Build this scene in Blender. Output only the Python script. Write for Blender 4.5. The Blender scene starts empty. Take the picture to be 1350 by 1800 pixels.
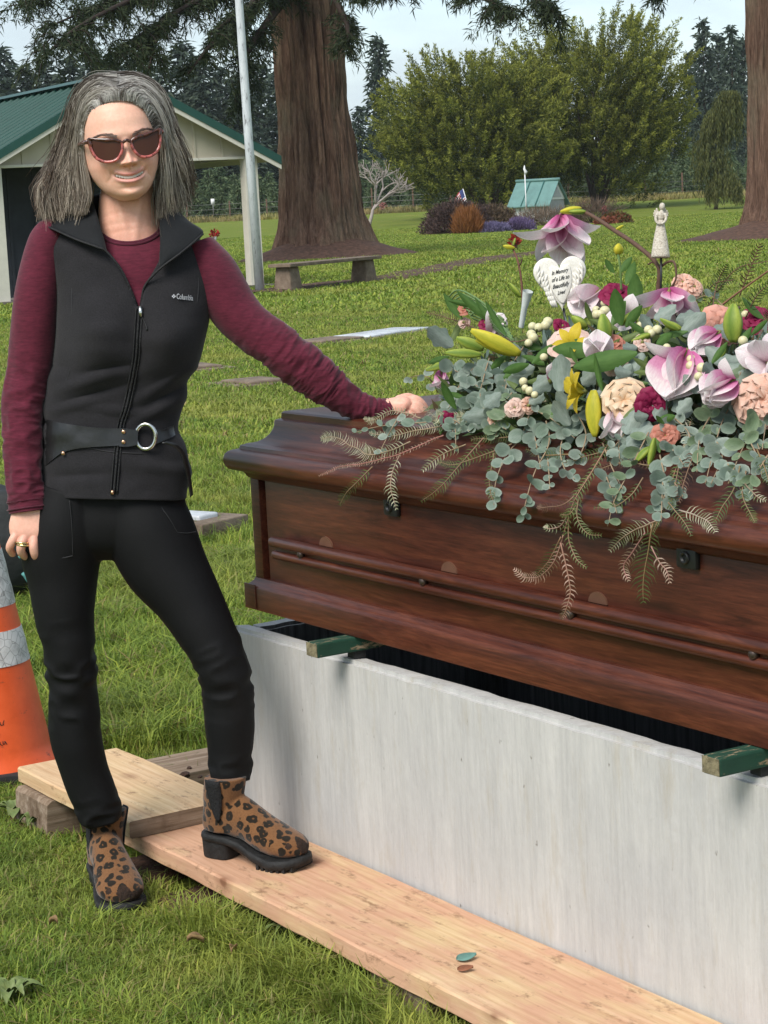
import bpy, bmesh, math, random
import numpy as np
from mathutils import Matrix, Vector

random.seed(7)
rng = np.random.default_rng(7)
scene = bpy.context.scene
COL = scene.collection
R = math.radians

# ------------------------------------------------------------------ camera
CAM_H, PITCH, ROLL, FPX = 1.5, 0.1429, 0.0497, 3775.0     # FPX: focal length in pixels of the 1350 x 1800 photograph
cd = bpy.data.cameras.new('camera')
cam = bpy.data.objects.new('camera', cd)
COL.objects.link(cam)
scene.camera = cam
cd.sensor_fit = 'VERTICAL'
cd.sensor_height = 24.0
cd.lens = 24.0 * FPX / 1800.0
cd.clip_start, cd.clip_end = 0.1, 3000.0
_f = np.array([0, math.cos(PITCH), -math.sin(PITCH)])
_r0 = np.array([1.0, 0, 0])
_u0 = np.cross(_r0, _f)
_R = math.cos(ROLL) * _r0 - math.sin(ROLL) * _u0
_U = math.sin(ROLL) * _r0 + math.cos(ROLL) * _u0
cam.matrix_world = Matrix(((_R[0], _U[0], -_f[0], 0), (_R[1], _U[1], -_f[1], 0), (_R[2], _U[2], -_f[2], CAM_H), (0, 0, 0, 1)))

# ------------------------------------------------------------------ sky, sun, exposure
SUN_EL, SUN_AZ = R(48), R(214)       # azimuth measured clockwise from +Y (the view direction)
w = bpy.data.worlds.new('World')
scene.world = w
w.use_nodes = True
nt = w.node_tree
for n in list(nt.nodes): nt.nodes.remove(n)
wo = nt.nodes.new('ShaderNodeOutputWorld')
bg = nt.nodes.new('ShaderNodeBackground')
sky = nt.nodes.new('ShaderNodeTexSky')
sky.sky_type = 'NISHITA'
sky.sun_disc = False
sky.sun_elevation = SUN_EL
sky.sun_rotation = SUN_AZ
sky.air_density, sky.dust_density, sky.ozone_density = 1.0, 0.6, 1.0
tc = nt.nodes.new('ShaderNodeTexCoord')
mp = nt.nodes.new('ShaderNodeMapping')
mp.inputs['Scale'].default_value = (3.0, 3.0, 11.0)
nz = nt.nodes.new('ShaderNodeTexNoise')
nz.inputs['Scale'].default_value = 1.6
nz.inputs['Detail'].default_value = 7
nz.inputs['Roughness'].default_value = 0.55
cr = nt.nodes.new('ShaderNodeMapRange')
cr.inputs['From Min'].default_value, cr.inputs['From Max'].default_value = 0.40, 0.62
cr.inputs['To Min'].default_value, cr.inputs['To Max'].default_value = 0.35, 0.95
mixc = nt.nodes.new('ShaderNodeMixRGB')
mixc.inputs['Color2'].default_value = (3.75, 4.35, 4.75, 1)          # thin bright overcast
nt.links.new(tc.outputs['Generated'], mp.inputs['Vector'])
nt.links.new(mp.outputs['Vector'], nz.inputs['Vector'])
nt.links.new(nz.outputs['Fac'], cr.inputs['Value'])
nt.links.new(cr.outputs['Result'], mixc.inputs['Fac'])
nt.links.new(sky.outputs['Color'], mixc.inputs['Color1'])
nt.links.new(mixc.outputs['Color'], bg.inputs['Color'])
nt.links.new(bg.outputs['Background'], wo.inputs['Surface'])
bg.inputs['Strength'].default_value = 0.105
sd = bpy.data.lights.new('sun', 'SUN')
sd.energy = 2.15
sd.angle = R(30)
sd.color = (1.0, 0.95, 0.88)
sun = bpy.data.objects.new('sun', sd)
COL.objects.link(sun)
_sd = Vector((math.sin(SUN_AZ) * math.cos(SUN_EL), math.cos(SUN_AZ) * math.cos(SUN_EL), math.sin(SUN_EL)))
sun.rotation_euler = _sd.to_track_quat('Z', 'Y').to_euler()
vs = scene.view_settings
vs.view_transform = 'Standard'
vs.look = 'None'
vs.exposure = 0.86
vs.gamma = 1.0
vs.use_curve_mapping = False
scene.cycles.max_bounces = 5
scene.cycles.diffuse_bounces = 2
scene.cycles.glossy_bounces = 2
scene.cycles.transmission_bounces = 3
scene.cycles.transparent_max_bounces = 4
scene.cycles.caustics_reflective = False
scene.cycles.caustics_refractive = False

# ------------------------------------------------------------------ helpers
C0 = np.array([0, 0, CAM_H])
def ray(px, py):
    return _f + _R * (px - 675) / FPX - _U * (py - 900) / FPX
def at(px, py, y):
    """world point seen at photo pixel (px, py) on the plane Y = y"""
    d = ray(px, py)
    return C0 + d * (y / d[1])
def on(px, py, z=0.0):
    d = ray(px, py)
    return C0 + d * ((z - CAM_H) / d[2])
def gz(x, y):
    """terrain height"""
    t = np.clip((np.asarray(y, float) - 100) / 60, 0, 1)
    t2 = np.clip((np.asarray(y, float) - 160) / 200, 0, 1)
    return 0.85 * t * t * (3 - 2 * t) + 2.5 * t2 * t2

WM = {}
def wm(o): return WM.get(o.name, Matrix.Identity(4))
def tag(o, label=None, cat=None, group=None, kind=None):
    if label: o['label'] = label
    if cat: o['category'] = cat
    if group: o['group'] = group
    if kind: o['kind'] = kind
    return o
def empty(name, loc=(0, 0, 0), rz=0.0, label=None, cat=None, group=None):
    o = bpy.data.objects.new(name, None)
    o.empty_display_size = 0.05
    COL.objects.link(o)
    o.matrix_basis = Matrix.Translation(Vector([float(c) for c in loc])) @ Matrix.Rotation(rz, 4, 'Z')
    WM[o.name] = o.matrix_basis.copy()
    return tag(o, label, cat, group)
def mesh(name, verts, faces, mats=None, smooth=True, cols=None, midx=None):
    me = bpy.data.meshes.new(name)
    verts = np.asarray(verts, float)
    if isinstance(faces, np.ndarray):           # all quads: fast path
        k = len(faces)
        me.vertices.add(len(verts)); me.vertices.foreach_set('co', verts.ravel())
        me.loops.add(k * 4); me.loops.foreach_set('vertex_index', faces.astype(np.int32).ravel())
        me.polygons.add(k); me.polygons.foreach_set('loop_start', np.arange(0, k * 4, 4, dtype=np.int32))
        me.update(calc_edges=True)
    else:
        me.from_pydata(verts.tolist(), [], faces)
    if mats is not None:
        for m in (mats if isinstance(mats, (list, tuple)) else [mats]): me.materials.append(m)
    if smooth: me.polygons.foreach_set('use_smooth', [True] * len(me.polygons))
    if midx is not None: me.polygons.foreach_set('material_index', list(midx))
    if cols is not None:
        c = np.asarray(cols, float)
        if c.shape[1] == 3: c = np.hstack([c, np.ones((len(c), 1))])
        a = me.color_attributes.new('Col', 'FLOAT_COLOR', 'POINT')
        a.data.foreach_set('color', c.ravel())
    me.update()
    return me
def link(name, me, parent=None, M=None, local=False):
    """link mesh data; M is the world matrix (or the matrix in the parent when local)"""
    o = bpy.data.objects.new(name, me)
    COL.objects.link(o)
    M = M or Matrix.Identity(4)
    if parent is not None:
        o.parent = parent
        if local:
            o.matrix_basis = M
            WM[o.name] = wm(parent) @ M
        else:
            o.matrix_basis = wm(parent).inverted() @ M
            WM[o.name] = M.copy()
    else:
        o.matrix_basis = M
        WM[o.name] = M.copy()
    return o
class MB:
    """collects shapes into one mesh"""
    def __init__(s): s.v, s.f, s.c, s.n, s.mi = [], [], [], 0, []
    def add(s, v, f, c=None, mi=0):
        v = np.asarray(v, float).reshape(-1, 3)
        s.v.append(v)
        for q in f: s.f.append([int(i) + s.n for i in q])
        s.mi += [mi] * len(f)
        if c is not None:
            c = np.asarray(c, float)
            if c.ndim == 1: c = np.tile(c[:3], (len(v), 1))
            s.c.append(c[:, :3])
        else: s.c.append(np.ones((len(v), 3)))
        s.n += len(v)
        return s
    def box(s, x0, x1, y0, y1, z0, z1, c=None, mi=0, b=0.0):
        if b <= 0:
            v = [(x, y, z) for z in (z0, z1) for y in (y0, y1) for x in (x0, x1)]
            f = [(0, 2, 3, 1), (4, 5, 7, 6), (0, 1, 5, 4), (2, 6, 7, 3), (0, 4, 6, 2), (1, 3, 7, 5)]
            return s.add(v, f, c, mi)
        v, f = bevel_box(x0, x1, y0, y1, z0, z1, b)
        return s.add(v, f, c, mi)
    def tube(s, pts, rad, n=8, c=None, mi=0, caps=True):
        v, f = tube(pts, rad, n, caps)
        return s.add(v, f, c, mi)
    def mesh(s, name, mats, smooth=True, cols=False):
        v = np.vstack(s.v) if s.v else np.zeros((0, 3))
        return mesh(name, v, s.f, mats, smooth, np.vstack(s.c) if cols else None, s.mi if any(s.mi) else None)
    def obj(s, name, mats, parent=None, smooth=True, cols=False, local=False, M=None):
        return link(name, s.mesh(name, mats, smooth, cols), parent, M, local)
def bevel_box(x0, x1, y0, y1, z0, z1, b):
    bm = bmesh.new()
    bmesh.ops.create_cube(bm, size=1)
    for v in bm.verts:
        v.co = Vector(((x0 + x1) / 2 + v.co.x * (x1 - x0), (y0 + y1) / 2 + v.co.y * (y1 - y0), (z0 + z1) / 2 + v.co.z * (z1 - z0)))
    bmesh.ops.bevel(bm, geom=list(bm.edges), offset=b, segments=2, affect='EDGES', profile=0.6)
    bm.verts.index_update()
    v = [tuple(q.co) for q in bm.verts]
    f = [[q.index for q in p.verts] for p in bm.faces]
    bm.free()
    return v, f
def frames(P):
    P = np.asarray(P, float)
    T = np.gradient(P, axis=0)
    T /= np.linalg.norm(T, axis=1)[:, None] + 1e-12
    a = np.array([0, 0, 1.0]) if abs(T[0][2]) < 0.9 else np.array([1.0, 0, 0])
    N = []
    n = np.cross(T[0], a); n /= np.linalg.norm(n)
    for t in T:
        n = n - t * (n @ t); n /= np.linalg.norm(n) + 1e-12
        N.append(n)
    N = np.array(N)
    return T, N, np.cross(T, N)
def tube(pts, rad, n=8, caps=True):
    P = np.asarray(pts, float)
    m = len(P)
    rad = np.broadcast_to(np.asarray(rad, float), (m,))
    T, N, B = frames(P)
    A = np.linspace(0, 2 * np.pi, n, endpoint=False)
    V = P[:, None] + rad[:, None, None] * (np.cos(A)[None, :, None] * N[:, None] + np.sin(A)[None, :, None] * B[:, None])
    f = []
    for i in range(m - 1):
        for j in range(n):
            k = (j + 1) % n
            f.append((i * n + j, i * n + k, (i + 1) * n + k, (i + 1) * n + j))
    if caps:
        f.append(tuple(range(n - 1, -1, -1)))
        f.append(tuple(range((m - 1) * n, m * n)))
    return V.reshape(-1, 3), f
def crom(P, m):
    """Catmull-Rom resampling of the rows of P to m rows"""
    P = np.asarray(P, float)
    k = len(P)
    Q = np.vstack([2 * P[0] - P[1], P, 2 * P[-1] - P[-2]])
    t = np.linspace(0, k - 1, m)
    i = np.minimum(t.astype(int), k - 2)
    u = (t - i)[:, None]
    p0, p1, p2, p3 = Q[i], Q[i + 1], Q[i + 2], Q[i + 3]
    return 0.5 * (2 * p1 + (p2 - p0) * u + (2 * p0 - 5 * p1 + 4 * p2 - p3) * u * u + (3 * p1 - p0 - 3 * p2 + p3) * u ** 3)
_perm = rng.random((64, 64, 64))
def vnoise(p, scale=1.0):
    """smooth value noise in -1..1"""
    p = np.asarray(p, float) * scale + 100.0
    i = np.floor(p).astype(int)
    u = p - i
    u = u * u * (3 - 2 * u)
    o = 0
    for dx in (0, 1):
        for dy in (0, 1):
            for dz in (0, 1):
                wgt = (u[..., 0] if dx else 1 - u[..., 0]) * (u[..., 1] if dy else 1 - u[..., 1]) * (u[..., 2] if dz else 1 - u[..., 2])
                o = o + wgt * _perm[(i[..., 0] + dx) % 64, (i[..., 1] + dy) % 64, (i[..., 2] + dz) % 64]
    return o * 2 - 1
def ringfaces(m, n, capa=True, capb=True):
    f = []
    for i in range(m - 1):
        for j in range(n):
            k = (j + 1) % n
            f.append((i * n + j, i * n + k, (i + 1) * n + k, (i + 1) * n + j))
    if capa: f.append(tuple(range(n - 1, -1, -1)))
    if capb: f.append(tuple(range((m - 1) * n, m * n)))
    return f
def gridfaces(m, n):
    return [(i * n + j, i * n + j + 1, (i + 1) * n + j + 1, (i + 1) * n + j) for i in range(m - 1) for j in range(n - 1)]
def bake(me, mods):
    """apply modifiers given as (type, {settings}) and return the new mesh"""
    o = bpy.data.objects.new('tmp', me)
    COL.objects.link(o)
    for t, kw in mods:
        md = o.modifiers.new(t, t)
        for k, v in kw.items(): setattr(md, k, v)
    dg = bpy.context.evaluated_depsgraph_get()
    r = bpy.data.meshes.new_from_object(o.evaluated_get(dg))
    bpy.data.objects.remove(o)
    return r

# ------------------------------------------------------------------ materials
class NT:
    def __init__(s, name):
        s.m = bpy.data.materials.new(name)
        s.m.use_nodes = True
        s.t = s.m.node_tree
        s.b = s.t.nodes['Principled BSDF']
        s.out = s.t.nodes['Material Output']
    def n(s, typ, **kw):
        q = s.t.nodes.new('ShaderNode' + typ)
        for k, v in kw.items():
            if k in q.inputs: q.inputs[k].default_value = v
            else: setattr(q, k, v)
        return q
    def l(s, a, b): s.t.links.new(a, b)
    def coord(s, kind='Object', scale=(1, 1, 1), rot=(0, 0, 0), loc=(0, 0, 0)):
        if kind == 'World':
            src = s.n('NewGeometry').outputs['Position']
        else:
            src = s.n('TexCoord').outputs[kind]
        m = s.n('Mapping')
        m.inputs['Scale'].default_value = scale
        m.inputs['Rotation'].default_value = rot
        m.inputs['Location'].default_value = loc
        s.l(src, m.inputs['Vector'])
        return m.outputs['Vector']
    def noise(s, vec, scale=5, detail=6, rough=0.6, dist=0.0):
        q = s.n('TexNoise')
        q.inputs['Scale'].default_value = scale
        q.inputs['Detail'].default_value = detail
        q.inputs['Roughness'].default_value = rough
        q.inputs['Distortion'].default_value = dist
        if vec is not None: s.l(vec, q.inputs['Vector'])
        return q.outputs['Fac']
    def ramp(s, fac, stops, interp='LINEAR'):
        q = s.n('ValToRGB')
        q.color_ramp.interpolation = interp
        e = q.color_ramp.elements
        while len(e) < len(stops): e.new(0.5)
        for k, (p, c) in zip(e, stops):
            k.position = p
            k.color = (*c, 1) if len(c) == 3 else c
        s.l(fac, q.inputs['Fac'])
        return q.outputs['Color']
    def mix(s, a, b, fac, mode='MIX'):
        q = s.n('MixRGB', blend_type=mode)
        for i, x in (('Fac', fac), ('Color1', a), ('Color2', b)):
            if hasattr(x, 'is_output') or isinstance(x, bpy.types.NodeSocket): s.l(x, q.inputs[i])
            else: q.inputs[i].default_value = x if not isinstance(x, tuple) or len(x) == 4 else (*x, 1)
        return q.outputs['Color']
    def math(s, op, a, b=0.0):
        q = s.n('Math', operation=op)
        for i, x in enumerate((a, b)):
            if isinstance(x, bpy.types.NodeSocket): s.l(x, q.inputs[i])
            else: q.inputs[i].default_value = x
        return q.outputs[0]
    def set(s, **kw):
        for k, v in kw.items():
            k = {'color': 'Base Color', 'rough': 'Roughness', 'metal': 'Metallic', 'spec': 'Specular IOR Level', 'sss': 'Subsurface Weight',
                 'trans': 'Transmission Weight', 'coat': 'Coat Weight', 'coatr': 'Coat Roughness', 'sheen': 'Sheen Weight', 'alpha': 'Alpha', 'ior': 'IOR'}.get(k, k)
            if isinstance(v, bpy.types.NodeSocket): s.l(v, s.b.inputs[k])
            else: s.b.inputs[k].default_value = (*v, 1) if isinstance(v, tuple) and len(v) == 3 and k != 'Subsurface Radius' else v
        return s
    def bump(s, h, strength=0.3, dist=0.01):
        q = s.n('Bump')
        q.inputs['Strength'].default_value = strength
        q.inputs['Distance'].default_value = dist
        s.l(h, q.inputs['Height'])
        s.l(q.outputs['Normal'], s.b.inputs['Normal'])
        return s
    def vcol(s): 
        q = s.n('VertexColor')
        q.layer_name = 'Col'
        return q.outputs['Color']
    def translucent(s, color, fac=0.35):
        """mix in translucency for thin leaves and petals"""
        tr = s.n('BsdfTranslucent')
        if isinstance(color, bpy.types.NodeSocket): s.l(color, tr.inputs['Color'])
        else: tr.inputs['Color'].default_value = (*color, 1)
        mx = s.n('MixShader')
        mx.inputs['Fac'].default_value = fac
        s.l(s.b.outputs[0], mx.inputs[1])
        s.l(tr.outputs[0], mx.inputs[2])
        s.l(mx.outputs[0], s.out.inputs['Surface'])
        return s
def plain(name, color, rough=0.6, var=0.12, scale=30, metal=0.0, bump=0.0, spec=0.4, kind='Object', coat=0.0):
    t = NT(name)
    v = t.coord(kind)
    f = t.noise(v, scale, 5)
    lo = tuple(c * (1 - var) for c in color); hi = tuple(min(1, c * (1 + var)) for c in color)
    t.set(color=t.ramp(f, [(0.3, lo), (0.7, hi)]), rough=rough, metal=metal, spec=spec, coat=coat)
    if bump: t.bump(f, bump, 0.01)
    return t.m
def vcolmat(name, rough=0.6, trans=0.0, spec=0.35, sss=0.0, var=0.0, scale=60):
    t = NT(name)
    c = t.vcol()
    if var:
        f = t.noise(t.coord('World'), scale, 3)
        c = t.mix(c, t.ramp(f, [(0.25, (1 - var,) * 3), (0.75, (1 + var,) * 3)]), 1.0, 'MULTIPLY')
    t.set(color=c, rough=rough, spec=spec, sss=sss)
    if sss: t.b.inputs['Subsurface Radius'].default_value = (0.012, 0.005, 0.003)
    if trans: t.translucent(c, trans)
    return t.m
# ================================================================== SETTING
YAW = 1.012                                   # casket, vault and planks all run along this axis
AX = np.array([math.cos(YAW), -math.sin(YAW), 0])     # along the vault, towards the camera's right
WX = np.array([math.sin(YAW), math.cos(YAW), 0])      # across the vault, away to the right
V0 = np.array([-0.370, 4.936, 0.0])           # vault's near long face, far left corner
VROT = -YAW
def vloc(p):
    """world xy -> (along, across) measured from V0"""
    d = np.asarray(p, float)[..., :2] - V0[:2]
    return d @ AX[:2], d @ WX[:2]

# ---- lawn sheet
def ground_mat():
    t = NT('lawn_soil')
    v = t.coord('World')
    a = t.noise(v, 0.55, 8, 0.65)
    b = t.noise(v, 9.0, 8, 0.7)
    c = t.noise(v, 90.0, 4, 0.7)
    col = t.ramp(b, [(0.28, (0.075, 0.105, 0.018)), (0.5, (0.150, 0.195, 0.032)), (0.75, (0.23, 0.25, 0.052))])
    col = t.mix(col, (0.26, 0.245, 0.07, 1), t.ramp(a, [(0.52, (0, 0, 0)), (0.72, (0.8, 0.8, 0.8))]))
    col = t.mix(col, t.ramp(c, [(0.3, (0.55, 0.55, 0.5)), (0.7, (1.3, 1.3, 1.2))]), 0.8, 'MULTIPLY')
    t.set(color=col, rough=0.95, spec=0.1)
    t.bump(c, 0.8, 0.02)
    return t.m
M_lawn = ground_mat()
def build_ground():
    ys = np.concatenate([[-30, 0, 2], np.arange(3, 14, 0.25), np.arange(14, 100, 2.0), np.arange(100, 380, 6.0), [420, 600, 900, 1500, 2400]])
    xs = np.concatenate([[-1500, -500, -200, -100, -60, -40, -25], np.arange(-14, 14.1, 0.5), [25, 40, 60, 100, 200, 500, 1500]])
    X, Y = np.meshgrid(xs, ys)
    Z = gz(X, Y)
    n1 = vnoise(np.stack([X, Y, 0 * X], -1), 0.9) * 0.012 * (Y < 14)
    Z = Z + n1 - 0.012 * (Y < 14)
    o = link('ground', mesh('ground', np.stack([X, Y, Z], -1).reshape(-1, 3), gridfaces(len(ys), len(xs)), M_lawn))
    tag(o, 'green lawn stretching from the planks to the far fence', kind='structure')
build_ground()

# ---- grass tufts (stuff): instanced blades
def grass_mat(name, tint):
    t = NT(name)
    c = t.vcol()
    oi = t.n('ObjectInfo').outputs['Random']
    v = t.coord('World')
    a = t.noise(v, 0.42, 7, 0.68)
    b = t.noise(v, 2.6, 5, 0.65)
    c = t.mix(c, t.ramp(oi, [(0.0, (0.72, 0.80, 0.75)), (0.5, (1, 1, 1)), (1.0, (1.28, 1.16, 1.05))]), 1.0, 'MULTIPLY')
    c = t.mix(c, (tint[0], tint[1], tint[2], 1), t.ramp(a, [(0.46, (0, 0, 0)), (0.64, (0.75, 0.75, 0.75))]))
    c = t.mix(c, t.ramp(b, [(0.3, (0.66, 0.76, 0.7)), (0.7, (1.25, 1.16, 1.05))]), 1.0, 'MULTIPLY')
    t.set(color=c, rough=0.55, spec=0.25)
    t.translucent(c, 0.35)
    return t.m
M_grass = grass_mat('grass_blades', (0.345, 0.355, 0.085))
TUFTS = bpy.data.collections.new('grass_tufts')
def tuft(name, n, rad, hmin, hmax, wid, lean, dry=0.08, cols=((0.110, 0.180, 0.030), (0.235, 0.335, 0.056), (0.355, 0.42, 0.082))):
    a = rng.random(n) * 2 * np.pi
    r = rad * np.sqrt(rng.random(n))
    base = np.stack([r * np.cos(a), r * np.sin(a), np.zeros(n) - 0.012], -1)
    h = hmin + (hmax - hmin) * rng.random(n) ** 1.3
    b = rng.random(n) * 2 * np.pi
    d = np.stack([np.cos(b), np.sin(b), 0 * b], -1)
    s = np.stack([-np.sin(b), np.cos(b), 0 * b], -1)
    ln = lean * (0.3 + rng.random(n))
    up = np.array([0, 0, 1.0])
    wv = wid * (0.6 + 0.8 * rng.random(n))
    mid = base + up * (h * 0.6)[:, None] + d * (h * ln * 0.35)[:, None]
    tip = base + up * (h * (1 - 0.25 * ln))[:, None] + d * (h * ln)[:, None]
    V = np.stack([base - s * wv[:, None] / 2, base + s * wv[:, None] / 2, mid + s * wv[:, None] * 0.42, mid - s * wv[:, None] * 0.42, tip], 1).reshape(-1, 3)
    F = []
    for i in range(n):
        k = i * 5
        F += [(k, k + 1, k + 2, k + 3), (k + 3, k + 2, k + 4)]
    q = rng.random(n)[:, None]
    c0, c1, c2 = (np.array(c) for c in cols)
    cc = np.where(q < 0.5, c0 + (c1 - c0) * q * 2, c1 + (c2 - c1) * (q * 2 - 1))
    dr = rng.random(n) < dry
    cc[dr] = np.array([0.36, 0.29, 0.145]) * (0.6 + 0.6 * rng.random((dr.sum(), 1)))
    C = np.repeat(cc, 5, axis=0)
    o = bpy.data.objects.new(name, mesh(name, V, F, M_grass, True, C))
    TUFTS.objects.link(o)
for k in range(4): tuft(f'tuft_a{k}', 110, 0.075, 0.018, 0.052, 0.0028, 1.05, 0.12)          # 0-3 short near lawn
for k in range(3): tuft(f'tuft_b{k}', 90, 0.10, 0.06, 0.15, 0.0045, 0.9, 0.06)           # 4-6 rank grass
for k in range(3): tuft(f'tuft_c{k}', 130, 0.26, 0.025, 0.065, 0.008, 1.1, 0.10)           # 7-9 lawn 12-30 m
for k in range(3): tuft(f'tuft_d{k}', 150, 0.75, 0.03, 0.09, 0.022, 1.0, 0.05)            # 10-12 lawn 30-110 m
for k in range(2): tuft(f'tuft_e{k}', 90, 0.5, 0.15, 0.5, 0.03, 0.7, 1.0)               # 13-14 dry grass under the far fence
for k in range(2): tuft(f'tuft_f{k}', 60, 0.07, 0.012, 0.03, 0.0040, 1.4, 0.55)          # 15-16 thin worn lawn
SOIL = []                                     # bare spots: (x, y, radius)
def scatter():
    pts, idx, scl = [], [], []
    def put(n, y0, y1, ids, s0, s1, keep=None):
        y = np.sqrt(y0 * y0 + (y1 * y1 - y0 * y0) * rng.random(n))
        x = (rng.random(n) * 2 - 1) * (0.235 * y + 0.4)
        p = np.stack([x, y], -1)
        k = np.ones(n, bool) if keep is None else keep(p)
        p = p[k]
        m = len(p)
        pts.append(np.column_stack([p, gz(p[:, 0], p[:, 1])]))
        idx.append(rng.choice(ids, m))
        scl.append(s0 + (s1 - s0) * rng.random(m))
    def free(p):
        s, t = vloc(p)
        k = ~((s > -0.02) & (t > -0.285) & (t < 0.9))            # vault and long plank
        k &= ~((s > -0.62) & (s < 0.22) & (t > -0.29) & (t < 0.0))  # upper plank
        for (x, y, r) in SOIL:
            d = np.hypot(p[:, 0] - x, p[:, 1] - y)
            k &= d > r * (0.55 + 0.9 * rng.random(len(p)))
        return k
    rank = lambda p: free(p) & ((vnoise(np.column_stack([p, p[:, :1] * 0]), 1.6) > -0.25) & (p[:, 1] > 5.35))
    put(10200, 3.1, 8.0, [0, 1, 2, 3], 0.75, 1.25, free)
    put(3200, 3.1, 6.0, [15, 16], 0.8, 1.3, lambda p: free(p) & (vnoise(np.column_stack([p, p[:, :1] * 0]), 2.2) > 0.0))
    put(260, 3.1, 5.3, [4, 5, 6], 0.38, 0.62, lambda p: free(p) & (vnoise(np.column_stack([p, p[:, :1] * 0 + 5]), 2.5) > 0.1))
    put(4400, 5.3, 9.0, [4, 5, 6], 0.55, 1.15, rank)
    put(5000, 8.0, 13.0, [0, 1, 2, 3], 1.0, 1.7, free)
    put(900, 9.0, 14.0, [4, 5, 6], 0.45, 0.9, rank)
    put(6200, 12.0, 32.0, [7, 8, 9], 0.8, 1.4)
    put(6200, 30.0, 112.0, [10, 11, 12], 0.8, 1.5)
    # edge tufts leaning over the plank's near side
    n = 90
    s = rng.random(n) * 1.5 + 0.35
    p = V0 + AX * s[:, None] + WX * (-0.315 - 0.05 * rng.random(n))[:, None]
    pts.append(p * [1, 1, 0]); idx.append(rng.choice([4, 5, 6], n)); scl.append(0.4 + 0.4 * rng.random(n))
    # dry grass strip by the fence
    n = 480
    x = -16 + 62 * rng.random(n)
    y = 147 + 5 * rng.random(n)
    pts.append(np.column_stack([x, y, gz(x, y)])); idx.append(rng.choice([13, 14], n)); scl.append(0.7 + 0.7 * rng.random(n))
    P = np.vstack(pts); I = np.concatenate(idx); S = np.concatenate(scl)
    me = bpy.data.meshes.new('grass')
    me.from_pydata(P.tolist(), [], [])
    a = me.attributes.new('pick', 'INT', 'POINT'); a.data.foreach_set('value', I.astype(np.int32))
    a = me.attributes.new('scl', 'FLOAT', 'POINT'); a.data.foreach_set('value', S.astype(np.float32))
    a = me.attributes.new('rotz', 'FLOAT', 'POINT'); a.data.foreach_set('value', (rng.random(len(P)) * 6.283).astype(np.float32))
    me.materials.append(M_grass)
    o = link('grass', me)
    tag(o, 'grass blades covering the lawn, longer behind the standing person', 'grass', kind='stuff')
    g = bpy.data.node_groups.new('grass_scatter', 'GeometryNodeTree')
    g.interface.new_socket('Geometry', in_out='INPUT', socket_type='NodeSocketGeometry')
    g.interface.new_socket('Geometry', in_out='OUTPUT', socket_type='NodeSocketGeometry')
    N = lambda t: g.nodes.new(t)
    gi, go = N('NodeGroupInput'), N('NodeGroupOutput')
    m2p, iop, ci = N('GeometryNodeMeshToPoints'), N('GeometryNodeInstanceOnPoints'), N('GeometryNodeCollectionInfo')
    ci.inputs['Collection'].default_value = TUFTS
    ci.inputs['Separate Children'].default_value = True
    ci.inputs['Reset Children'].default_value = True
    def attr(nm, ty):
        q = N('GeometryNodeInputNamedAttribute'); q.data_type = ty; q.inputs['Name'].default_value = nm
        return q.outputs['Attribute']
    cx = N('ShaderNodeCombineXYZ'); 
    g.links.new(attr('rotz', 'FLOAT'), cx.inputs['Z'])
    g.links.new(gi.outputs[0], m2p.inputs['Mesh'])
    g.links.new(m2p.outputs['Points'], iop.inputs['Points'])
    g.links.new(ci.outputs[0], iop.inputs['Instance'])
    iop.inputs['Pick Instance'].default_value = True
    g.links.new(attr('pick', 'INT'), iop.inputs['Instance Index'])
    g.links.new(cx.outputs[0], iop.inputs['Rotation'])
    g.links.new(attr('scl', 'FLOAT'), iop.inputs['Scale'])
    g.links.new(iop.outputs[0], go.inputs[0])
    md = o.modifiers.new('scatter', 'NODES')
    md.node_group = g
_e = on(330, 1600, 0); SOIL.append((_e[0] + 0.06, _e[1] + 0.03, 0.13))
_e = on(440, 1590, 0); SOIL.append((_e[0], _e[1], 0.09))
_e = on(250, 1530, 0); SOIL.append((_e[0], _e[1], 0.10))
_e = on(60, 1440, 0); SOIL.append((_e[0], _e[1], 0.08))
scatter()
M_soil = plain('bare_soil', (0.085, 0.042, 0.025), 0.95, 0.45, 60, bump=0.9, kind='World')
def soil_patch(x, y, r, name='soil_patch', n=26, h=0.014):
    A = np.linspace(0, 2 * np.pi, n, endpoint=False)
    v = [(x, y, h)]
    for q, zz in ((0.45, h * 0.9), (0.8, h * 0.5), (1.0, -0.01)):
        rr = r * q * (1 + 0.25 * vnoise(np.stack([np.cos(A) * 2 + x * 9, np.sin(A) * 2 + y * 9, 0 * A], -1)))
        nzv = 0.006 * vnoise(np.stack([np.cos(A) * 9 * q, np.sin(A) * 9 * q, 0 * A + x * 31], -1))
        v += list(zip(x + rr * np.cos(A), y + rr * np.sin(A), zz + nzv * (q < 1)))
    f = [(0, 1 + j, 1 + (j + 1) % n) for j in range(n)]
    for k in range(2):
        f += [(1 + k * n + j, 1 + (k + 1) * n + j, 1 + (k + 1) * n + (j + 1) % n, 1 + k * n + (j + 1) % n) for j in range(n)]
    o = link(name, mesh(name, v, f, M_soil))
    tag(o, kind='structure')
for (x, y, r) in SOIL: soil_patch(x, y, r * 1.2)

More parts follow.
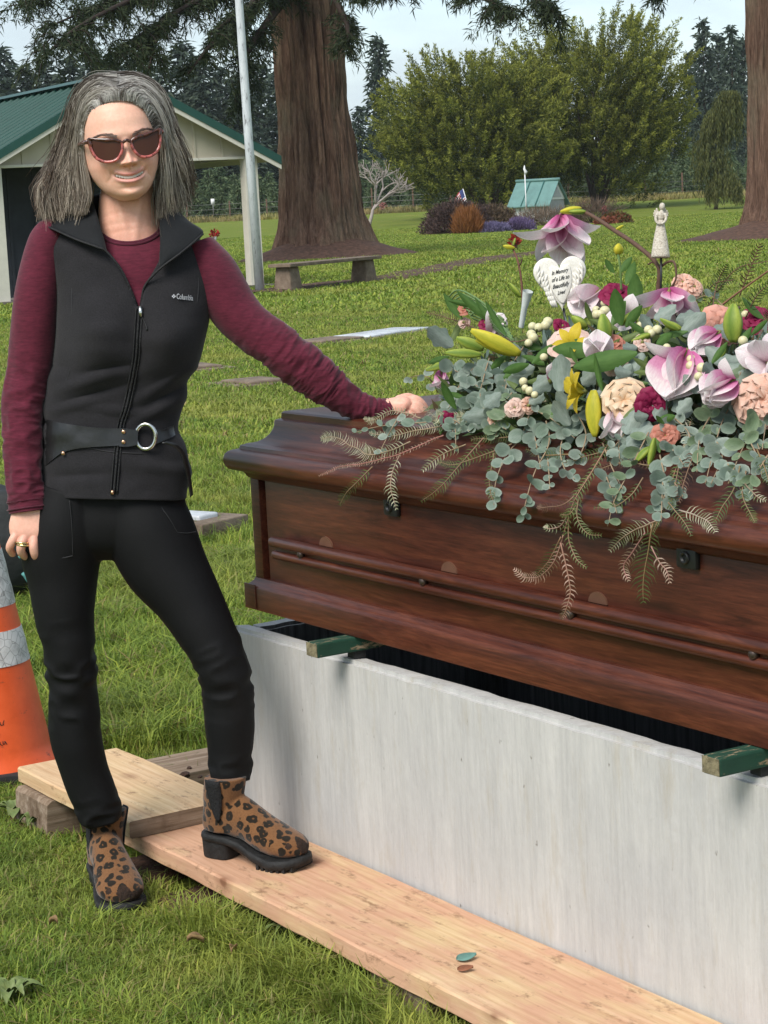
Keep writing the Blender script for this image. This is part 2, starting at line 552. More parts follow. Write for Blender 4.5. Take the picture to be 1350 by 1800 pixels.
# ---- foliage helpers
def leaves(P, D, L, W, droop=0.0):
    """diamond leaves at P along D (n x 3), length L, width W -> verts (4n), faces"""
    n = len(P)
    D = D / (np.linalg.norm(D, axis=1)[:, None] + 1e-9)
    q = rng.normal(size=(n, 3))
    S = np.cross(D, q); S /= np.linalg.norm(S, axis=1)[:, None] + 1e-9
    L = np.broadcast_to(np.asarray(L, float), (n,))[:, None]
    W = np.broadcast_to(np.asarray(W, float), (n,))[:, None]
    dz = np.array([0, 0, -1.0]) * droop
    m = P + D * L * 0.45 + dz * L * 0.25
    t = P + D * L + dz * L
    V = np.stack([P, m - S * W / 2, t, m + S * W / 2], 1).reshape(-1, 3)
    F = (np.arange(n)[:, None] * 4 + np.arange(4)[None]).tolist()
    return V, F
def rdir(n):
    d = rng.normal(size=(n, 3))
    return d / np.linalg.norm(d, axis=1)[:, None]
M_needle = vcolmat('needle_foliage', 0.7, 0.25, 0.2, var=0.25, scale=0.7)
M_bark = None
def bark_mat(name, dark, light, moss, vscale=(4.2, 4.2, 0.42)):
    t = NT(name)
    v = t.coord('Object', vscale)
    a = t.noise(v, 1.6, 8, 0.7, 0.8)
    v2 = t.coord('Object', (1, 1, 0.6))
    b = t.noise(v2, 0.8, 4, 0.6)
    v3 = t.coord('Object', (26, 26, 3))
    c = t.noise(v3, 1.5, 5, 0.7)
    col = t.ramp(a, [(0.30, dark), (0.48, tuple((p + q) / 2 for p, q in zip(dark, light))), (0.70, light)])
    col = t.mix(col, (*moss, 1), t.ramp(b, [(0.48, (0, 0, 0)), (0.68, (0.55, 0.55, 0.55))]))
    col = t.mix(col, t.ramp(c, [(0.3, (0.6, 0.6, 0.6)), (0.7, (1.25, 1.25, 1.25))]), 1.0, 'MULTIPLY')
    t.set(color=col, rough=0.95, spec=0.1)
    t.bump(t.math('ADD', a, t.math('MULTIPLY', c, 0.4)), 1.0, 0.22)
    return t.m
M_seq = bark_mat('redwood_bark', (0.055, 0.022, 0.015), (0.40, 0.25, 0.18), (0.28, 0.245, 0.17))
M_brown = plain('brown_bark', (0.07, 0.05, 0.038), 0.9, 0.4, 6, bump=0.6)

def trunk_mesh(name, prof, lean=(0, 0), seed=0, furrow=0.07, na=150, nz_=90, cleft=None):
    """prof: [(z, radius)]; bark as deep vertical furrows and plates"""
    prof = np.array(prof, float)
    z = np.linspace(0, 1, nz_) ** 1.4 * prof[-1, 0]
    rr = np.interp(z, prof[:, 0], prof[:, 1])
    A = np.linspace(0, 2 * np.pi, na, endpoint=False)
    Z, AA = np.meshgrid(z, A, indexing='ij')
    RR = np.repeat(rr[:, None], na, 1)
    q = lambda k, s, o: vnoise(np.stack([np.cos(AA) * k + o, np.sin(AA) * k + seed, Z * s], -1))
    rid = np.abs(q(7, 0.35, 3)) * 1.0 + np.abs(q(14, 0.6, 9)) * 0.6 + 0.25 * q(28, 2.0, 1)
    butt = q(1.6, 0.12, 5) * 0.10 * np.exp(-Z / 4.0) + q(1.2, 0.08, 15) * 0.05
    disp = RR * butt + furrow * (rid - 0.7)
    if cleft is not None:
        for ca, cw, cdp in cleft:
            dA = (AA - ca + np.pi) % (2 * np.pi) - np.pi + 0.07 * q(0.5, 0.5, 21)
            disp -= cdp * np.exp(-(dA / cw) ** 2) * (1 - 0.4 * np.exp(-Z / 1.0))
    RR = RR + disp
    X = RR * np.cos(AA) + lean[0] * Z
    Y = RR * np.sin(AA) + lean[1] * Z
    return mesh(name, np.stack([X, Y, Z], -1).reshape(-1, 3), ringfaces(nz_, na, False, True), M_seq)

def mound(name, x, y, r, h, m, n=60, k=16, label=None):
    A = np.linspace(0, 2 * np.pi, n, endpoint=False)
    V = []
    for i in range(k):
        t = i / (k - 1)
        rr = r * t * (1 + 0.16 * t * vnoise(np.stack([np.cos(A) * 1.8 + x, np.sin(A) * 1.8 + y, 0 * A], -1)))
        zz = h * (1 - t) ** 1.25 + 0.035 * vnoise(np.stack([np.cos(A) * rr * 2.5, np.sin(A) * rr * 2.5, 0 * A + x], -1)) * (t < 1) - 0.03 * (i == k - 1)
        V += list(zip(x + rr * np.cos(A), y + rr * np.sin(A), zz))
    o = link(name, mesh(name, V, ringfaces(k, n, False, False), m))
    tag(o, label, kind='structure')
    return o
M_duff = plain('needle_litter', (0.085, 0.045, 0.030), 0.95, 0.5, 9, bump=0.8, kind='World')

# giant redwood behind the bench
sy = 63.0
sb = at(566, 452, sy)
def on_ground(px, y):
    """world x of a pixel column at ground level on depth y"""
    p = at(px, 400, y)
    g = gz(p[0], y)
    py = 400.0
    for _ in range(6):
        p = at(px, py, y)
        py += (p[2] - g) * FPX / y
    return np.array([p[0], y, g])
sb = on_ground(567, sy)
seq = empty('redwood_tree', sb, 0, 'huge redwood with furrowed reddish trunk rising behind the stone bench', 'tree')
link('trunk', trunk_mesh('redwood_trunk', [(0, 1.62), (0.5, 1.45), (1.2, 1.25), (2.5, 1.13), (4.5, 1.03), (7.5, 0.98), (12, 0.9), (22, 0.6), (30, 0.2)], (-0.022, 0),
     3, 0.17, 260, 150, [(-1.65, 0.13, 0.20), (-1.25, 0.05, 0.10), (-2.2, 0.06, 0.10)]), seq, local=True)
mound('needle_mound', sb[0] + 0.1, sy - 0.2, 2.75, 0.95, M_duff, label='mound of brown needles round the redwood trunk')
tb = on_ground(1378, 60.5)
seq2 = empty('redwood_tree', tb, 0, 'straight reddish trunk cut by the right edge of the photo', 'tree')
link('trunk', trunk_mesh('redwood_trunk', [(0, 1.42), (0.4, 1.25), (1.0, 1.08), (2.2, 0.98), (5, 0.93), (12, 0.85), (28, 0.3)], (0.0, 0), 11, 0.10, 190, 120), seq2, local=True)
mound('needle_mound', tb[0], 60.3, 2.9, 0.8, M_duff, label='mound of brown needles round the trunk at the right edge')

# hanging boughs: limb + drooping sprays
def bough(tree, z0, targets, y0, spread, n, leafl=0.24, cols=((0.020, 0.034, 0.017), (0.052, 0.066, 0.028)), hang=0.8):
    """targets: pixel path of the limb at depth y0"""
    mb = MB()
    base = np.array(wm(tree).translation)
    P = [base + np.array([0, 0, z0])] + [at(px, py, y0 + dy) for (px, py, dy) in targets]
    P = crom(P, 22)
    mb.tube(P, np.linspace(0.14, 0.02, len(P)), 6, (0.05, 0.035, 0.028))
    tt = rng.random(n) ** 0.8 * (len(P) - 1.001)
    i = tt.astype(int)
    c = P[i] + (P[i + 1] - P[i]) * (tt - i)[:, None]
    # secondary twigs
    for k in range(0, n, 3):
        d = rng.normal(size=3) * np.array([1, 0.8, 0.35]); d /= np.linalg.norm(d)
        L = spread * (0.4 + 0.8 * random.random())
        Q = np.array([c[k], c[k] + d * L * 0.5 + [0, 0, -0.1 * L], c[k] + d * L + [0, 0, -hang * L]])
        Q = crom(Q, 7)
        mb.tube(Q, np.linspace(0.022, 0.006, 7), 3, (0.05, 0.036, 0.028), caps=False)
        m = 95
        u = rng.random(m) * 5.99
        j = u.astype(int)
        pp = Q[j] + (Q[j + 1] - Q[j]) * (u - j)[:, None]
        dd = rdir(m) * 0.9 + d * 0.5 + np.array([0, 0, -hang * 0.7])
        pp = pp + rng.normal(size=(m, 3)) * 0.06
        v, f = leaves(pp, dd, leafl * (0.4 + 0.9 * rng.random(m)), 0.022 + 0.022 * rng.random(m), 0.12)
        q = rng.random((m, 1))
        mb.add(v, f, np.repeat(np.array(cols[0]) * (1 - q) + np.array(cols[1]) * q, 4, 0))
    return mb.obj('bough', M_needle, tree, cols=True)
for a in [(9.5, [(440, 30, 0), (380, 70, -2), (330, 130, -3)], 60, 0.7, 110), (10.5, [(430, -30, 0), (350, 0, -2), (250, 60, -4), (190, 105, -5)], 60, 0.85, 170),
          (11, [(420, -60, 0), (320, -30, -1), (200, 0, -2), (90, 45, -4)], 60, 0.95, 240), (8.2, [(455, 60, -1), (430, 110, -2), (415, 190, -2)], 61, 0.6, 110),
          (12, [(430, -90, 2), (300, -60, 2), (140, -30, 2), (40, 10, 1)], 61, 1.0, 260), (9.0, [(600, 20, 0), (612, 60, -1), (608, 92, -1)], 61, 0.42, 50),
          (10, [(455, -10, -1), (410, 30, -3), (370, 60, -4)], 60, 0.6, 90), (11.5, [(430, -70, 0), (280, -20, -3), (150, 40, -6), (75, 100, -8)], 60, 0.95, 230),
          (13, [(640, -60, 0), (740, -50, -3), (840, -10, -5), (900, 28, -6)], 60, 0.7, 130), (13.5, [(660, -90, 0), (820, -60, -3), (930, -10, -5), (985, 30, -6)], 60, 0.65, 130),
          (9.5, [(600, -30, 0), (630, -12, -2), (690, -12, -3)], 60, 0.35, 40), (12.5, [(420, -80, 2), (330, 0, 0), (280, 60, -2), (262, 120, -3)], 60, 0.6, 90)]:
    bough(seq, *a)
bough(seq2, 11, [(1300, -30, 0), (1230, -25, -2), (1150, -14, -3)], 58, 0.32, 36)

# ---- spreading golden-green yews
def yew(name, px, y, rx, ry, h, n, label, seed, skew=0.0):
    b = on_ground(px, y)
    root = empty(name, b, 0, label, 'tree', 'golden green evergreens behind the little house')
    mb = MB()
    r2 = np.random.default_rng(seed)
    for k in range(9):
        a = r2.random() * 2 * np.pi
        e = np.array([math.cos(a) * rx * 0.55 * r2.random(), math.sin(a) * ry * 0.5 * r2.random(), h * (0.35 + 0.35 * r2.random())])
        s = np.array([math.cos(a) * 0.25, math.sin(a) * 0.25, 0])
        P = crom([s + [0, 0, -0.2], s * 1.4 + [0, 0, 0.4], s * 2.0 + e * [0.35, 0.35, 0.4], e], 12)
        mb.tube(P, np.linspace(0.2, 0.04, 12), 7)
    mb.obj('trunk', M_brown, root, local=True)
    # ascending plumes spread over a lobed ellipsoid shell
    npl = n // 90
    u = r2.random(npl) * 2 * np.pi
    cz = r2.random(npl) * 1.9 - 0.92
    sr = np.sqrt(np.clip(1 - cz * cz, 0, 1))
    sh = 0.22 + 0.78 * r2.random(npl) ** 0.6
    D = np.stack([sr * np.cos(u), sr * np.sin(u), cz], -1)
    lob = 1 + 0.24 * vnoise(D * 2.6 + seed) + 0.16 * vnoise(D * 6 + seed * 2)
    cen = D * (sh * lob)[:, None] * [rx, ry, h * 0.53] + [skew, 0, h * 0.515]
    low = cen[:, 2] < h * 0.30
    cen[low, 0] *= np.clip(cen[low, 2] / (h * 0.30), 0.7, 1) ** 0.5
    mb = MB()
    for k in range(npl):
        ax = D[k] * [0.8, 0.8, 0.2] + [0, 0, 0.7] + r2.normal(size=3) * 0.16
        ax /= np.linalg.norm(ax)
        L = 0.7 + 0.9 * r2.random()
        m = 90
        t = r2.random(m)
        pp = cen[k] + ax * (t * L)[:, None] + rdir(m) * (0.25 * (1.08 - t) ** 0.8)[:, None]
        dd = ax * 0.9 + rdir(m) * 0.85
        v, f = leaves(pp, dd, 0.12 + 0.15 * rng.random(m), 0.045 + 0.028 * rng.random(m), 0.05)
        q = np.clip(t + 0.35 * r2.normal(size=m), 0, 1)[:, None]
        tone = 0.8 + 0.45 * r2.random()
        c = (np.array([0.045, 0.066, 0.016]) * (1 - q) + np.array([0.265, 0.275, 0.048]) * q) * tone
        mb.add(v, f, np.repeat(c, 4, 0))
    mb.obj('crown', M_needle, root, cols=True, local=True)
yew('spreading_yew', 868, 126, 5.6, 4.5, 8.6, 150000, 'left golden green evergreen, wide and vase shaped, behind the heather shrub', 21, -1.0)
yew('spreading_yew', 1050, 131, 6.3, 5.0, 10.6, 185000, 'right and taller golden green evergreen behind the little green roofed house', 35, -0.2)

# ---- far conifers
def conifer_mesh(name, h, r, seed, cols, lev=34, per=9, leaf=0.75, gap=0.10, lw=0.3):
    r2 = np.random.default_rng(seed)
    mb = MB()
    for i in range(lev):
        t = i / (lev - 1)
        z = h * (gap + (1 - gap) * t)
        rl = r * (1 - t) ** 0.8 * (0.75 + 0.5 * r2.random()) + 0.12 * r
        for j in range(per):
            a = r2.random() * 2 * np.pi
            L = rl * (0.65 + 0.5 * r2.random())
            dr = np.array([math.cos(a), math.sin(a), 0])
            m = max(4, int(8 * L / r) + 3)
            s = (np.arange(m) + r2.random(m)) / m
            p = dr * (s * L)[:, None] + np.array([0, 0, 1]) * (z - 0.22 * L * s + 0.12 * L * s ** 2)[:, None]
            p += r2.normal(size=(m, 3)) * 0.05 * r
            d = dr * 0.8 + r2.normal(size=(m, 3)) * 0.6 + [0, 0, -0.15]
            v, f = leaves(p, d, leaf * (0.6 + 0.7 * r2.random(m)), lw * (0.6 + 0.7 * r2.random(m)), 0.2)
            q = r2.random((m, 1))
            mb.add(v, f, np.repeat(np.array(cols[0]) * (1 - q) + np.array(cols[1]) * q, 4, 0))
    v, f = leaves(np.tile([[0, 0, h * 0.965]], (14, 1)), r2.normal(size=(14, 3)) * 0.35 + [0, 0, 1], h * 0.05, lw * 0.4)
    mb.add(v, f, cols[0])
    return mb.mesh(name, M_needle, True, True)
def trunk_simple(name, h, r):
    mb = MB()
    mb.tube([(0, 0, -0.3), (0, 0, h * 0.5), (0.0, 0, h * 0.96)], [r, r * 0.6, 0.02], 7)
    return mb.mesh(name, M_brown)
FARC = ((0.030, 0.050, 0.040), (0.080, 0.105, 0.072))
far_m = [conifer_mesh('fir_crown', 20, 3.6, 50 + k, FARC, 40, 10, 0.9, 0.06, 0.34) for k in range(4)]
far_t = trunk_simple('fir_trunk', 20, 0.35)
def fir(px, y, top, k, label, group, name='fir_tree', wid=1.0):
    b = on_ground(px, y)
    tp = at(px, top, y)[2]
    s = (tp - b[2]) / 20.0
    root = empty(name, b, random.random() * 6, label, 'tree', group)
    M = Matrix.Diagonal((s * wid, s * wid, s, 1))
    link('trunk', far_t, root, M, True)
    link('crown', far_m[k % 4], root, M, True)
fir(678, 205, 68, 0, 'tall dark fir rising between the redwood trunk and the left golden evergreen', None, wid=0.95)
fir(638, 200, 190, 1, 'shorter dark fir just right of the redwood trunk', None, wid=1.2)
fir(1243, 215, 38, 2, 'leftmost tall fir on the skyline beside the right edge trunk', None, wid=0.8)
fir(1292, 205, 48, 3, 'tall fir on the skyline just left of the right edge trunk', None, wid=0.8)
G1 = 'dark firs standing far behind the shelter'
for i, (px, y, tp) in enumerate([(-150, 200, 90), (-105, 190, 70), (-60, 205, 96), (-12, 190, 60), (22, 205, 88), (60, 195, 118), (98, 210, 110), (140, 195, 100), (180, 205, 92), (222, 195, 112), (262, 210, 95), (300, 195, 118), (338, 205, 78),
                                 (372, 195, 100), (404, 210, 120), (436, 195, 128), (470, 205, 112), (503, 200, 120)]):
    fir(px, y, tp, i, 'dark fir in the wood far behind the shelter', G1, wid=1.35)
G2 = 'dark firs glimpsed behind the golden evergreens'
for i, (px, y, tp) in enumerate([(605, 215, 215), (660, 220, 230), (706, 215, 205), (742, 210, 190), (790, 220, 190), (850, 215, 170), (910, 220, 170), (970, 210, 190), (1030, 220, 180), (1090, 215, 175), (1140, 220, 170), (1180, 210, 185)]):
    fir(px, y, tp, i + 1, 'dark fir in the row behind the golden evergreens', G2, wid=1.4)
G3 = 'firs behind the weeping conifer'
for i, (px, y, tp) in enumerate([(1218, 225, 95), (1268, 228, 62), (1312, 225, 70), (1345, 220, 55), (1390, 212, 80), (1435, 222, 66), (1480, 210, 90), (1232, 205, 190), (1290, 200, 215), (1335, 200, 225)]):
    fir(px, y, tp, i + 2, 'hazy fir in the group behind the weeping conifer', G3, wid=1.0)

# ---- young planted trees behind the fence
yng = [conifer_mesh('young_fir_crown', 3, 1.05, 80 + k, ((0.065, 0.105, 0.052), (0.15, 0.19, 0.095)), 22, 9, 0.32, 0.10, 0.10) for k in range(3)]
yng_t = trunk_simple('young_fir_trunk', 3, 0.06)
def young(px, y, h, k):
    b = on_ground(px, y)
    root = empty('young_fir', b, random.random() * 6, 'small pale green fir in the plantation rows behind the fence', 'tree', 'young planted firs')
    s = h / 3.0
    M = Matrix.Diagonal((s, s, s, 1))
    link('trunk', yng_t, root, M, True)
    link('crown', yng[k % 3], root, M, True)
k = 0
for px in list(range(330, 480, 21)) + list(range(612, 850, 19)) + list(range(935, 1350, 24)):
    young(px + random.uniform(-6, 6), 156 + random.uniform(-2, 3), random.uniform(2.1, 3.1), k); k += 1
for px in list(range(340, 480, 26)) + list(range(622, 850, 24)) + list(range(960, 1350, 30)):
    young(px + random.uniform(-6, 6), 166 + random.uniform(-2, 3), random.uniform(2.9, 4.0), k); k += 1

# ---- fence
M_post = plain('rusty_steel', (0.13, 0.075, 0.05), 0.8, 0.3, 20)
M_wire = plain('fence_wire', (0.22, 0.21, 0.20), 0.5, 0.1, 20, metal=0.6)
b = on_ground(655, 151)
fence = empty('wire_fence', b, 0, 'low wire fence with thin rusty posts at the end of the lawn', 'fence')
for px in (330, 405, 470, 655, 727, 793, 860, 930, 1000, 1068, 1135, 1200, 1268, 1330):
    p = on_ground(px, 151)
    hh = 1.75 if px in (655, 727, 1200) else 1.35
    mb = MB(); mb.box(p[0] - 0.05, p[0] + 0.05, p[1] - 0.05, p[1] + 0.05, p[2] - 0.1, p[2] + hh, b=0.012)
    mb.obj('post', M_post, fence)
p0, p1 = on_ground(300, 151), on_ground(1345, 151)
for h in (0.45, 0.8, 1.15):
    mb = MB(); mb.tube([p0 + [0, -0.06, h], (p0 + p1) / 2 + [0, -0.06, h - 0.02], p1 + [0, -0.06, h]], 0.012, 4)
    mb.obj('wire', M_wire, fence)

# ---- bare pale tree by the redwood
def bare_tree():
    b = on_ground(648, 118)
    root = empty('bare_tree', b, 0, 'leafless pale branched small tree right of the redwood trunk', 'tree')
    mb = MB()
    def grow(p, d, L, r, lev):
        q = [p]
        for k in range(4):
            d = d + np.random.default_rng(int(abs(p[0] * 977 + p[2] * 331 + k + lev * 17)) % 99999).normal(size=3) * 0.16
            d /= np.linalg.norm(d)
            q.append(q[-1] + d * L / 4)
        mb.tube(q, np.linspace(r, r * 0.6, 5), 5)
        if lev < 4:
            for k in range(3 if lev else 5):
                dd = d + random_dir() * (0.75 if lev else 0.9)
                dd[2] = abs(dd[2]) * 0.8 + 0.15
                grow(q[-1 if k else 3], dd / np.linalg.norm(dd), L * 0.72, r * 0.62, lev + 1)
    def random_dir():
        d = rng.normal(size=3) * [1.2, 0.8, 0.6]
        return d / np.linalg.norm(d)
    grow(np.array([0, 0, -0.1]), np.array([0.15, 0, 1.0]), 1.45, 0.12, 0)
    mb.obj('trunk', plain('pale_bark', (0.34, 0.29, 0.27), 0.9, 0.2, 9), root, local=True)
bare_tree()

# ---- weeping conifer
def weeping():
    b = on_ground(1258, 120)
    root = empty('weeping_conifer', b, 0, 'weeping conifer with hanging yellow green branches near the right edge trunk', 'tree')
    mb = MB(); spine = crom([(0, 0, -0.1), (0.15, 0, 2.0), (-0.4, 0, 4.0), (0.6, 0, 5.6), (0.9, 0, 6.3)], 14)
    mb.tube(spine, np.linspace(0.13, 0.03, 14), 6)
    mb.obj('trunk', M_brown, root, local=True)
    mb = MB()
    for k in range(300):
        i = rng.integers(4, 14)
        p = spine[i]
        a = rng.random() * 2 * np.pi
        L = 0.35 + 1.15 * rng.random() * (1.25 - spine[i][2] / 8)
        d = np.array([math.cos(a), 0.8 * math.sin(a), 0])
        dr = min(p[2] - 0.1, 0.7 + 1.7 * rng.random())
        Q = crom([p, p + d * L * 0.7 + [0, 0, 0.12], p + d * L + [0, 0, -dr * 0.4], p + d * L * 1.05 + [0, 0, -dr]], 9)
        m = 44
        u = rng.random(m) * 7.99; j = u.astype(int)
        pp = Q[j] + (Q[j + 1] - Q[j]) * (u - j)[:, None] + rng.normal(size=(m, 3)) * 0.035
        v, f = leaves(pp, rdir(m) * 0.5 + [0, 0, -1], 0.2 + 0.15 * rng.random(m), 0.045, 0.1)
        q = rng.random((m, 1))
        mb.add(v, f, np.repeat(np.array([0.055, 0.070, 0.025]) * (1 - q) + np.array([0.14, 0.145, 0.045]) * q, 4, 0))
    # lower skirt
    for k in range(130):
        a = rng.random() * 2 * np.pi; rr = 0.4 + 0.7 * rng.random()
        p = np.array([0.5 + math.cos(a) * rr, math.sin(a) * rr, 1.2 + 1.4 * (1 - rr) + 0.3 * rng.random()])
        m = 30
        pp = p + np.array([0, 0, -1]) * (rng.random(m) * min(1.0, p[2]))[:, None] + rng.normal(size=(m, 3)) * 0.06
        v, f = leaves(pp, rdir(m) * 0.4 + [0, 0, -1], 0.22, 0.045, 0.1)
        q = rng.random((m, 1))
        mb.add(v, f, np.repeat(np.array([0.06, 0.075, 0.025]) * (1 - q) + np.array([0.15, 0.15, 0.05]) * q, 4, 0))
    mb.obj('crown', M_needle, root, cols=True, local=True)
weeping()

# ---- shelter with green metal roof
M_beige = plain('beige_paint', (0.46, 0.41, 0.315), 0.7, 0.07, 3, bump=0.1)
M_beige2 = plain('beige_trim', (0.60, 0.57, 0.49), 0.65, 0.07, 5)
M_green = plain('green_roof_metal', (0.009, 0.058, 0.044), 0.45, 0.12, 2, spec=0.5)
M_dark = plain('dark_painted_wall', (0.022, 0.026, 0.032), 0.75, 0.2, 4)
M_paper = plain('grey_notice_paper', (0.35, 0.35, 0.36), 0.8, 0.06, 10)
def barn():
    A = np.array([-6.79, 39.56]); B = np.array([-2.26, 41.9])
    rz = math.atan2(B[1] - A[1], B[0] - A[0]); Wd = float(np.hypot(*(B - A)))
    root = empty('open_shelter', (A[0], A[1], 0), rz, 'beige open shelter with green ribbed metal roof at the left', 'shelter')
    zb, ze, D = 2.46, 2.62, 9.0
    ov = 0.52
    pitch = math.tan(R(28))
    za = ze + (Wd / 2) * pitch
    def o(mb, n, m, smooth=False): return mb.obj(n, m, root, smooth, local=True)
    for x in (0.0, Wd):
        for y in (0.0, D / 2, D):
            mb = MB(); mb.box(x - 0.15, x + 0.12, y - 0.12, y + 0.12, 0, zb, b=0.006); o(mb, 'post', M_beige2)
    mb = MB(); mb.box(-0.12, Wd + 0.12, -0.11, 0.09, zb, zb + 0.05, b=0.004); o(mb, 'beam', M_beige2)
    for x in (0.0, Wd):
        mb = MB(); mb.box(x - 0.08, x + 0.08, 0.1, D, zb, ze, b=0.004); o(mb, 'beam', M_beige2)
    # gable boards, one panel each with battens over the joints
    xs = np.arange(0, Wd + 1e-6, Wd / 9)
    top = lambda x: ze + min(x, Wd - x) * pitch
    for i in range(9):
        x0, x1 = xs[i] + 0.004, xs[i + 1] - 0.004
        pts = [(x0, zb + 0.05), (x1, zb + 0.05), (x1, top(x1)), ((Wd / 2, top(Wd / 2)) if x0 < Wd / 2 < x1 else None), (x0, top(x0))]
        pts = [p for p in pts if p]
        k = len(pts)
        v = [(x, -0.03, z) for x, z in pts] + [(x, 0.0, z) for x, z in pts]
        f = [tuple(range(k)), tuple(range(2 * k - 1, k - 1, -1))] + [(j, j + k, (j + 1) % k + k, (j + 1) % k) for j in range(k)]
        mb = MB(); mb.add(v, f); o(mb, 'gable_panel', M_beige)
    for x in xs[1:-1]:
        mb = MB(); mb.box(x - 0.022, x + 0.022, -0.05, -0.031, zb + 0.05, top(x) - 0.02); o(mb, 'batten', M_beige)
    # roof slopes with standing ribs, rake trim
    for s in (-1, 1):
        def P(u, y, h=0.0):     # u: distance from the ridge across, y depth
            x = Wd / 2 + s * u
            return (x, y, za + 0.08 - u * pitch + h)
        U = Wd / 2 + ov
        y0, y1 = -0.35, D + 0.35
        v = [P(0, y0), P(U, y0), P(U, y1), P(0, y1), P(0, y0, -0.03), P(U, y0, -0.03), P(U, y1, -0.03), P(0, y1, -0.03)]
        f = [(0, 1, 2, 3), (7, 6, 5, 4), (0, 4, 5, 1), (1, 5, 6, 2), (2, 6, 7, 3), (3, 7, 4, 0)]
        mb = MB(); mb.add(v, f); roof = o(mb, 'roof', M_green)
        for y in np.arange(y0 + 0.03, y1, 0.45):
            w = 0.03
            v = [P(0.02, y, 0.002), P(U, y, 0.002), P(U, y + w, 0.045), P(0.02, y + w, 0.045), P(0.02, y + 2 * w, 0.002), P(U, y + 2 * w, 0.002)]
            mb = MB(); mb.add(v, [(0, 1, 2, 3), (3, 2, 5, 4), (1, 5, 2), (0, 3, 4)])
            link('rib', mb.mesh('rib', M_green, False), roof, local=True)
        v = [P(0, y0 - 0.02, 0.06), P(U, y0 - 0.02, 0.06), P(U, y0 - 0.02, -0.10), P(0, y0 - 0.02, -0.10), P(0, y0 + 0.005, 0.06), P(U, y0 + 0.005, 0.06), P(U, y0 + 0.005, -0.10), P(0, y0 + 0.005, -0.10)]
        f = [(0, 3, 2, 1), (4, 5, 6, 7), (0, 1, 5, 4), (3, 7, 6, 2), (1, 2, 6, 5)]
        mb = MB(); mb.add(v, f); o(mb, 'rake_trim', M_green)
        v = [P(0, y0 + 0.0, -0.10), P(U, y0, -0.10), P(U, y0, -0.19), P(0, y0, -0.19), P(0, y0 + 0.04, -0.10), P(U, y0 + 0.04, -0.10), P(U, y0 + 0.04, -0.19), P(0, y0 + 0.04, -0.19)]
        mb = MB(); mb.add(v, f); o(mb, 'rake_board', M_beige2)
        v = [P(0.0, -0.33, -0.032), P(U, -0.33, -0.032), P(U, D + 0.3, -0.032), P(0.0, D + 0.3, -0.032)]
        mb = MB(); mb.add(v, [(3, 2, 1, 0)]); o(mb, 'soffit', M_beige2)
    mb = MB(); v = [(Wd / 2 - 0.16, -0.37, za + 0.10), (Wd / 2, -0.37, za + 0.18), (Wd / 2 + 0.16, -0.37, za + 0.10)]
    v += [(x, D + 0.37, z) for x, _, z in v]
    mb.add(v, [(0, 1, 4, 3), (1, 2, 5, 4)]); o(mb, 'ridge_cap', M_green)
    # dark store room in the left bay
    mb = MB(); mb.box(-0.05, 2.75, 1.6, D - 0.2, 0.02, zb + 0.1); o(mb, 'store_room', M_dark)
    for x in np.arange(0.25, 2.7, 0.5):
        mb = MB(); mb.box(x, x + 0.04, 1.57, 1.599, 0.05, zb); o(mb, 'door_batten', M_dark)
    mb = MB(); mb.box(0.1, 0.52, 1.55, 1.565, 1.05, 1.75); o(mb, 'notice', M_paper)
    mb = MB(); mb.box(-0.3, Wd + 0.3, -0.25, D, 0.004, 0.05); o(mb, 'floor_slab', plain('floor_concrete', (0.16, 0.14, 0.12), 0.9, 0.15, 3))
barn()

# ---- white flagpole
t = NT('peeling_white_paint')
f_ = t.noise(t.coord('Object', (9, 9, 2.2)), 2.2, 8, 0.75)
t.set(color=t.ramp(f_, [(0.36, (0.16, 0.16, 0.17)), (0.43, (0.50, 0.53, 0.56)), (0.6, (0.60, 0.63, 0.66))]), rough=0.6)
pb = on_ground(457, 39.0)
mb = MB(); mb.tube([(0, 0, -0.05), (-0.05, 0, 3), (-0.10, 0, 7), (-0.12, 0, 9.5)], [0.085, 0.08, 0.065, 0.05], 14)
pole = mb.obj('flag_pole', t.m, M=Matrix.Translation(Vector(pb)))
tag(pole, 'weathered white flag pole standing beside the shelter post', 'pole')

# ---- stone bench
t = NT('weathered_concrete')
f_ = t.noise(t.coord('Object'), 6, 8, 0.7)
t.set(color=t.ramp(f_, [(0.3, (0.085, 0.060, 0.042)), (0.55, (0.19, 0.14, 0.10)), (0.75, (0.28, 0.225, 0.17))]), rough=0.95)
t.bump(f_, 0.5, 0.03)
M_stone = t.m
bl, br = on(507, 512), on(640, 497)
bl[2] = br[2] = 0
bmid = (bl + br) / 2
brz = math.atan2(br[1] - bl[1], br[0] - bl[0])
bench = empty('stone_bench', bmid, brz, 'low weathered stone bench with two tapered legs before the redwood', 'bench')
half = float(np.hypot(*(br - bl)[:2])) / 2
mb = MB(); mb.box(-half - 0.27, half + 0.32, -0.24, 0.24, 0.44, 0.50, b=0.012); mb.obj('seat', M_stone, bench, local=True, smooth=False)
for s in (-1, 1):
    v, f = bevel_box(-0.21, 0.21, -0.19, 0.19, -0.03, 0.44, 0.03)
    v = np.array(v); k = 1 - 0.24 * (v[:, 2] / 0.44)
    v[:, 0] = v[:, 0] * k + s * half; v[:, 1] *= k
    mb = MB(); mb.add(v, f); mb.obj('leg', M_stone, bench, local=True)
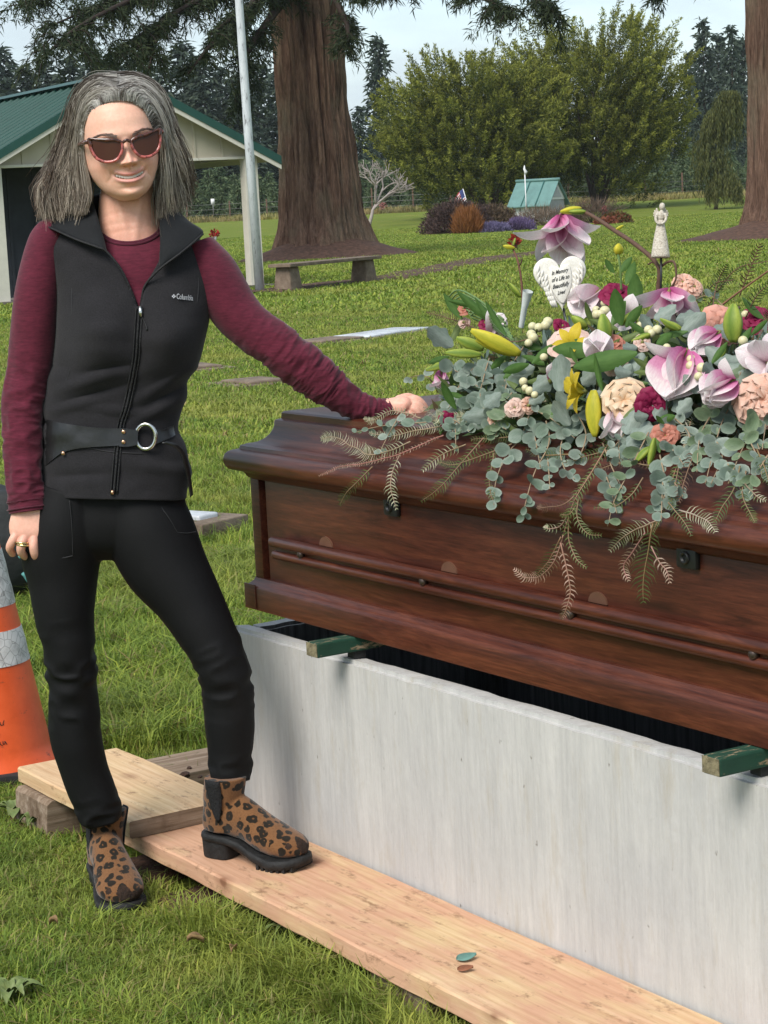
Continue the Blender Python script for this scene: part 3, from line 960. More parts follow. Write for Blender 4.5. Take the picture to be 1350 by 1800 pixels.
# soil strip and needle litter by the bench
def strip(name, pts, w, m, z=0.02, n=40):
    P = crom(pts, n); T = np.gradient(P, axis=0); T /= np.linalg.norm(T, axis=1)[:, None]
    S = np.stack([-T[:, 1], T[:, 0], 0 * T[:, 0]], -1)
    ww = w * (1 + 0.5 * vnoise(P * [0.9, 0.9, 0]))[:, None]
    V = np.stack([P - S * ww + [0, 0, -0.02], P - S * ww * 0.5 + [0, 0, z], P + S * ww * 0.5 + [0, 0, z], P + S * ww + [0, 0, -0.02]], 1).reshape(-1, 3)
    o = link(name, mesh(name, V, gridfaces(n, 4), m)); tag(o, kind='structure')
strip('soil_strip', [on(440, 518), on(560, 503), on(700, 487), on(850, 458), on(990, 440)], 0.8, M_duff, 0.05)

# ---- flush grave markers
t = NT('pale_marker_stone')
f_ = t.noise(t.coord('Object'), 4, 8, 0.7)
t.set(color=t.ramp(f_, [(0.3, (0.30, 0.31, 0.33)), (0.6, (0.62, 0.64, 0.66))]), rough=0.35, spec=0.6)
M_mark = t.m
def marker(p0, p1, depth, label, m=None, h=0.045):
    a, b = on(*p0), on(*p1)
    L = float(np.hypot(*(b - a)[:2])); rz = math.atan2(b[1] - a[1], b[0] - a[0])
    root = empty('grave_marker', (a + b) / 2 * [1, 1, 0], rz, label, 'grave marker')
    mb = MB(); mb.box(-L / 2, L / 2, 0, depth, -0.05, h, b=0.012); mb.obj('stone', m or M_mark, root, local=True)
    mb = MB(); mb.box(-L / 2 - 0.1, L / 2 + 0.1, -0.1, depth + 0.1, -0.05, h - 0.022, b=0.008); mb.obj('border', M_stone, root, local=True)
marker((650, 597), (756, 581), 0.5, 'bright white flat grave marker, largest in the lawn, above the outstretched arm')
marker((566, 607), (640, 598), 0.5, 'grey flat grave marker touching the left end of the white one', M_stone)
marker((332, 654), (392, 649), 0.55, 'small grey flat grave marker just right of the vest', M_stone)
marker((440, 681), (508, 674), 0.5, 'narrow grey flat grave marker under the outstretched arm', M_stone)
marker((352, 940), (386, 932), 0.35, 'small flat grave marker beside the left casket end', M_mark, 0.09)

# ---- far small things
M_white = plain('white_paint', (0.72, 0.72, 0.72), 0.6, 0.06, 8)
M_teal = plain('teal_roof_metal', (0.115, 0.225, 0.205), 0.45, 0.12, 3, spec=0.5)
def little_house():
    p = on_ground(948, 112)
    root = empty('well_house', p, R(-33), 'tiny white house with teal metal roof before the golden evergreens', 'small house')
    W2, D2, H, RH = 0.85, 1.05, 1.15, 0.95
    mb = MB(); mb.box(-D2, D2, -W2, W2, 0, H); mb.obj('wall', plain('grey_block', (0.34, 0.34, 0.35), 0.8, 0.1, 6), root, False, local=True)
    for x in (-D2 - 0.0, D2):
        mb = MB(); s = 1 if x > 0 else -1
        v = [(x, -W2, H), (x, W2, H), (x, 0, H + RH * 0.95), (x + s * 0.04, -W2, H), (x + s * 0.04, W2, H), (x + s * 0.04, 0, H + RH * 0.95)]
        mb.add(v, [(0, 1, 2), (5, 4, 3), (0, 3, 4, 1), (1, 4, 5, 2), (2, 5, 3, 0)]); g = mb.obj('gable', M_white, root, False, local=True)
        mb = MB(); xx = x + s * 0.045
        v = [(xx, -W2 * 0.55, H + 0.1), (xx, W2 * 0.55, H + 0.1), (xx, 0, H + RH * 0.68)]
        mb.add(v + [(xx + s * 0.02, b, c) for _, b, c in v], [(0, 1, 2), (5, 4, 3), (0, 3, 4, 1), (1, 4, 5, 2), (2, 5, 3, 0)])
        link('louvre', mb.mesh('louvre', plain('grey_louvre', (0.42, 0.42, 0.43), 0.7), False), g, local=True)
    for s in (-1, 1):
        for i in range(3):
            x0, x1 = -D2 - 0.2 + i * (2 * D2 + 0.4) / 3 + 0.01, -D2 - 0.2 + (i + 1) * (2 * D2 + 0.4) / 3 - 0.01
            v = [(x0, 0, H + RH + 0.04), (x1, 0, H + RH + 0.04), (x1, s * (W2 + 0.3), H - 0.28), (x0, s * (W2 + 0.3), H - 0.28)]
            v += [(a, b, c - 0.05) for a, b, c in v]
            mb = MB(); mb.add(v, [(0, 1, 2, 3), (7, 6, 5, 4), (0, 4, 5, 1), (1, 5, 6, 2), (2, 6, 7, 3), (3, 7, 4, 0)])
            mb.obj('roof_sheet', M_teal, root, False, local=True)
            if i:
                mb = MB(); mb.tube([(x0 - 0.01, s * 0.02, H + RH + 0.07), (x0 - 0.01, s * (W2 + 0.3), H - 0.25)], 0.035, 5); mb.obj('roof_rib', plain('dark_teal_rib', (0.04, 0.14, 0.13), 0.5), root, local=True)
    mb = MB(); mb.tube([(-D2 - 0.22, 0, H + RH + 0.06), (D2 + 0.22, 0, H + RH + 0.06)], 0.10, 6); mb.obj('ridge_cap', M_teal, root, local=True)
    for i in range(4):
        mb = MB(); y = -W2 - 0.012
        mb.box(-D2 + 0.18 + i * 0.3, -D2 + 0.38 + i * 0.3, y, y + 0.01, 0.25, 0.8); mb.obj('window', M_white, root, False, local=True)
    for i in range(2):
        mb = MB(); mb.box(-0.6 + i, -0.35 + i, -W2 - 0.012, -W2 - 0.002, 0.2, 0.75)
little_house()
def shrub(name, px, y, rx, ry, h, n, cols, label, up=0.3, leaf=0.16, lw=0.05, rise=0.0):
    b = on_ground(px, y)
    root = empty(name, b, 0, label, 'shrub')
    mb = MB()
    for k in range(14):
        a = rng.random() * 2 * np.pi
        mb.tube([(0.08 * math.cos(a), 0.08 * math.sin(a), -0.05), (rx * 0.35 * math.cos(a), ry * 0.35 * math.sin(a), h * 0.4), (rx * 0.7 * math.cos(a), ry * 0.7 * math.sin(a), h * 0.72)], [0.03, 0.02, 0.008], 4)
    mb.obj('stem', M_brown, root, local=True)
    d = rdir(n); d[:, 2] = np.abs(d[:, 2])
    lob = 1 + 0.22 * vnoise(d * 2.5 + px) + 0.12 * vnoise(d * 6 + px)
    p = d * ((0.45 + 0.55 * rng.random(n) ** 0.5) * lob)[:, None] * [rx, ry, h]
    v, f = leaves(p, d * 0.6 + rdir(n) * 0.7 + [0, 0, up], leaf * (0.6 + 0.8 * rng.random(n)), lw, 0.0)
    q = rng.random((n, 1))
    mb = MB(); mb.add(v, f, np.repeat(np.array(cols[0]) * (1 - q) + np.array(cols[1]) * q, 4, 0))
    mb.obj('foliage', M_needle, root, cols=True, local=True)
shrub('heather_shrub', 806, 94, 1.65, 1.2, 1.35, 9000, ((0.060, 0.040, 0.036), (0.13, 0.085, 0.075)), 'rounded dark purple brown heather shrub on the lawn', 0.5)
shrub('heather_shrub', 868, 97, 1.2, 0.9, 1.15, 5000, ((0.080, 0.055, 0.035), (0.17, 0.12, 0.08)), 'brown straggly shrub between the heather and the tiny house', 0.4)
shrub('orange_grass_clump', 822, 92.2, 0.55, 0.4, 0.95, 2600, ((0.22, 0.085, 0.028), (0.38, 0.17, 0.06)), 'upright clump of orange dry grass before the heather', 1.6, 0.4, 0.022)
shrub('lavender_bush', 868, 92.4, 0.75, 0.5, 0.40, 2600, ((0.13, 0.11, 0.21), (0.25, 0.22, 0.36)), 'low bluish lavender bush right of the orange grass', 0.9, 0.14, 0.035)
shrub('lavender_bush', 912, 94, 0.7, 0.5, 0.50, 2400, ((0.10, 0.07, 0.15), (0.20, 0.15, 0.28)), 'purple lavender bush nearest the tiny house', 0.9, 0.14, 0.035)
shrub('twiggy_shrub', 960, 104, 1.9, 1.0, 0.62, 2200, ((0.12, 0.085, 0.06), (0.24, 0.18, 0.13)), 'bare twiggy shrub along the tiny house wall', 0.2, 0.5, 0.022)
shrub('twiggy_shrub', 1040, 104, 1.5, 0.9, 0.9, 1800, ((0.10, 0.07, 0.05), (0.2, 0.14, 0.1)), 'bare brown shrub right of the tiny house', 0.2, 0.5, 0.022)
shrub('flower_bed', 1083, 100, 0.75, 0.5, 0.42, 1100, ((0.22, 0.05, 0.03), (0.10, 0.13, 0.04)), 'low bed of rust and pink flowers behind the angel figurine', 0.4, 0.16, 0.09)
shrub('flower_bed', 1066, 99, 0.5, 0.4, 0.3, 600, ((0.28, 0.10, 0.05), (0.2, 0.07, 0.05)), 'small low rust coloured plant beside the flower bed', 0.3, 0.14, 0.08)
def posy(px, y, cols, label, h=0.35, r=0.22, white=False):
    b = on_ground(px, y)
    root = empty('flower_posy', b, 0, label, 'flowers')
    mb = MB(); mb.tube([(0, 0, 0), (0, 0, h * 0.5)], [0.07, 0.09], 10)
    mb.obj('vase', M_white if white else M_post, root, local=True)
    n = 60
    p = rdir(n) * r * 0.7 + [0, 0, h * 0.8]
    v, f = leaves(p, rdir(n) + [0, 0, 0.4], 0.16, 0.12)
    q = rng.random((n, 1))
    mb = MB(); mb.add(v, f, np.repeat(np.array(cols[0]) * (1 - q) + np.array(cols[1]) * q, 4, 0)); mb.obj('bloom', M_needle, root, cols=True, local=True)
posy(378, 108, ((0.40, 0.02, 0.02), (0.22, 0.02, 0.02)), 'small red posy in a white vase on the lawn right of the hair', 0.4, 0.26, True)
posy(1062, 118, ((0.5, 0.08, 0.12), (0.4, 0.1, 0.12)), 'tiny pink red posy in the grass right of the magnolia twig', 0.4, 0.22)
posy(673, 150, ((0.45, 0.16, 0.15), (0.4, 0.2, 0.2)), 'tiny pale red posy by the far fence', 0.6, 0.35)
posy(905, 61, ((0.45, 0.05, 0.03), (0.35, 0.04, 0.02)), 'tiny red flowers in the grass left of the magnolia', 0.3, 0.16)
def small_flag():
    p = on_ground(822, 108)
    root = empty('small_flag', p, 0, 'small stars and stripes flag on a leaning stick above the heather', 'flag')
    s = np.array([0.35, 0, 0]); e = np.array([-0.15, 0, 1.95])
    mb = MB(); mb.tube([s, (s + e) / 2, e], 0.022, 6); mb.obj('stick', M_white, root, local=True)
    # drooping cloth, 13 stripes and a canton
    nx, nzv = 14, 13
    V, C = [], []
    dirv = (e - s) / np.linalg.norm(e - s)
    F, FC = [], []
    for j in range(nzv + 1):
        hp = e - dirv * (0.75 * j / nzv)
        for i in range(nx + 1):
            u = i / nx
            V.append(hp + np.array([-0.42 * u, 0.06 * math.sin(u * 7 + j * 0.2), -0.42 * u * (0.6 + 0.5 * u)]))
    for j in range(nzv):
        for i in range(nx):
            a = j * (nx + 1) + i
            F.append((a, a + 1, a + nx + 2, a + nx + 1))
            FC.append(2 if (i < 6 and j < 7) else (0 if j % 2 == 0 else 1))
    ms = [plain('flag_red', (0.45, 0.05, 0.07), 0.8), plain('flag_white', (0.7, 0.68, 0.68), 0.8), plain('flag_blue', (0.05, 0.07, 0.2), 0.8)]
    me = mesh('cloth', V, F, ms, True, None, FC)
    link('cloth', bake(me, [('SOLIDIFY', {'thickness': 0.008})]), root, local=True)
small_flag()
def garden_cross():
    p = on_ground(926, 111)
    root = empty('garden_finial', p, 0, 'thin white ornament rising at the left end of the tiny roof', 'ornament')
    mb = MB(); mb.tube([(0, 0, 0), (0, 0, 2.5)], 0.03, 6); mb.obj('stem', M_white, root, local=True)
    mb = MB(); mb.tube([(0.0, 0, 2.5), (0.06, 0, 2.62), (-0.02, 0, 2.78), (0.0, 0, 2.95)], [0.04, 0.09, 0.06, 0.02], 7); mb.obj('finial', M_white, root, local=True)
garden_cross()
p = on_ground(376, 152)
sp = empty('sign_stake', p, 0, 'white square sign on a thin stake by the far fence', 'sign')
mb = MB(); mb.tube([(0, 0, 0), (0, 0, 1.55)], 0.03, 6); mb.obj('stake', M_wire, sp, local=True)
mb = MB(); mb.box(-0.13, 0.13, -0.04, -0.02, 1.15, 1.55); mb.obj('plate', M_white, sp, local=True)

# ---- broad-leaved weeds in the near lawn
t = NT('weed_leaf')
f_ = t.noise(t.coord('World'), 60, 4)
t.set(color=t.ramp(f_, [(0.3, (0.08, 0.125, 0.03)), (0.7, (0.19, 0.23, 0.075))]), rough=0.6)
M_weed = t.m
def weed(px, py, n, L, lab):
    p = on(px, py, 0.0)
    root = empty('weed_plant', p, 0, lab, 'weed')
    for k in range(n):
        a = k * 2.4 + random.uniform(-0.4, 0.4); l_ = L * random.uniform(0.6, 1.1); V = []
        for i in range(7):
            u = i / 6; wv = l_ * 0.24 * math.sin(math.pi * (0.05 + 0.9 * u)) ** 0.8
            for s in (-1, 0, 1):
                x, y = u * l_, s * wv
                V.append((x * math.cos(a) - y * math.sin(a), x * math.sin(a) + y * math.cos(a), 0.012 + 0.028 * math.sin(u * 2.6) * random.uniform(0.9, 1.1) + 0.006 * abs(s)))
        link('leaf', mesh('weed_leaf', V, gridfaces(7, 3), M_weed), root, local=True)
weed(28, 1442, 11, 0.075, 'pale leafy weed at the left edge beside the grey timber')
weed(62, 1462, 9, 0.06, 'leafy weed just right of the one at the left edge')
weed(22, 1768, 10, 0.06, 'leafy weed in the bottom left corner')
weed(505, 1660, 8, 0.045, 'small leafy weed below the long plank')
# scattered dead leaves in the near lawn
M_dead = plain('dead_leaf', (0.26, 0.16, 0.075), 0.8, 0.4, 60, kind='World')
for i, (px, py, L, lab) in enumerate([(345, 1672, 0.035, 'curled brown leaf in the grass below the front boot'), (412, 1690, 0.028, 'pale dry leaf in the grass right of the brown one'), (95, 1640, 0.024, 'tiny dry leaf in the grass left of the boots')]):
    p = on(px, py, 0.02); V = []
    for k in range(7):
        u = k / 6; wv = L * 0.3 * math.sin(math.pi * (0.05 + 0.9 * u))
        for s in (-1, 0, 1): V.append(((u - 0.5) * L, s * wv, 0.012 * abs(s) + 0.006 * math.sin(u * 4)))
    o = link('dead_leaf', bake(mesh('dead_leaf', V, gridfaces(7, 3), M_dead), [('SOLIDIFY', {'thickness': 0.001})]), M=Matrix.Translation(Vector(p + [0, 0, 0.02])) @ Matrix.Rotation(1.3 * i, 4, 'Z'))
    tag(o, lab, 'leaf')
# ================================================================== VAULT, CASKET, PLANKS, CONE
VZ = 0.539
def concrete():
    t = NT('vault_concrete')
    v = t.coord('Object', (5, 5, 0.7))
    a = t.noise(v, 3.0, 9, 0.72)
    b = t.noise(t.coord('Object'), 2.2, 5, 0.6)
    c = t.noise(t.coord('Object', (38, 38, 3.5)), 2.0, 6, 0.7)
    d = t.noise(t.coord('Object', (1, 1, 0.7)), 42, 3, 0.55)
    col = t.ramp(a, [(0.28, (0.445, 0.437, 0.42)), (0.50, (0.51, 0.50, 0.48)), (0.70, (0.575, 0.56, 0.535))])
    col = t.mix(col, (0.44, 0.435, 0.43, 1), t.ramp(b, [(0.42, (0, 0, 0)), (0.65, (0.65, 0.65, 0.65))]))
    col = t.mix(col, t.ramp(c, [(0.33, (0.88, 0.88, 0.885)), (0.6, (1.04, 1.04, 1.035))]), 0.8, 'MULTIPLY')
    pit = t.ramp(d, [(0.265, (0.42, 0.40, 0.36)), (0.315, (1, 1, 1))])
    col = t.mix(col, pit, 0.9, 'MULTIPLY')
    st = t.noise(t.coord('Object', (5, 5, 1.2), loc=(3, 1, 0)), 4.0, 7, 0.7)
    col = t.mix(col, (0.40, 0.35, 0.27, 1), t.ramp(st, [(0.54, (0, 0, 0)), (0.74, (0.55, 0.55, 0.55))]))
    t.set(color=col, rough=0.85, spec=0.3)
    t.bump(t.math('ADD', t.math('MULTIPLY', d, 0.6), t.math('MULTIPLY', c, 0.5)), 0.45, 0.006)
    return t.m
M_conc = concrete()
t = NT('tar_coating')
f_ = t.noise(t.coord('Object', (40, 40, 2.0)), 2.0, 7, 0.7)
t.set(color=t.ramp(f_, [(0.35, (0.075, 0.075, 0.076)), (0.7, (0.23, 0.23, 0.232))]), rough=0.7)
M_tar = t.m
vault = empty('burial_vault', V0, VROT, 'pale concrete burial vault standing open below the casket', 'burial vault')
VL, VW, TH = 2.30, 0.76, 0.052
def vault_wall(name, x0, x1, y0, y1, inner):
    """subdivided wall with a slightly chipped top arris"""
    bm = bmesh.new()
    bmesh.ops.create_cube(bm, size=1)
    for v in bm.verts: v.co = Vector(((x0 + x1) / 2 + v.co.x * (x1 - x0), (y0 + y1) / 2 + v.co.y * (y1 - y0), VZ / 2 + v.co.z * VZ))
    n = 60 if (x1 - x0) > 1 else 18
    ax = 0 if (x1 - x0) > (y1 - y0) else 1
    long = [e for e in bm.edges if abs((e.verts[0].co - e.verts[1].co)[ax]) > 0.3]
    bmesh.ops.subdivide_edges(bm, edges=long, cuts=n, use_grid_fill=True)
    top = [e for e in bm.edges if all(v.co.z > VZ - 1e-4 for v in e.verts) and abs((e.verts[0].co - e.verts[1].co)[ax]) > 1e-4]
    bmesh.ops.bevel(bm, geom=top, offset=0.009, segments=2, affect='EDGES')
    for v in bm.verts:
        if v.co.z > VZ - 0.02:
            q = vnoise(np.array([v.co.x, v.co.y, v.co.z]), 26.0)
            q2 = vnoise(np.array([v.co.x, v.co.y * 3, v.co.z]), 7.0)
            v.co.z -= 0.004 * max(0, q) + 0.004 * max(0, q2)
            v.co.y += 0.0018 * q
    me = bpy.data.meshes.new(name); bm.to_mesh(me); bm.free()
    me.materials.append(M_conc); me.materials.append(M_tar)
    for p in me.polygons:
        if inner(p.normal) and p.normal.z < 0.5: p.material_index = 1
    return link(name, me, vault, local=True)
vault_wall('side_wall', 0, VL, 0, TH, lambda n: n.y > 0.7)
vault_wall('side_wall', 0, VL, VW - TH, VW, lambda n: n.y < -0.7)
vault_wall('end_wall', 0.0, TH, TH + 0.0005, VW - TH - 0.0005, lambda n: n.x > 0.7)
vault_wall('end_wall', VL - TH, VL, TH + 0.0005, VW - TH - 0.0005, lambda n: n.x < -0.7)
mb = MB(); mb.box(TH, VL - TH, TH, VW - TH, 0.01, 0.06); mb.obj('floor', M_tar, vault, False, local=True)

# ---- green painted bearers under the casket
t = NT('chipped_green_paint')
f_ = t.noise(t.coord('Object', (14, 3.5, 14)), 2.2, 8, 0.75)
f2 = t.noise(t.coord('Object', (4, 2, 4)), 3, 3)
g = t.ramp(f2, [(0.3, (0.012, 0.048, 0.030)), (0.7, (0.022, 0.075, 0.048))])
t.set(color=t.mix(g, t.ramp(f_, [(0.5, (0.34, 0.22, 0.12)), (0.8, (0.42, 0.38, 0.30))]), t.ramp(f_, [(0.53, (0, 0, 0)), (0.57, (1, 1, 1))])), rough=0.6, spec=0.3)
t.bump(f_, 0.4, 0.004)
M_gpaint = t.m
BT = 0.032
SPC = 0.0175
for k, (gx, over, lab) in enumerate([(0.515, 0.082, 'chipped green wooden bearer under the far end of the casket'), (1.785, 0.080, 'chipped green wooden bearer under the near end of the casket, at right')]):
    r = empty('bearer_board', V0 + AX * gx + WX * (-over) + [0, 0, VZ + SPC], VROT + R(1.0 if k == 0 else -0.5), lab, 'wooden board')
    mb = MB(); v, f = bevel_box(-0.021, 0.021, 0, VW + 0.16, 0, BT, 0.004)
    v = np.array(v); v += 0.0012 * np.stack([vnoise(v * 40), vnoise(v * 40 + 9), vnoise(v * 40 + 20)], -1)
    mb.add(v, f); mb.obj('board', M_gpaint, r, False, local=True)
    for yy in (over + 0.014, VW + over - 0.045):
        mb = MB(); mb.box(-0.013, 0.013, yy, yy + 0.03, -SPC + 0.0005, -0.0004); mb.obj('spacer', plain('dark_spacer', (0.03, 0.03, 0.03), 0.8), r, False, local=True)
    mb = MB(); mb.box(-0.0205, 0.0205, -0.0016, 0.0, 0.002, BT - 0.002); mb.obj('end_grain', plain('worn_end_grain', (0.20, 0.17, 0.10), 0.9, 0.6, 60, bump=0.6), r, False, local=True)

# ---- casket
def casket_wood(name, d=1.0, rot=(0, 0, 0), rough=0.42):
    t = NT(name)
    v = t.coord('Object', (1.3, 16, 16), rot)
    a = t.noise(v, 2.2, 9, 0.68, 1.2)
    v2 = t.coord('Object', (6, 90, 90), rot)
    b = t.noise(v2, 3.0, 4, 0.6)
    c = t.noise(t.coord('Object', (0.9, 2.2, 2.2), rot), 2.0, 4)
    col = t.ramp(a, [(0.28, (0.032 * d, 0.0085 * d, 0.0055 * d)), (0.48, (0.080 * d, 0.0225 * d, 0.0125 * d)), (0.72, (0.145 * d, 0.046 * d, 0.023 * d))])
    col = t.mix(col, t.ramp(b, [(0.35, (0.62, 0.6, 0.6)), (0.6, (1.1, 1.1, 1.1))]), 0.75, 'MULTIPLY')
    col = t.mix(col, t.ramp(c, [(0.3, (0.72, 0.66, 0.66)), (0.7, (1.22, 1.12, 1.05))]), 0.8, 'MULTIPLY')
    t.set(color=col, rough=rough, spec=0.30, coat=0.12)
    t.b.inputs['Coat Roughness'].default_value = 0.25
    t.bump(b, 0.06, 0.002)
    return t.m
M_cw = casket_wood('mahogany')
M_cw2 = casket_wood('mahogany_lid', 0.95, (0, 0, 0), 0.40)
M_iron = plain('dark_latch', (0.012, 0.013, 0.014), 0.45, 0.2, 30, spec=0.5)
M_bolt = plain('dark_bronze', (0.10, 0.075, 0.065), 0.4, 0.2, 40, metal=0.8)
CB = V0 + AX * 0.0859 + WX * 0.033 + np.array([0, 0, VZ + SPC + BT + 0.0015])
CL, CW = 1.944, 0.66
casket = empty('casket', CB, VROT, 'dark mahogany casket with moulded lid resting on the green bearers', 'casket')
def rect_loft(prof, cap_top=True, cap_bot=True, rc=0.012, ns=4):
    """prof: (inset, z) rings of a rounded rectangle CL x CW"""
    V = []
    for ins, z in prof:
        x0, x1, y0, y1 = ins, CL - ins, ins, CW - ins
        r = max(0.002, rc)
        for cx, cy, a0 in ((x1 - r, y0 + r, -90), (x1 - r, y1 - r, 0), (x0 + r, y1 - r, 90), (x0 + r, y0 + r, 180)):
            for k in range(ns + 1):
                a = R(a0 + 90 * k / ns)
                V.append((cx + r * math.cos(a), cy + r * math.sin(a), z))
    n = 4 * (ns + 1)
    return V, ringfaces(len(prof), n, cap_bot, cap_top)
def cpart(name, v, f, m, smooth=True, parent=None, autosm=True):
    me = mesh(name, v, f, m, smooth)
    if smooth and autosm: me.set_sharp_from_angle(angle=R(38))
    return link(name, me, parent or casket, local=True)
# body
mb = MB(); mb.box(0.012, CL - 0.012, 0.012, CW - 0.012, 0.003, 0.322); mb.obj('body', M_cw, casket, False, local=True)
v, f = bevel_box(0.056, CL - 0.056, 0.0, 0.0118, 0.066, 0.318, 0.002); cpart('front_panel', v, f, M_cw)
v, f = bevel_box(0.056, CL - 0.056, CW - 0.0118, CW, 0.066, 0.318, 0.002); cpart('back_panel', v, f, M_cw)
for x0, x1 in ((-0.004, 0.034), (CL - 0.034, CL + 0.004)):
    for y0, y1 in ((-0.005, 0.03), (CW - 0.03, CW + 0.005)):
        v, f = bevel_box(x0, x1, y0, y1, 0.066, 0.318, 0.003); cpart('corner_post', v, f, M_cw)
# base moulding
v, f = rect_loft([(-0.022, 0.0), (-0.023, 0.004), (-0.023, 0.050), (-0.021, 0.056), (-0.015, 0.060), (-0.009, 0.066), (-0.007, 0.072), (0.0125, 0.072)], False, True, 0.006)
cpart('base_moulding', v, f, M_cw)
for x0 in (-0.0245, ):
    v, f = bevel_box(-0.0252, 0.026, -0.0252, -0.0225, 0.001, 0.059, 0.001); cpart('base_corner', v, f, M_cw)
# lid
prof = [(0.0, 0.300), (-0.006, 0.301), (-0.012, 0.306), (-0.018, 0.316), (-0.026, 0.321), (-0.034, 0.323)]
for k in range(9):
    a = R(-80 + 160 * k / 8)
    prof.append((-0.036 - 0.016 * math.cos(a), 0.345 + 0.0225 * math.sin(a)))
prof += [(-0.030, 0.3690), (-0.024, 0.3705), (-0.022, 0.378), (-0.016, 0.3795)]
for k in range(9):
    a = R(90 * k / 8)
    prof.append((-0.012 + 0.050 * math.sin(a), 0.3815 + 0.050 * (1 - math.cos(a))))
prof += [(0.0395, 0.4345), (0.046, 0.4365), (0.050, 0.4375), (0.0505, 0.4500), (0.054, 0.4530), (0.075, 0.4545), (0.17, 0.459), (0.30, 0.462)]
v, f = rect_loft(prof, True, True, 0.014)
cpart('lid', v, f, M_cw2)
# handle rail with its two beads
for z, r, pr in ((0.168, 0.0125, 0.018), (0.138, 0.010, 0.014)):
    mb = MB(); A = np.linspace(0, 2 * np.pi, 16, endpoint=False)
    xs = [0.103, 0.106, 0.112, CL - 0.112, CL - 0.106, CL - 0.103]; sc = [0.3, 0.8, 1, 1, 0.8, 0.3]
    V = [(x, -pr + r * s * math.cos(a), z + r * s * math.sin(a)) for x, s in zip(xs, sc) for a in A]
    mb.add(V, ringfaces(6, 16)); mb.obj('rail_bead', M_cw2, casket, local=True)
v, f = bevel_box(0.106, CL - 0.106, -0.013, -0.0005, 0.130, 0.172, 0.003); rail = cpart('handle_rail', v, f, M_cw)
for i in range(4):
    x = 0.2368 + 0.4889 * i
    mb = MB(); n = 14; V = []
    for k, (rr, y) in enumerate(((0.0085, -0.0125), (0.0095, -0.020), (0.008, -0.025), (0.003, -0.0275))):
        V += [(x + rr * math.cos(a), y, 0.1535 + rr * 1.1 * math.sin(a)) for a in np.linspace(0, 2 * np.pi, n, endpoint=False)]
    mb.add(V, ringfaces(4, n)); link('bolt', mb.mesh('bolt', M_bolt), rail, local=True)
M_tan = plain('tan_veneer_tab', (0.13, 0.060, 0.036), 0.5, 0.15, 20)
for i in range(4):
    x = 0.319 + 0.477 * i
    V = [(x + 0.027 * math.cos(a), y, 0.178 + 0.021 * math.sin(a)) for y in (-0.0035, 0.0004) for a in np.linspace(0, np.pi, 14)]
    mb = MB(); mb.add(V, [tuple(range(13, -1, -1)), tuple(range(14, 28))] + [(j, (j + 1) % 14, (j + 1) % 14 + 14, j + 14) for j in range(14)])
    mb.obj('tab', M_tan, casket, False, local=True)
for x in (0.60, 1.53):
    v, f = bevel_box(x - 0.026, x + 0.026, -0.012, 0.0008, 0.272, 0.312, 0.006)
    l_ = cpart('latch', v, f, M_iron)
    mb = MB(); V = []
    for rr, y in ((0.011, -0.0118), (0.011, -0.0165), (0.007, -0.0165), (0.007, -0.0118)):
        V += [(x + rr * math.cos(a), y, 0.292 + rr * math.sin(a)) for a in np.linspace(0, 2 * np.pi, 16, endpoint=False)]
    mb.add(V, ringfaces(4, 16, False, True)); link('catch_ring', mb.mesh('catch_ring', M_iron), l_, local=True)

# ---- planks
def fresh_wood(name, seed=0.0, pink=0.5):
    t = NT(name)
    v = t.coord('Object', (0.55, 13, 13), loc=(seed, seed, 0))
    a = t.noise(v, 2.4, 9, 0.66, 1.5)
    w = t.n('TexWave', wave_type='BANDS', bands_direction='Y')
    w.inputs['Scale'].default_value = 13; w.inputs['Distortion'].default_value = 14; w.inputs['Detail'].default_value = 3; w.inputs['Detail Scale'].default_value = 0.6
    t.l(t.coord('Object', (0.16, 1, 1), loc=(seed, 0, 0)), w.inputs['Vector'])
    b = t.noise(t.coord('Object', (2, 5, 5), loc=(seed, 2, 0)), 2.2, 6)
    c = t.noise(t.coord('Object', (3, 60, 60)), 2.0, 4)
    col = t.ramp(a, [(0.3, (0.52, 0.345, 0.185)), (0.5, (0.64, 0.455, 0.255)), (0.72, (0.72, 0.555, 0.345))])
    col = t.mix(col, (0.58, 0.33, 0.215, 1), t.ramp(b, [(0.36, (0, 0, 0)), (0.56, (pink, pink, pink))]))
    col = t.mix(col, t.ramp(w.outputs['Fac'], [(0.0, (0.84, 0.76, 0.68)), (0.30, (1, 1, 1)), (1, (1.04, 1.04, 1.04))]), 0.38, 'MULTIPLY')
    col = t.mix(col, t.ramp(c, [(0.3, (0.80, 0.76, 0.72)), (0.6, (1.05, 1.05, 1.05))]), 0.6, 'MULTIPLY')
    # knots and dirt
    vo = t.n('TexVoronoi'); vo.inputs['Scale'].default_value = 4.2
    t.l(t.coord('Object', (1.0, 1.5, 1.5), loc=(seed * 1.7, 0.3, 0.2)), vo.inputs['Vector'])
    col = t.mix(col, (0.20, 0.085, 0.045, 1), t.ramp(vo.outputs['Distance'], [(0.05, (0.9, 0.9, 0.9)), (0.085, (0.4, 0.4, 0.4)), (0.2, (0, 0, 0))]))
    d = t.noise(t.coord('Object', (6, 12, 12), loc=(0, seed, 0)), 2.6, 8, 0.75)
    col = t.mix(col, (0.20, 0.105, 0.055, 1), t.ramp(d, [(0.555, (0, 0, 0)), (0.66, (0.7, 0.7, 0.7))]))
    t.set(color=col, rough=0.75, spec=0.25)
    t.bump(t.math('ADD', c, a), 0.3, 0.002)
    return t.m
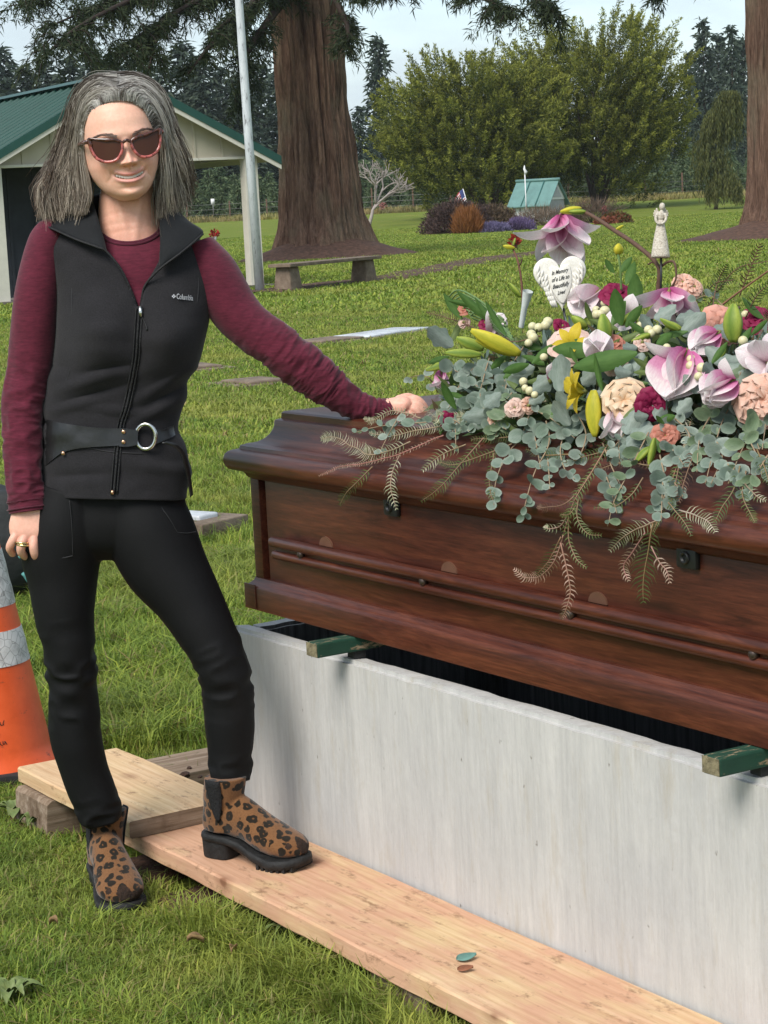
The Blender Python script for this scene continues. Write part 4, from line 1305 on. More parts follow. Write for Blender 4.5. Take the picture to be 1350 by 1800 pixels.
def weathered_wood(name):
    t = NT(name)
    a = t.noise(t.coord('Object', (26, 1.2, 26)), 2.0, 8, 0.7)
    b = t.noise(t.coord('Object'), 9, 5)
    col = t.ramp(a, [(0.3, (0.12, 0.080, 0.050)), (0.55, (0.27, 0.20, 0.145)), (0.75, (0.38, 0.315, 0.25))])
    col = t.mix(col, (0.085, 0.05, 0.03, 1), t.ramp(b, [(0.58, (0, 0, 0)), (0.72, (0.7, 0.7, 0.7))]))
    t.set(color=col, rough=0.95, spec=0.1)
    t.bump(a, 0.6, 0.005)
    return t.m
def plank(name, s0, s1, t0, t1, z0, z1, m, label, rz=0.0, jit=0.0022, b=0.004, tilt=0.0, endm=None):
    c = V0 + AX * ((s0 + s1) / 2) + WX * ((t0 + t1) / 2) + [0, 0, z0]
    L, W = s1 - s0, t1 - t0
    n = max(6, int(L / 0.03)); k = 7
    V, F = [], []
    # ring cross-section with eased edges
    ring = [(-W / 2 + b, 0), (W / 2 - b, 0), (W / 2, b), (W / 2, (z1 - z0) - b), (W / 2 - b, z1 - z0), (W / 4, z1 - z0), (0, z1 - z0), (-W / 4, z1 - z0), (-W / 2 + b, z1 - z0), (-W / 2, (z1 - z0) - b), (-W / 2, b)]
    for i in range(n + 1):
        x = -L / 2 + L * i / n
        for y, z in ring:
            q = np.array([x, y * 2, z * 2 + s0])
            V.append((x, y + jit * vnoise(q, 7.0) + jit * 0.8 * vnoise(q, 31.0), z + jit * 0.6 * vnoise(q + 7, 5.0) * (z > 0.001) + x * tilt))
    f = ringfaces(n + 1, len(ring))
    me = mesh(name, V, f, [m, endm or m], True)
    me.set_sharp_from_angle(angle=R(30))
    if endm: me.polygons[len(me.polygons) - 1].material_index = 1
    o = link(name, me, M=Matrix.Translation(Vector(c)) @ Matrix.Rotation(VROT + rz, 4, 'Z'))
    tag(o, label, 'plank')
    return o
M_ww = weathered_wood('weathered_board')
plank('lumber_plank', -0.13, 2.70, -0.287, -0.006, 0.055, 0.096, fresh_wood('fresh_fir_plank', 0.0, 0.9), 'long pale pink plank running along the vault wall')
plank('lumber_plank', -0.60, 0.045, -0.315, -0.035, 0.0975, 0.138, fresh_wood('pale_fir_plank', 4.3, 0.25), 'short pale plank lapped on top of the long one behind the boots', endm=M_ww)
plank('sleeper_board', -0.58, -0.38, -0.335, 0.42, 0.004, 0.0955, M_ww, 'weathered grey timber lying crosswise under the short pale plank', jit=0.006, b=0.010)
plank('sleeper_board', 1.0, 1.2, -0.27, -0.01, 0.003, 0.0545, M_ww, 'weathered block under the middle of the long plank', jit=0.004)

# mud crumbs on the weathered timber
M_mud = plain('mud', (0.055, 0.030, 0.02), 0.95, 0.3, 90, bump=0.8)
def clod(p, r, lab):
    bm = bmesh.new(); bmesh.ops.create_icosphere(bm, subdivisions=2, radius=r)
    for v in bm.verts:
        q = 1 + 0.35 * vnoise(np.array(v.co) / r * 1.4 + p[0] * 50)
        v.co *= q; v.co.z *= 0.6
    me = bpy.data.meshes.new('mud_clod'); bm.to_mesh(me); bm.free(); me.materials.append(M_mud)
    o = link('mud_clod', me, M=Matrix.Translation(Vector(p))); tag(o, lab, 'mud')
for (px, py, r, lab) in ((325, 1366, 0.014, 'larger dark mud clod on the grey timber behind the right leg'), (333, 1352, 0.007, 'small mud crumb above the larger clod on the grey timber'), (352, 1367, 0.007, 'small mud crumb nearest the trouser leg on the grey timber')):
    p = on(px, py, 0.097); clod(p + [0, 0, r * 0.35], r, lab)

# fallen leaves on the long plank
def flat_leaf(px, py, L, col, lab, rz):
    p = on(px, py, 0.0985)
    n = 9; V = []
    for i in range(n):
        u = i / (n - 1); wd = L * 0.36 * math.sin(math.pi * (0.02 + 0.97 * u ** 0.75)) ** 0.9
        for s in (-1, 0, 1): V.append(((u - 0.5) * L, s * wd, 0.0008 + 0.0030 * abs(s) * (1.6 if s > 0 else 0.5) + 0.004 * u * u))
    me = bake(mesh('fallen_leaf', V, gridfaces(n, 3), plain('leaf_' + lab[:6], col, 0.6, 0.15, 40)), [('SOLIDIFY', {'thickness': 0.0012})])
    o = link('fallen_leaf', me, M=Matrix.Translation(Vector(p)) @ Matrix.Rotation(rz, 4, 'Z')); tag(o, lab, 'leaf')
flat_leaf(820, 1686, 0.040, (0.13, 0.26, 0.22), 'blue green eucalyptus leaf dropped on the long plank', 0.3)
flat_leaf(818, 1706, 0.030, (0.26, 0.10, 0.05), 'brown leaf scrap below the green one on the plank', -0.1)

# ---- traffic cone at the left edge
t = NT('cone_orange')
v = t.coord('Object')
f_ = t.noise(v, 9, 7, 0.7)
f2 = t.noise(t.coord('Object', (1, 1, 2)), 26, 6, 0.75)
col = t.ramp(f_, [(0.3, (0.62, 0.075, 0.012)), (0.7, (0.80, 0.12, 0.030))])
col = t.mix(col, (0.06, 0.03, 0.025, 1), t.ramp(f2, [(0.62, (0, 0, 0)), (0.72, (0.75, 0.75, 0.75))]))
t.set(color=col, rough=0.45, spec=0.4)
M_cone = t.m
t = NT('cracked_reflective')
vo = t.n('TexVoronoi', feature='DISTANCE_TO_EDGE'); vo.inputs['Scale'].default_value = 42
t.l(t.coord('Object'), vo.inputs['Vector'])
f_ = t.noise(t.coord('Object'), 14, 6, 0.7)
col = t.ramp(f_, [(0.35, (0.30, 0.29, 0.28)), (0.55, (0.62, 0.61, 0.60))])
t.set(color=t.mix(col, t.ramp(vo.outputs['Distance'], [(0.0, (0.25, 0.24, 0.23)), (0.05, (1, 1, 1))]), 0.8, 'MULTIPLY'), rough=0.6)
M_refl = t.m
M_rub = plain('black_rubber', (0.022, 0.021, 0.021), 0.8, 0.35, 25, bump=0.3)
cp = np.array([-1.118, 5.78, 0.0])
cone = empty('traffic_cone', cp, R(20), 'orange traffic cone with cracked white bands cut by the left edge', 'traffic cone')
def cring(name, prof, m, par=None, n=48):
    V = [(r * math.cos(a), r * math.sin(a), z) for r, z in prof for a in np.linspace(0, 2 * np.pi, n, endpoint=False)]
    me = mesh(name, V, ringfaces(len(prof), n, True, True), m); me.set_sharp_from_angle(angle=R(40))
    return link(name, me, par or cone, local=True)
body = cring('cone_body', [(0.190, 0.034), (0.186, 0.042), (0.172, 0.060), (0.164, 0.085), (0.122, 0.33), (0.0745, 0.60), (0.030, 0.84), (0.024, 0.845)], M_cone)
rz_ = lambda z: np.interp(z, [0.085, 0.33, 0.60, 0.84], [0.164, 0.122, 0.0745, 0.030])
for z0, z1 in ((0.312, 0.405), (0.470, 0.62)):
    zz = np.linspace(z0, z1, 8)
    cring('reflective_band', [(rz_(z0) - 0.001, z0)] + [(rz_(z) + 0.0022 + 0.0008 * math.sin(z * 90), z) for z in zz] + [(rz_(z1) - 0.001, z1)], M_refl, body)
v, f = bevel_box(-0.215, 0.215, -0.215, 0.215, 0.0, 0.036, 0.010); cpart('base', v, f, M_rub, True, cone)
# scribbled marker lettering on the cone (illegible)
mb = MB()
for row, (z, n) in enumerate(((0.165, 7), (0.140, 5), (0.112, 6), (0.09, 2))):
    for i in range(n):
        a = R(-96 + i * 5.0 + row * 2 - 20)
        pts = []
        for k in range(6):
            aa = a + R(0.9 * k + random.uniform(-1.2, 1.2)); zz = z + random.uniform(-0.008, 0.008)
            rr = float(np.interp(zz, [0.06, 0.085, 0.33], [0.172, 0.164, 0.122])) + 0.0006
            pts.append((rr * math.cos(aa), rr * math.sin(aa), zz))
        mb.tube(crom(pts, 12), 0.0010, 4)
link('marker_scrawl', mb.mesh('marker_scrawl', M_rub), body, local=True)
# dark bag behind the cone, with a teal cord
M_bag = plain('black_bag_cloth', (0.018, 0.020, 0.020), 0.7, 0.35, 18, bump=0.5)
bp = np.array([-1.585, 8.55, 0.0])
bag = empty('equipment_bag', bp, 0.2, 'black bag with a teal cord standing in the grass at the left edge', 'bag')
bm = bmesh.new(); bmesh.ops.create_uvsphere(bm, u_segments=32, v_segments=20, radius=1)
for v in bm.verts:
    c = v.co
    q = 1 + 0.08 * vnoise(np.array(c) * 2.5)
    v.co = Vector((math.copysign(abs(c.x) ** 0.7, c.x) * 0.24 * q, math.copysign(abs(c.y) ** 0.7, c.y) * 0.16 * q, (math.copysign(abs(c.z) ** 0.75, c.z) + 1) * 0.22 * q))
me = bpy.data.meshes.new('bag_body'); bm.to_mesh(me); bm.free(); me.materials.append(M_bag); me.polygons.foreach_set('use_smooth', [True] * len(me.polygons))
link('bag_body', me, bag, local=True)
mb = MB(); mb.tube(crom([(0.10, -0.17, 0.18), (0.17, -0.16, 0.22), (0.2, -0.12, 0.15), (0.15, -0.17, 0.07), (0.11, -0.18, 0.12)], 24), 0.008, 6); mb.obj('cord', plain('teal_cord', (0.10, 0.30, 0.29), 0.7, 0.1, 30), bag, local=True)
mb = MB(); mb.tube([(0.17 + 0.016 * math.cos(a), -0.15, 0.30 + 0.016 * math.sin(a)) for a in np.linspace(0, 6.28, 14)], 0.004, 5); mb.obj('eyelet', plain('grey_eyelet', (0.4, 0.45, 0.43), 0.4, 0.1, 30, metal=0.6), bag, local=True)
# ================================================================== PERSON
S = 1 / 812.0                      # metres per photo pixel at the person's depth
YP = 4.62                          # depth of the body's middle plane
def W(px, py, d=0.0):
    """point of the figure: photo pixel, and d pixels in front of the body's middle plane"""
    return at(px, py, YP - d * S)
def WV(px, py, d):
    px, py, d = (np.ravel(np.asarray(q, float)) for q in (px, py, d))
    D = _f[None] + _R[None] * ((px - 675) / FPX)[:, None] - _U[None] * ((py - 900) / FPX)[:, None]
    return C0 + D * ((YP - d * S) / D[:, 1])[:, None]
def limb(path, rad, m=60, n=28, disp=None, seed=0, ex=2.0):
    """path rows (px, py, d); rad rows (r across, r deep) in pixels"""
    path = crom(np.array(path, float), m)
    rad = crom(np.array(rad, float), m)
    P = np.array([W(*p) for p in path])
    T = np.gradient(P, axis=0); T /= np.linalg.norm(T, axis=1)[:, None]
    fwd = np.array([0, -1.0, 0])
    Dv = fwd - T * (T @ fwd)[:, None]; Dv /= np.linalg.norm(Dv, axis=1)[:, None]
    Sv = np.cross(T, Dv)
    A = np.linspace(0, 2 * np.pi, n, endpoint=False)
    ca = np.sign(np.cos(A)) * np.abs(np.cos(A)) ** (2 / ex); sa = np.sign(np.sin(A)) * np.abs(np.sin(A)) ** (2 / ex)
    k = np.ones((m, n))
    if disp is not None:
        ss = np.linspace(0, 1, m)
        SS, AA = np.meshgrid(ss, A, indexing='ij')
        add = disp(SS, AA)
    else: add = np.zeros((m, n))
    rx = rad[:, :1] + add; rd = rad[:, 1:2] + add
    V = P[:, None] + (rx * ca)[..., None] * S * Sv[:, None] + (rd * sa)[..., None] * S * Dv[:, None]
    return V.reshape(-1, 3), ringfaces(m, n)
def slab(rows, m=70, n=56, ex=2.4, disp=None):
    """torso-like loft: rows (py, xl, xr, front, back, tilt) in pixels; tilt raises the right side"""
    rows = crom(np.array(rows, float), m)
    A = np.linspace(0, 2 * np.pi, n, endpoint=False)
    V = []
    for r in rows:
        py, xl, xr, fr, bk, tl = r
        for a in A:
            c, s = math.cos(a), math.sin(a)
            c = math.copysign(abs(c) ** (2 / ex), c); s = math.copysign(abs(s) ** (2 / ex), s)
            x = (xl + xr) / 2 + (xr - xl) / 2 * c
            d = fr * s if s > 0 else bk * s
            V.append((x, py - tl * c, d))
    V = np.array(V)
    if disp is not None: V = disp(V)
    return WV(V[:, 0], V[:, 1], V[:, 2]), ringfaces(m, n)
def g2(x, y, x0, y0, sx, sy): return np.exp(-((x - x0) / sx) ** 2 - ((y - y0) / sy) ** 2)

# ---------------- materials
def skin_mat():
    t = NT('skin')
    c = t.vcol()
    f = t.noise(t.coord('World'), 160, 4, 0.6)
    f2 = t.noise(t.coord('World'), 38, 4, 0.6)
    c = t.mix(c, t.ramp(f, [(0.3, (0.94, 0.90, 0.88)), (0.7, (1.05, 1.05, 1.05))]), 1.0, 'MULTIPLY')
    c = t.mix(c, t.ramp(f2, [(0.3, (1.03, 0.95, 0.93)), (0.7, (1.0, 1.03, 1.03))]), 0.8, 'MULTIPLY')
    t.set(color=c, rough=0.48, spec=0.4, sss=0.12)
    t.b.inputs['Subsurface Radius'].default_value = (0.010, 0.004, 0.0025)
    t.b.inputs['Subsurface Scale'].default_value = 1.0
    t.bump(f, 0.15, 0.0012)
    return t.m
M_skin = skin_mat()
def cloth_mat(name, c0, c1, scale=(1, 1, 1), nscale=220, rough=0.9, sheen=0.25, bump=0.25, kind='World'):
    t = NT(name)
    f = t.noise(t.coord(kind, scale), nscale, 4, 0.7)
    f2 = t.noise(t.coord(kind), 14, 4, 0.6)
    col = t.mix(t.ramp(f, [(0.3, c0), (0.7, c1)]), t.ramp(f2, [(0.3, (0.85, 0.85, 0.85)), (0.7, (1.12, 1.12, 1.12))]), 1.0, 'MULTIPLY')
    t.set(color=col, rough=rough, spec=0.2, sheen=sheen)
    t.b.inputs['Sheen Roughness'].default_value = 0.5
    t.bump(f, bump, 0.0015)
    return t.m
M_shirt = cloth_mat('maroon_knit', (0.068, 0.0085, 0.019), (0.130, 0.0165, 0.035), (0.35, 0.35, 1.6), 150, 0.85, 0.15, 0.4)
M_shirt2 = cloth_mat('maroon_rib', (0.060, 0.008, 0.018), (0.095, 0.012, 0.028), (0.3, 0.3, 1.5), 170, 0.9, 0.2)
M_fleece = cloth_mat('black_fleece', (0.0125, 0.0118, 0.0132), (0.0260, 0.0245, 0.0275), (1, 1, 1), 380, 0.95, 0.10, 0.5)
M_satin = cloth_mat('black_lining', (0.007, 0.008, 0.009), (0.012, 0.013, 0.015), (1, 1, 1), 200, 0.8, 0.08, 0.2)
M_pants = cloth_mat('black_stretch', (0.0044, 0.0044, 0.0049), (0.0078, 0.0078, 0.0086), (1, 1, 1), 320, 0.7, 0.0, 0.25)
M_leather = plain('black_leather', (0.014, 0.0145, 0.015), 0.36, 0.35, 26, bump=0.12, spec=0.5, kind='World')
M_chrome = plain('brushed_steel', (0.62, 0.61, 0.58), 0.25, 0.1, 30, metal=1.0, kind='World')
M_copper = plain('copper_rivet', (0.70, 0.42, 0.27), 0.3, 0.1, 30, metal=1.0, kind='World')
M_zip = plain('zip_tape', (0.010, 0.010, 0.011), 0.6, 0.3, 200, bump=0.4, kind='World')
M_gold = plain('gold_ring', (0.80, 0.62, 0.30), 0.22, 0.06, 30, metal=1.0, kind='World')

# ---------------- head, in local pixels: u right, v up, e towards the camera; origin between the eyes
HT = R(7.8)
HC = (217.0, 254.0)
HD = 96.0                           # how far the brow stands in front of the body's middle plane
YAWH = R(8)
def H(u, v, e):
    u, v, e = np.asarray(u, float), np.asarray(v, float), np.asarray(e, float)
    cy, sy_ = math.cos(YAWH), math.sin(YAWH)
    e0 = e + 85
    u2 = u * cy + e0 * sy_ - 8.0
    e2 = -u * sy_ + e0 * cy - 85
    px = HC[0] + u2 * math.cos(HT) - v * math.sin(HT)
    py = HC[1] - u2 * math.sin(HT) - v * math.cos(HT)
    return px, py, HD + e2
def HW(u, v, e):
    px, py, d = H(u, v, e)
    return WV(px, py, d)
_v = [-99, -96, -88, -78, -66, -52, -35, -15, 5, 25, 45, 65, 82, 96, 106, 112, 114]
_w = [9, 19, 32, 42, 50, 57.5, 63.5, 66, 66.5, 66.5, 65.5, 62, 55, 44, 31, 16, 2]
_yf = [-22, -13, -4, 0, 1, 1, 0, -1, 1, 3, 1, -5, -16, -33, -52, -70, -84]
_ys = [-42, -42, -46, -52, -60, -68, -76, -82, -86, -88, -88, -88, -88, -88, -88, -88, -88]
_yb = [-52, -56, -66, -84, -112, -140, -160, -172, -178, -180, -178, -172, -160, -142, -124, -106, -92]
_vd = np.arange(-112, 126, 0.5)
def _smooth(tab):
    q = np.interp(_vd, _v, tab)
    k = np.exp(-(np.arange(-16, 17) / 8.0) ** 2); k /= k.sum()
    s_ = np.convolve(np.pad(q, 16, mode='edge'), k, mode='valid')
    e_ = np.clip(np.minimum((_vd + 99) / 8, (114 - _vd) / 8), 0, 1)
    return q * (1 - e_) + s_ * e_
_w, _yf, _ys, _yb = (_smooth(q) for q in (_w, _yf, _ys, _yb))
_v = _vd
def head_grid():
    nv, na = 190, 200
    vv = np.concatenate([np.linspace(-99, -20, 100), np.linspace(-19, 114, nv - 100)])
    ti = np.linspace(-1, 1, na, endpoint=False)
    ang = np.pi * (ti * 0.62 + 0.38 * np.sign(ti) * np.abs(ti) ** 3)        # denser in front
    V, A = np.meshgrid(vv, ang, indexing='ij')
    w_, yf, ys, yb = (np.interp(V, _v, q) for q in (_w, _yf, _ys, _yb))
    # smooth interpolation wiggle
    p = 2.35
    ca, sa = np.cos(A), np.sin(A)
    r = (np.abs(ca) ** p + np.abs(sa) ** p) ** (-1 / p)
    U = w_ * sa * r
    E = np.where(ca > 0, ys + (yf - ys) * ca * r, ys + (ys - yb) * ca * r)
    fr = np.clip(ca, 0, 1) ** 0.5
    aU = np.abs(U)
    d = np.zeros_like(U)
    # brow, sockets, cheeks
    d += 3.5 * g2(aU, V, 28, 17, 26, 8)
    d -= 9.0 * g2(aU, V, 31, -1, 17, 11)
    d += 3.0 * g2(aU, V, 31, -2, 9, 6)
    d += 8.5 * g2(aU, V, 39, -33, 18, 15)
    d -= 2.0 * g2(aU, V, 56, -58, 14, 22)
    # nose
    tn = np.clip((4 - V) / 36, 0, 1)
    below = 1 / (1 + np.exp(-(V + 37.5) / 1.3))
    d += (3 + 22 * tn ** 1.25) * np.exp(-(aU / (6.0 + 4.5 * tn)) ** 2) * below * (V < 14) * np.clip((14 - V) / 10, 0, 1)
    d += 5 * g2(aU, V, 0, -30, 10, 7)
    d += 10 * g2(aU, V, 13.5, -32.0, 5.6, 5.4)
    d -= 6 * g2(aU, V, 7.5, -38.5, 3.6, 2.0)
    # folds beside the mouth
    for s in (-1, 1):
        tt = np.clip((-32 - V) / 30, 0, 1)
        lx = 16 + 21 * tt ** 0.85
        d -= 1.9 * np.exp(-((s * U - lx) / 3.6) ** 2) * np.clip((-28 - V) / 6, 0, 1) * np.clip((V + 68) / 8, 0, 1) * (s * U > 0)
    # smiling mouth: opening line height
    mo = -59.0 + 10.0 * (U / 30.0) ** 2
    inm = np.clip(1 - (U / 30.0) ** 4, 0, 1)
    ul = V - (mo + 4.0)                      # above the opening's upper rim
    d += 3.0 * g2(aU, V, 0, -57, 26, 14)
    d += 3.2 * np.exp(-((V - (mo + 6.6)) / 3.0) ** 2) * inm
    d += 4.6 * np.exp(-((V - (mo - 7.4)) / 4.2) ** 2) * inm
    op = inm * np.exp(-((V - (mo - 0.1)) / 2.6) ** 4)
    d -= 9 * op
    d -= 3.0 * np.exp(-((aU - 31) / 3.0) ** 2) * np.exp(-((V - (mo + 0.5)) / 5) ** 2)
    d -= 2.2 * g2(aU, V, 0, -45, 2.2, 4)
    d -= 3.0 * g2(aU, V, 0, -76.5, 20, 4)
    d += 5.0 * g2(aU, V, 0, -88, 15, 9)
    d += 1.0 * vnoise(np.stack([U * 0.05, V * 0.05, 0 * U], -1)) 
    E = E + d * fr
    # colours
    base = np.array([0.77, 0.455, 0.335])
    C = np.tile(base, (V.shape[0], V.shape[1], 1))
    def mixc(col, wgt):
        nonlocal C
        wgt = np.clip(wgt, 0, 1)[..., None] * (ca > 0)[..., None]
        C = C * (1 - wgt) + np.array(col) * wgt
    mixc((0.80, 0.39, 0.285), 0.7 * g2(aU, V, 40, -34, 20, 18))
    mixc((0.80, 0.40, 0.315), 0.7 * g2(aU, V, 0, -30, 11, 9))
    mixc((0.80, 0.49, 0.37), 0.5 * g2(aU, V, 0, 45, 50, 22))
    mixc((0.52, 0.27, 0.19), 0.45 * g2(aU, V, 31, 2, 16, 10))
    lipu = np.exp(-((V - (mo + 6.0)) / 2.8) ** 4) * (np.abs(U) < 29.5) * inm
    lipl = np.exp(-((V - (mo - 6.8)) / 4.0) ** 4) * (np.abs(U) < 27) * inm
    mixc((0.58, 0.235, 0.215), 0.85 * lipu)
    mixc((0.64, 0.285, 0.26), 0.85 * lipl)
    mixc((0.22, 0.07, 0.06), op * 0.9)
    return U, V, E, C
def brow_strands(mb):
    for s in (-1, 1):
        for k in range(300):
            t = rng.random()
            u = s * (13 + 40 * t); vv = 14.5 + 6.5 * math.sin(min(1, t * 1.2) * 2.1) - 3 * max(0, t - 0.7) * 3 + rng.normal() * 1.5 * (1.15 - t)
            e = float(np.interp(vv, _v, _yf)) + 3.0 - (abs(u) / 66) ** 2.3 * 34 + 2.0
            L = 4 + 3 * rng.random()
            a = HW([u, u + s * L * 0.6, u + s * L], [vv, vv + 1.3, vv + 1.3], [e + 0.6, e + 1.0, e - 0.6])
            mb.tube(a, np.array([0.36, 0.34, 0.15]) * S, 3, (0.20, 0.135, 0.11), caps=False)

person_parts = MB()
U, V_, E_, C_ = head_grid()
nv, na = U.shape
hv = HW(U, V_, E_)
hf = ringfaces(nv, na, True, True)
person_parts.add(hv, hf, C_.reshape(-1, 3))
SK = (0.77, 0.455, 0.335)
# ears
for s in (-1, 1):
    n = 18; V = []
    ring = [(u, v) for u, v in zip(13 * np.cos(np.linspace(0, 2 * np.pi, n, endpoint=False)), 22 * np.sin(np.linspace(0, 2 * np.pi, n, endpoint=False)))]
    for k, (sc, off) in enumerate(((1.0, 0), (1.06, 3.5), (0.85, 5.0), (0.6, 1.5), (0.3, 0.5))):
        V += [(s * (63 + off + 0.15 * (-a * sc)), -14 + b * sc - (2 if b < -12 else 0), -86 + a * sc * 0.8) for a, b in ring]
    V = np.array(V)
    person_parts.add(HW(V[:, 0], V[:, 1], V[:, 2]), ringfaces(5, n, True, True), (0.68, 0.36, 0.27))
# neck and hidden trunk
def necks(V):
    x, y = V[:, 0], V[:, 1]
    fr = V[:, 2] > 5
    tend = 3.5 * np.exp(-((x - (226 + (y - 345) * 0.06) - 24 * (1 - (y - 330) / 130)) / 6) ** 2) + 3.5 * np.exp(-((x - (226 + (y - 345) * 0.06) + 24 * (1 - (y - 330) / 130)) / 6) ** 2)
    crease = -1.3 * np.exp(-((y - (372 + 9 * ((x - 228) / 45) ** 2)) / 2.2) ** 2) - 1.1 * np.exp(-((y - (391 + 7 * ((x - 228) / 45) ** 2)) / 2.2) ** 2) - 0.9 * np.exp(-((y - (405 - 8 * ((x - 220) / 45))) / 2) ** 2)
    V[:, 2] += fr * (tend * (y > 335) * (y < 440) + crease)
    return V
nvv, nff = slab([(300, 180, 268, 14, 66, 0), (335, 177, 270, 24, 62, 0), (352, 174, 272, 32, 60, 0), (375, 173, 276, 36, 60, 0), (398, 172, 284, 40, 60, 0), (420, 166, 292, 43, 62, 0), (445, 140, 318, 46, 66, 0), (480, 126, 340, 52, 72, 0),
                  (560, 126, 340, 60, 72, 0), (640, 122, 320, 58, 68, 0), (740, 106, 288, 46, 60, 0), (820, 98, 300, 46, 66, 0), (900, 92, 300, 40, 60, 0), (950, 110, 240, 26, 40, 0)], 90, 80, 2.2, necks)
cn = np.tile(np.array(SK) * [0.98, 0.93, 0.92], (len(nvv), 1))
zc = at(228, 410, YP)[2]
wgt = np.clip((zc + 0.05 - nvv[:, 2]) / 0.06, 0, 1)[:, None]
cn = cn * (1 - wgt) + np.array([0.68, 0.355, 0.26]) * wgt
person_parts.add(nvv, nff, cn)
# hidden limbs under the clothes
ARM_L = [(84, 440, 0), (66, 517, 0), (54, 633, 4), (42, 710, 14), (42, 783, 26), (45, 850, 36), (52, 900, 42)]
ARM_R = [(350, 470, 0), (412, 545, 10), (482, 605, 18), (540, 650, 16), (591, 690, 8), (632, 713, 0), (700, 718, -12)]
LEG_L = [(125, 880, 0), (110, 971, 0), (113, 1077, 6), (124, 1150, 8), (128, 1205, 2), (132, 1287, -8), (150, 1360, -14), (180, 1435, -16)]
LEG_R = [(250, 900, 0), (289, 990, 10), (330, 1052, 22), (365, 1115, 34), (390, 1165, 40), (401, 1219, 38), (404, 1271, 34), (406, 1365, 32)]
for P, r in ((ARM_L, (22, 30, 28, 25, 25, 23, 20)), (ARM_R, (22, 30, 28, 28, 24, 16, 14)), (LEG_L, (50, 55, 42, 34, 34, 34, 28, 22)), (LEG_R, (50, 55, 45, 38, 34, 33, 33, 24))):
    v, f = limb(P, [(a, a) for a in r], 40, 18); person_parts.add(v, f, SK)

# ---------------- hands: union of finger chains and palm, remeshed
def hand(chains, palm, name):
    mb = MB()
    for P, r in chains:
        P = crom(np.array(P, float), 14); rr = crom(np.array(r, float)[:, None], 14)[:, 0]
        X = np.array([W(*p) for p in P])
        mb.tube(X, rr * S, 12)
        for q, k in ((X[0], rr[0]), (X[-1], rr[-1])):
            bm = bmesh.new(); bmesh.ops.create_uvsphere(bm, u_segments=12, v_segments=8, radius=k * S)
            bm.verts.index_update()
            mb.add([np.array(v.co) + q for v in bm.verts], [[v.index for v in f.verts] for f in bm.faces]); bm.free()
    for P, r in palm:
        v, f = limb(P, r, 26, 20, ex=2.3); mb.add(v, f)
    me = bake(mb.mesh(name, M_skin), [('REMESH', {'mode': 'VOXEL', 'voxel_size': 0.0016}), ('SMOOTH', {'factor': 0.5, 'iterations': 3})])
    n = len(me.vertices)
    co = np.empty(n * 3); me.vertices.foreach_get('co', co); co = co.reshape(-1, 3)
    fs = [list(p.vertices) for p in me.polygons]
    return co, fs
# arm at the left of the photo: back of a loosely closed hand against the thigh
hl, hlf = hand([
    ([(30, 938, 58), (22, 951, 63), (17, 963, 58), (22, 973, 46)], (8.6, 7.8, 7.2, 6.6)),          # little finger
    ([(44, 944, 62), (38, 957, 68), (37, 970, 62), (44, 978, 48)], (9.2, 8.4, 7.7, 7.0)),          # ring finger
    ([(60, 946, 62), (59, 961, 68), (62, 975, 63), (66, 982, 50)], (9.4, 8.6, 8.0, 7.2)),          # middle finger
    ([(77, 942, 57), (80, 957, 62), (82, 971, 58), (80, 980, 46)], (9.4, 8.5, 7.9, 7.2)),          # index finger
    ([(80, 912, 40), (90, 922, 36), (92, 940, 30), (88, 956, 28)], (11, 9.4, 8.6, 7.4)),            # thumb, tucked in
], [([(52, 884, 42), (52, 902, 46), (53, 920, 50), (54, 938, 54), (54, 946, 54)], [(28, 19), (32, 19), (37, 18), (36, 16), (31, 11)])], 'hand_l')
z0 = hl[:, 2].min(); 
def handcol(co, tips):
    C = np.tile(np.array([0.76, 0.435, 0.33]), (len(co), 1))
    for t, r in tips:
        q = np.exp(-(np.linalg.norm(co - t, axis=1) / r) ** 2)[:, None]
        C = C * (1 - 0.55 * q) + np.array([0.70, 0.31, 0.235]) * 0.55 * q
    return C * (1 + 0.06 * vnoise(co * 90))[:, None]
person_parts.add(hl, hlf, handcol(hl, [(W(34, 942, 60), 0.014), (W(46, 948, 62), 0.014), (W(57, 949, 62), 0.014), (W(71, 946, 60), 0.014), (W(76, 975, 60), 0.010), (W(66, 977, 60), 0.010), (W(24, 968, 60), 0.01)]))
# hand resting on the casket lid
hr, hrf = hand([
    ([(716, 706, -10), (730, 702, -8), (742, 710, -8), (750, 722, -10)], (8.6, 8.0, 7.2, 6.6)),
    ([(717, 712, -2), (732, 711, 2), (743, 721, 2), (748, 732, 0)], (8.8, 8.2, 7.4, 6.8)),
    ([(715, 718, 4), (729, 720, 8), (738, 731, 8), (741, 740, 6)], (8.8, 8.1, 7.3, 6.8)),
    ([(711, 724, 8), (721, 731, 12), (727, 741, 12), (729, 748, 10)], (8.2, 7.6, 6.8, 6.2)),
    ([(702, 704, -18), (716, 699, -24), (728, 702, -28), (738, 708, -30)], (10, 8.6, 8.0, 6.6)),
], [([(676, 716, -8), (690, 715, -6), (702, 714, -4), (714, 714, -3), (722, 716, -2)], [(15, 17), (16, 20), (17, 23), (16, 23), (11, 17)])], 'hand_r')
person_parts.add(hr, hrf, handcol(hr, [(W(717, 706, -8), 0.013), (W(717, 712, 0), 0.013), (W(715, 718, 6), 0.013), (W(742, 710, -8), 0.012)]))
# eyebrows
brow_strands(person_parts)
person = person_parts.obj('person', M_skin, cols=True)
tag(person, 'smiling standing person in black vest, maroon shirt and sunglasses, one hand on the casket', 'person')
def child(name, v, f, m, smooth=True, par=None, cols=None, sharp=None):
    me = mesh(name, v, f, m, smooth, cols)
    if sharp: me.set_sharp_from_angle(angle=R(sharp))
    return link(name, me, par or person)

M_tooth = plain('tooth_enamel', (0.66, 0.61, 0.54), 0.25, 0.05, 100)
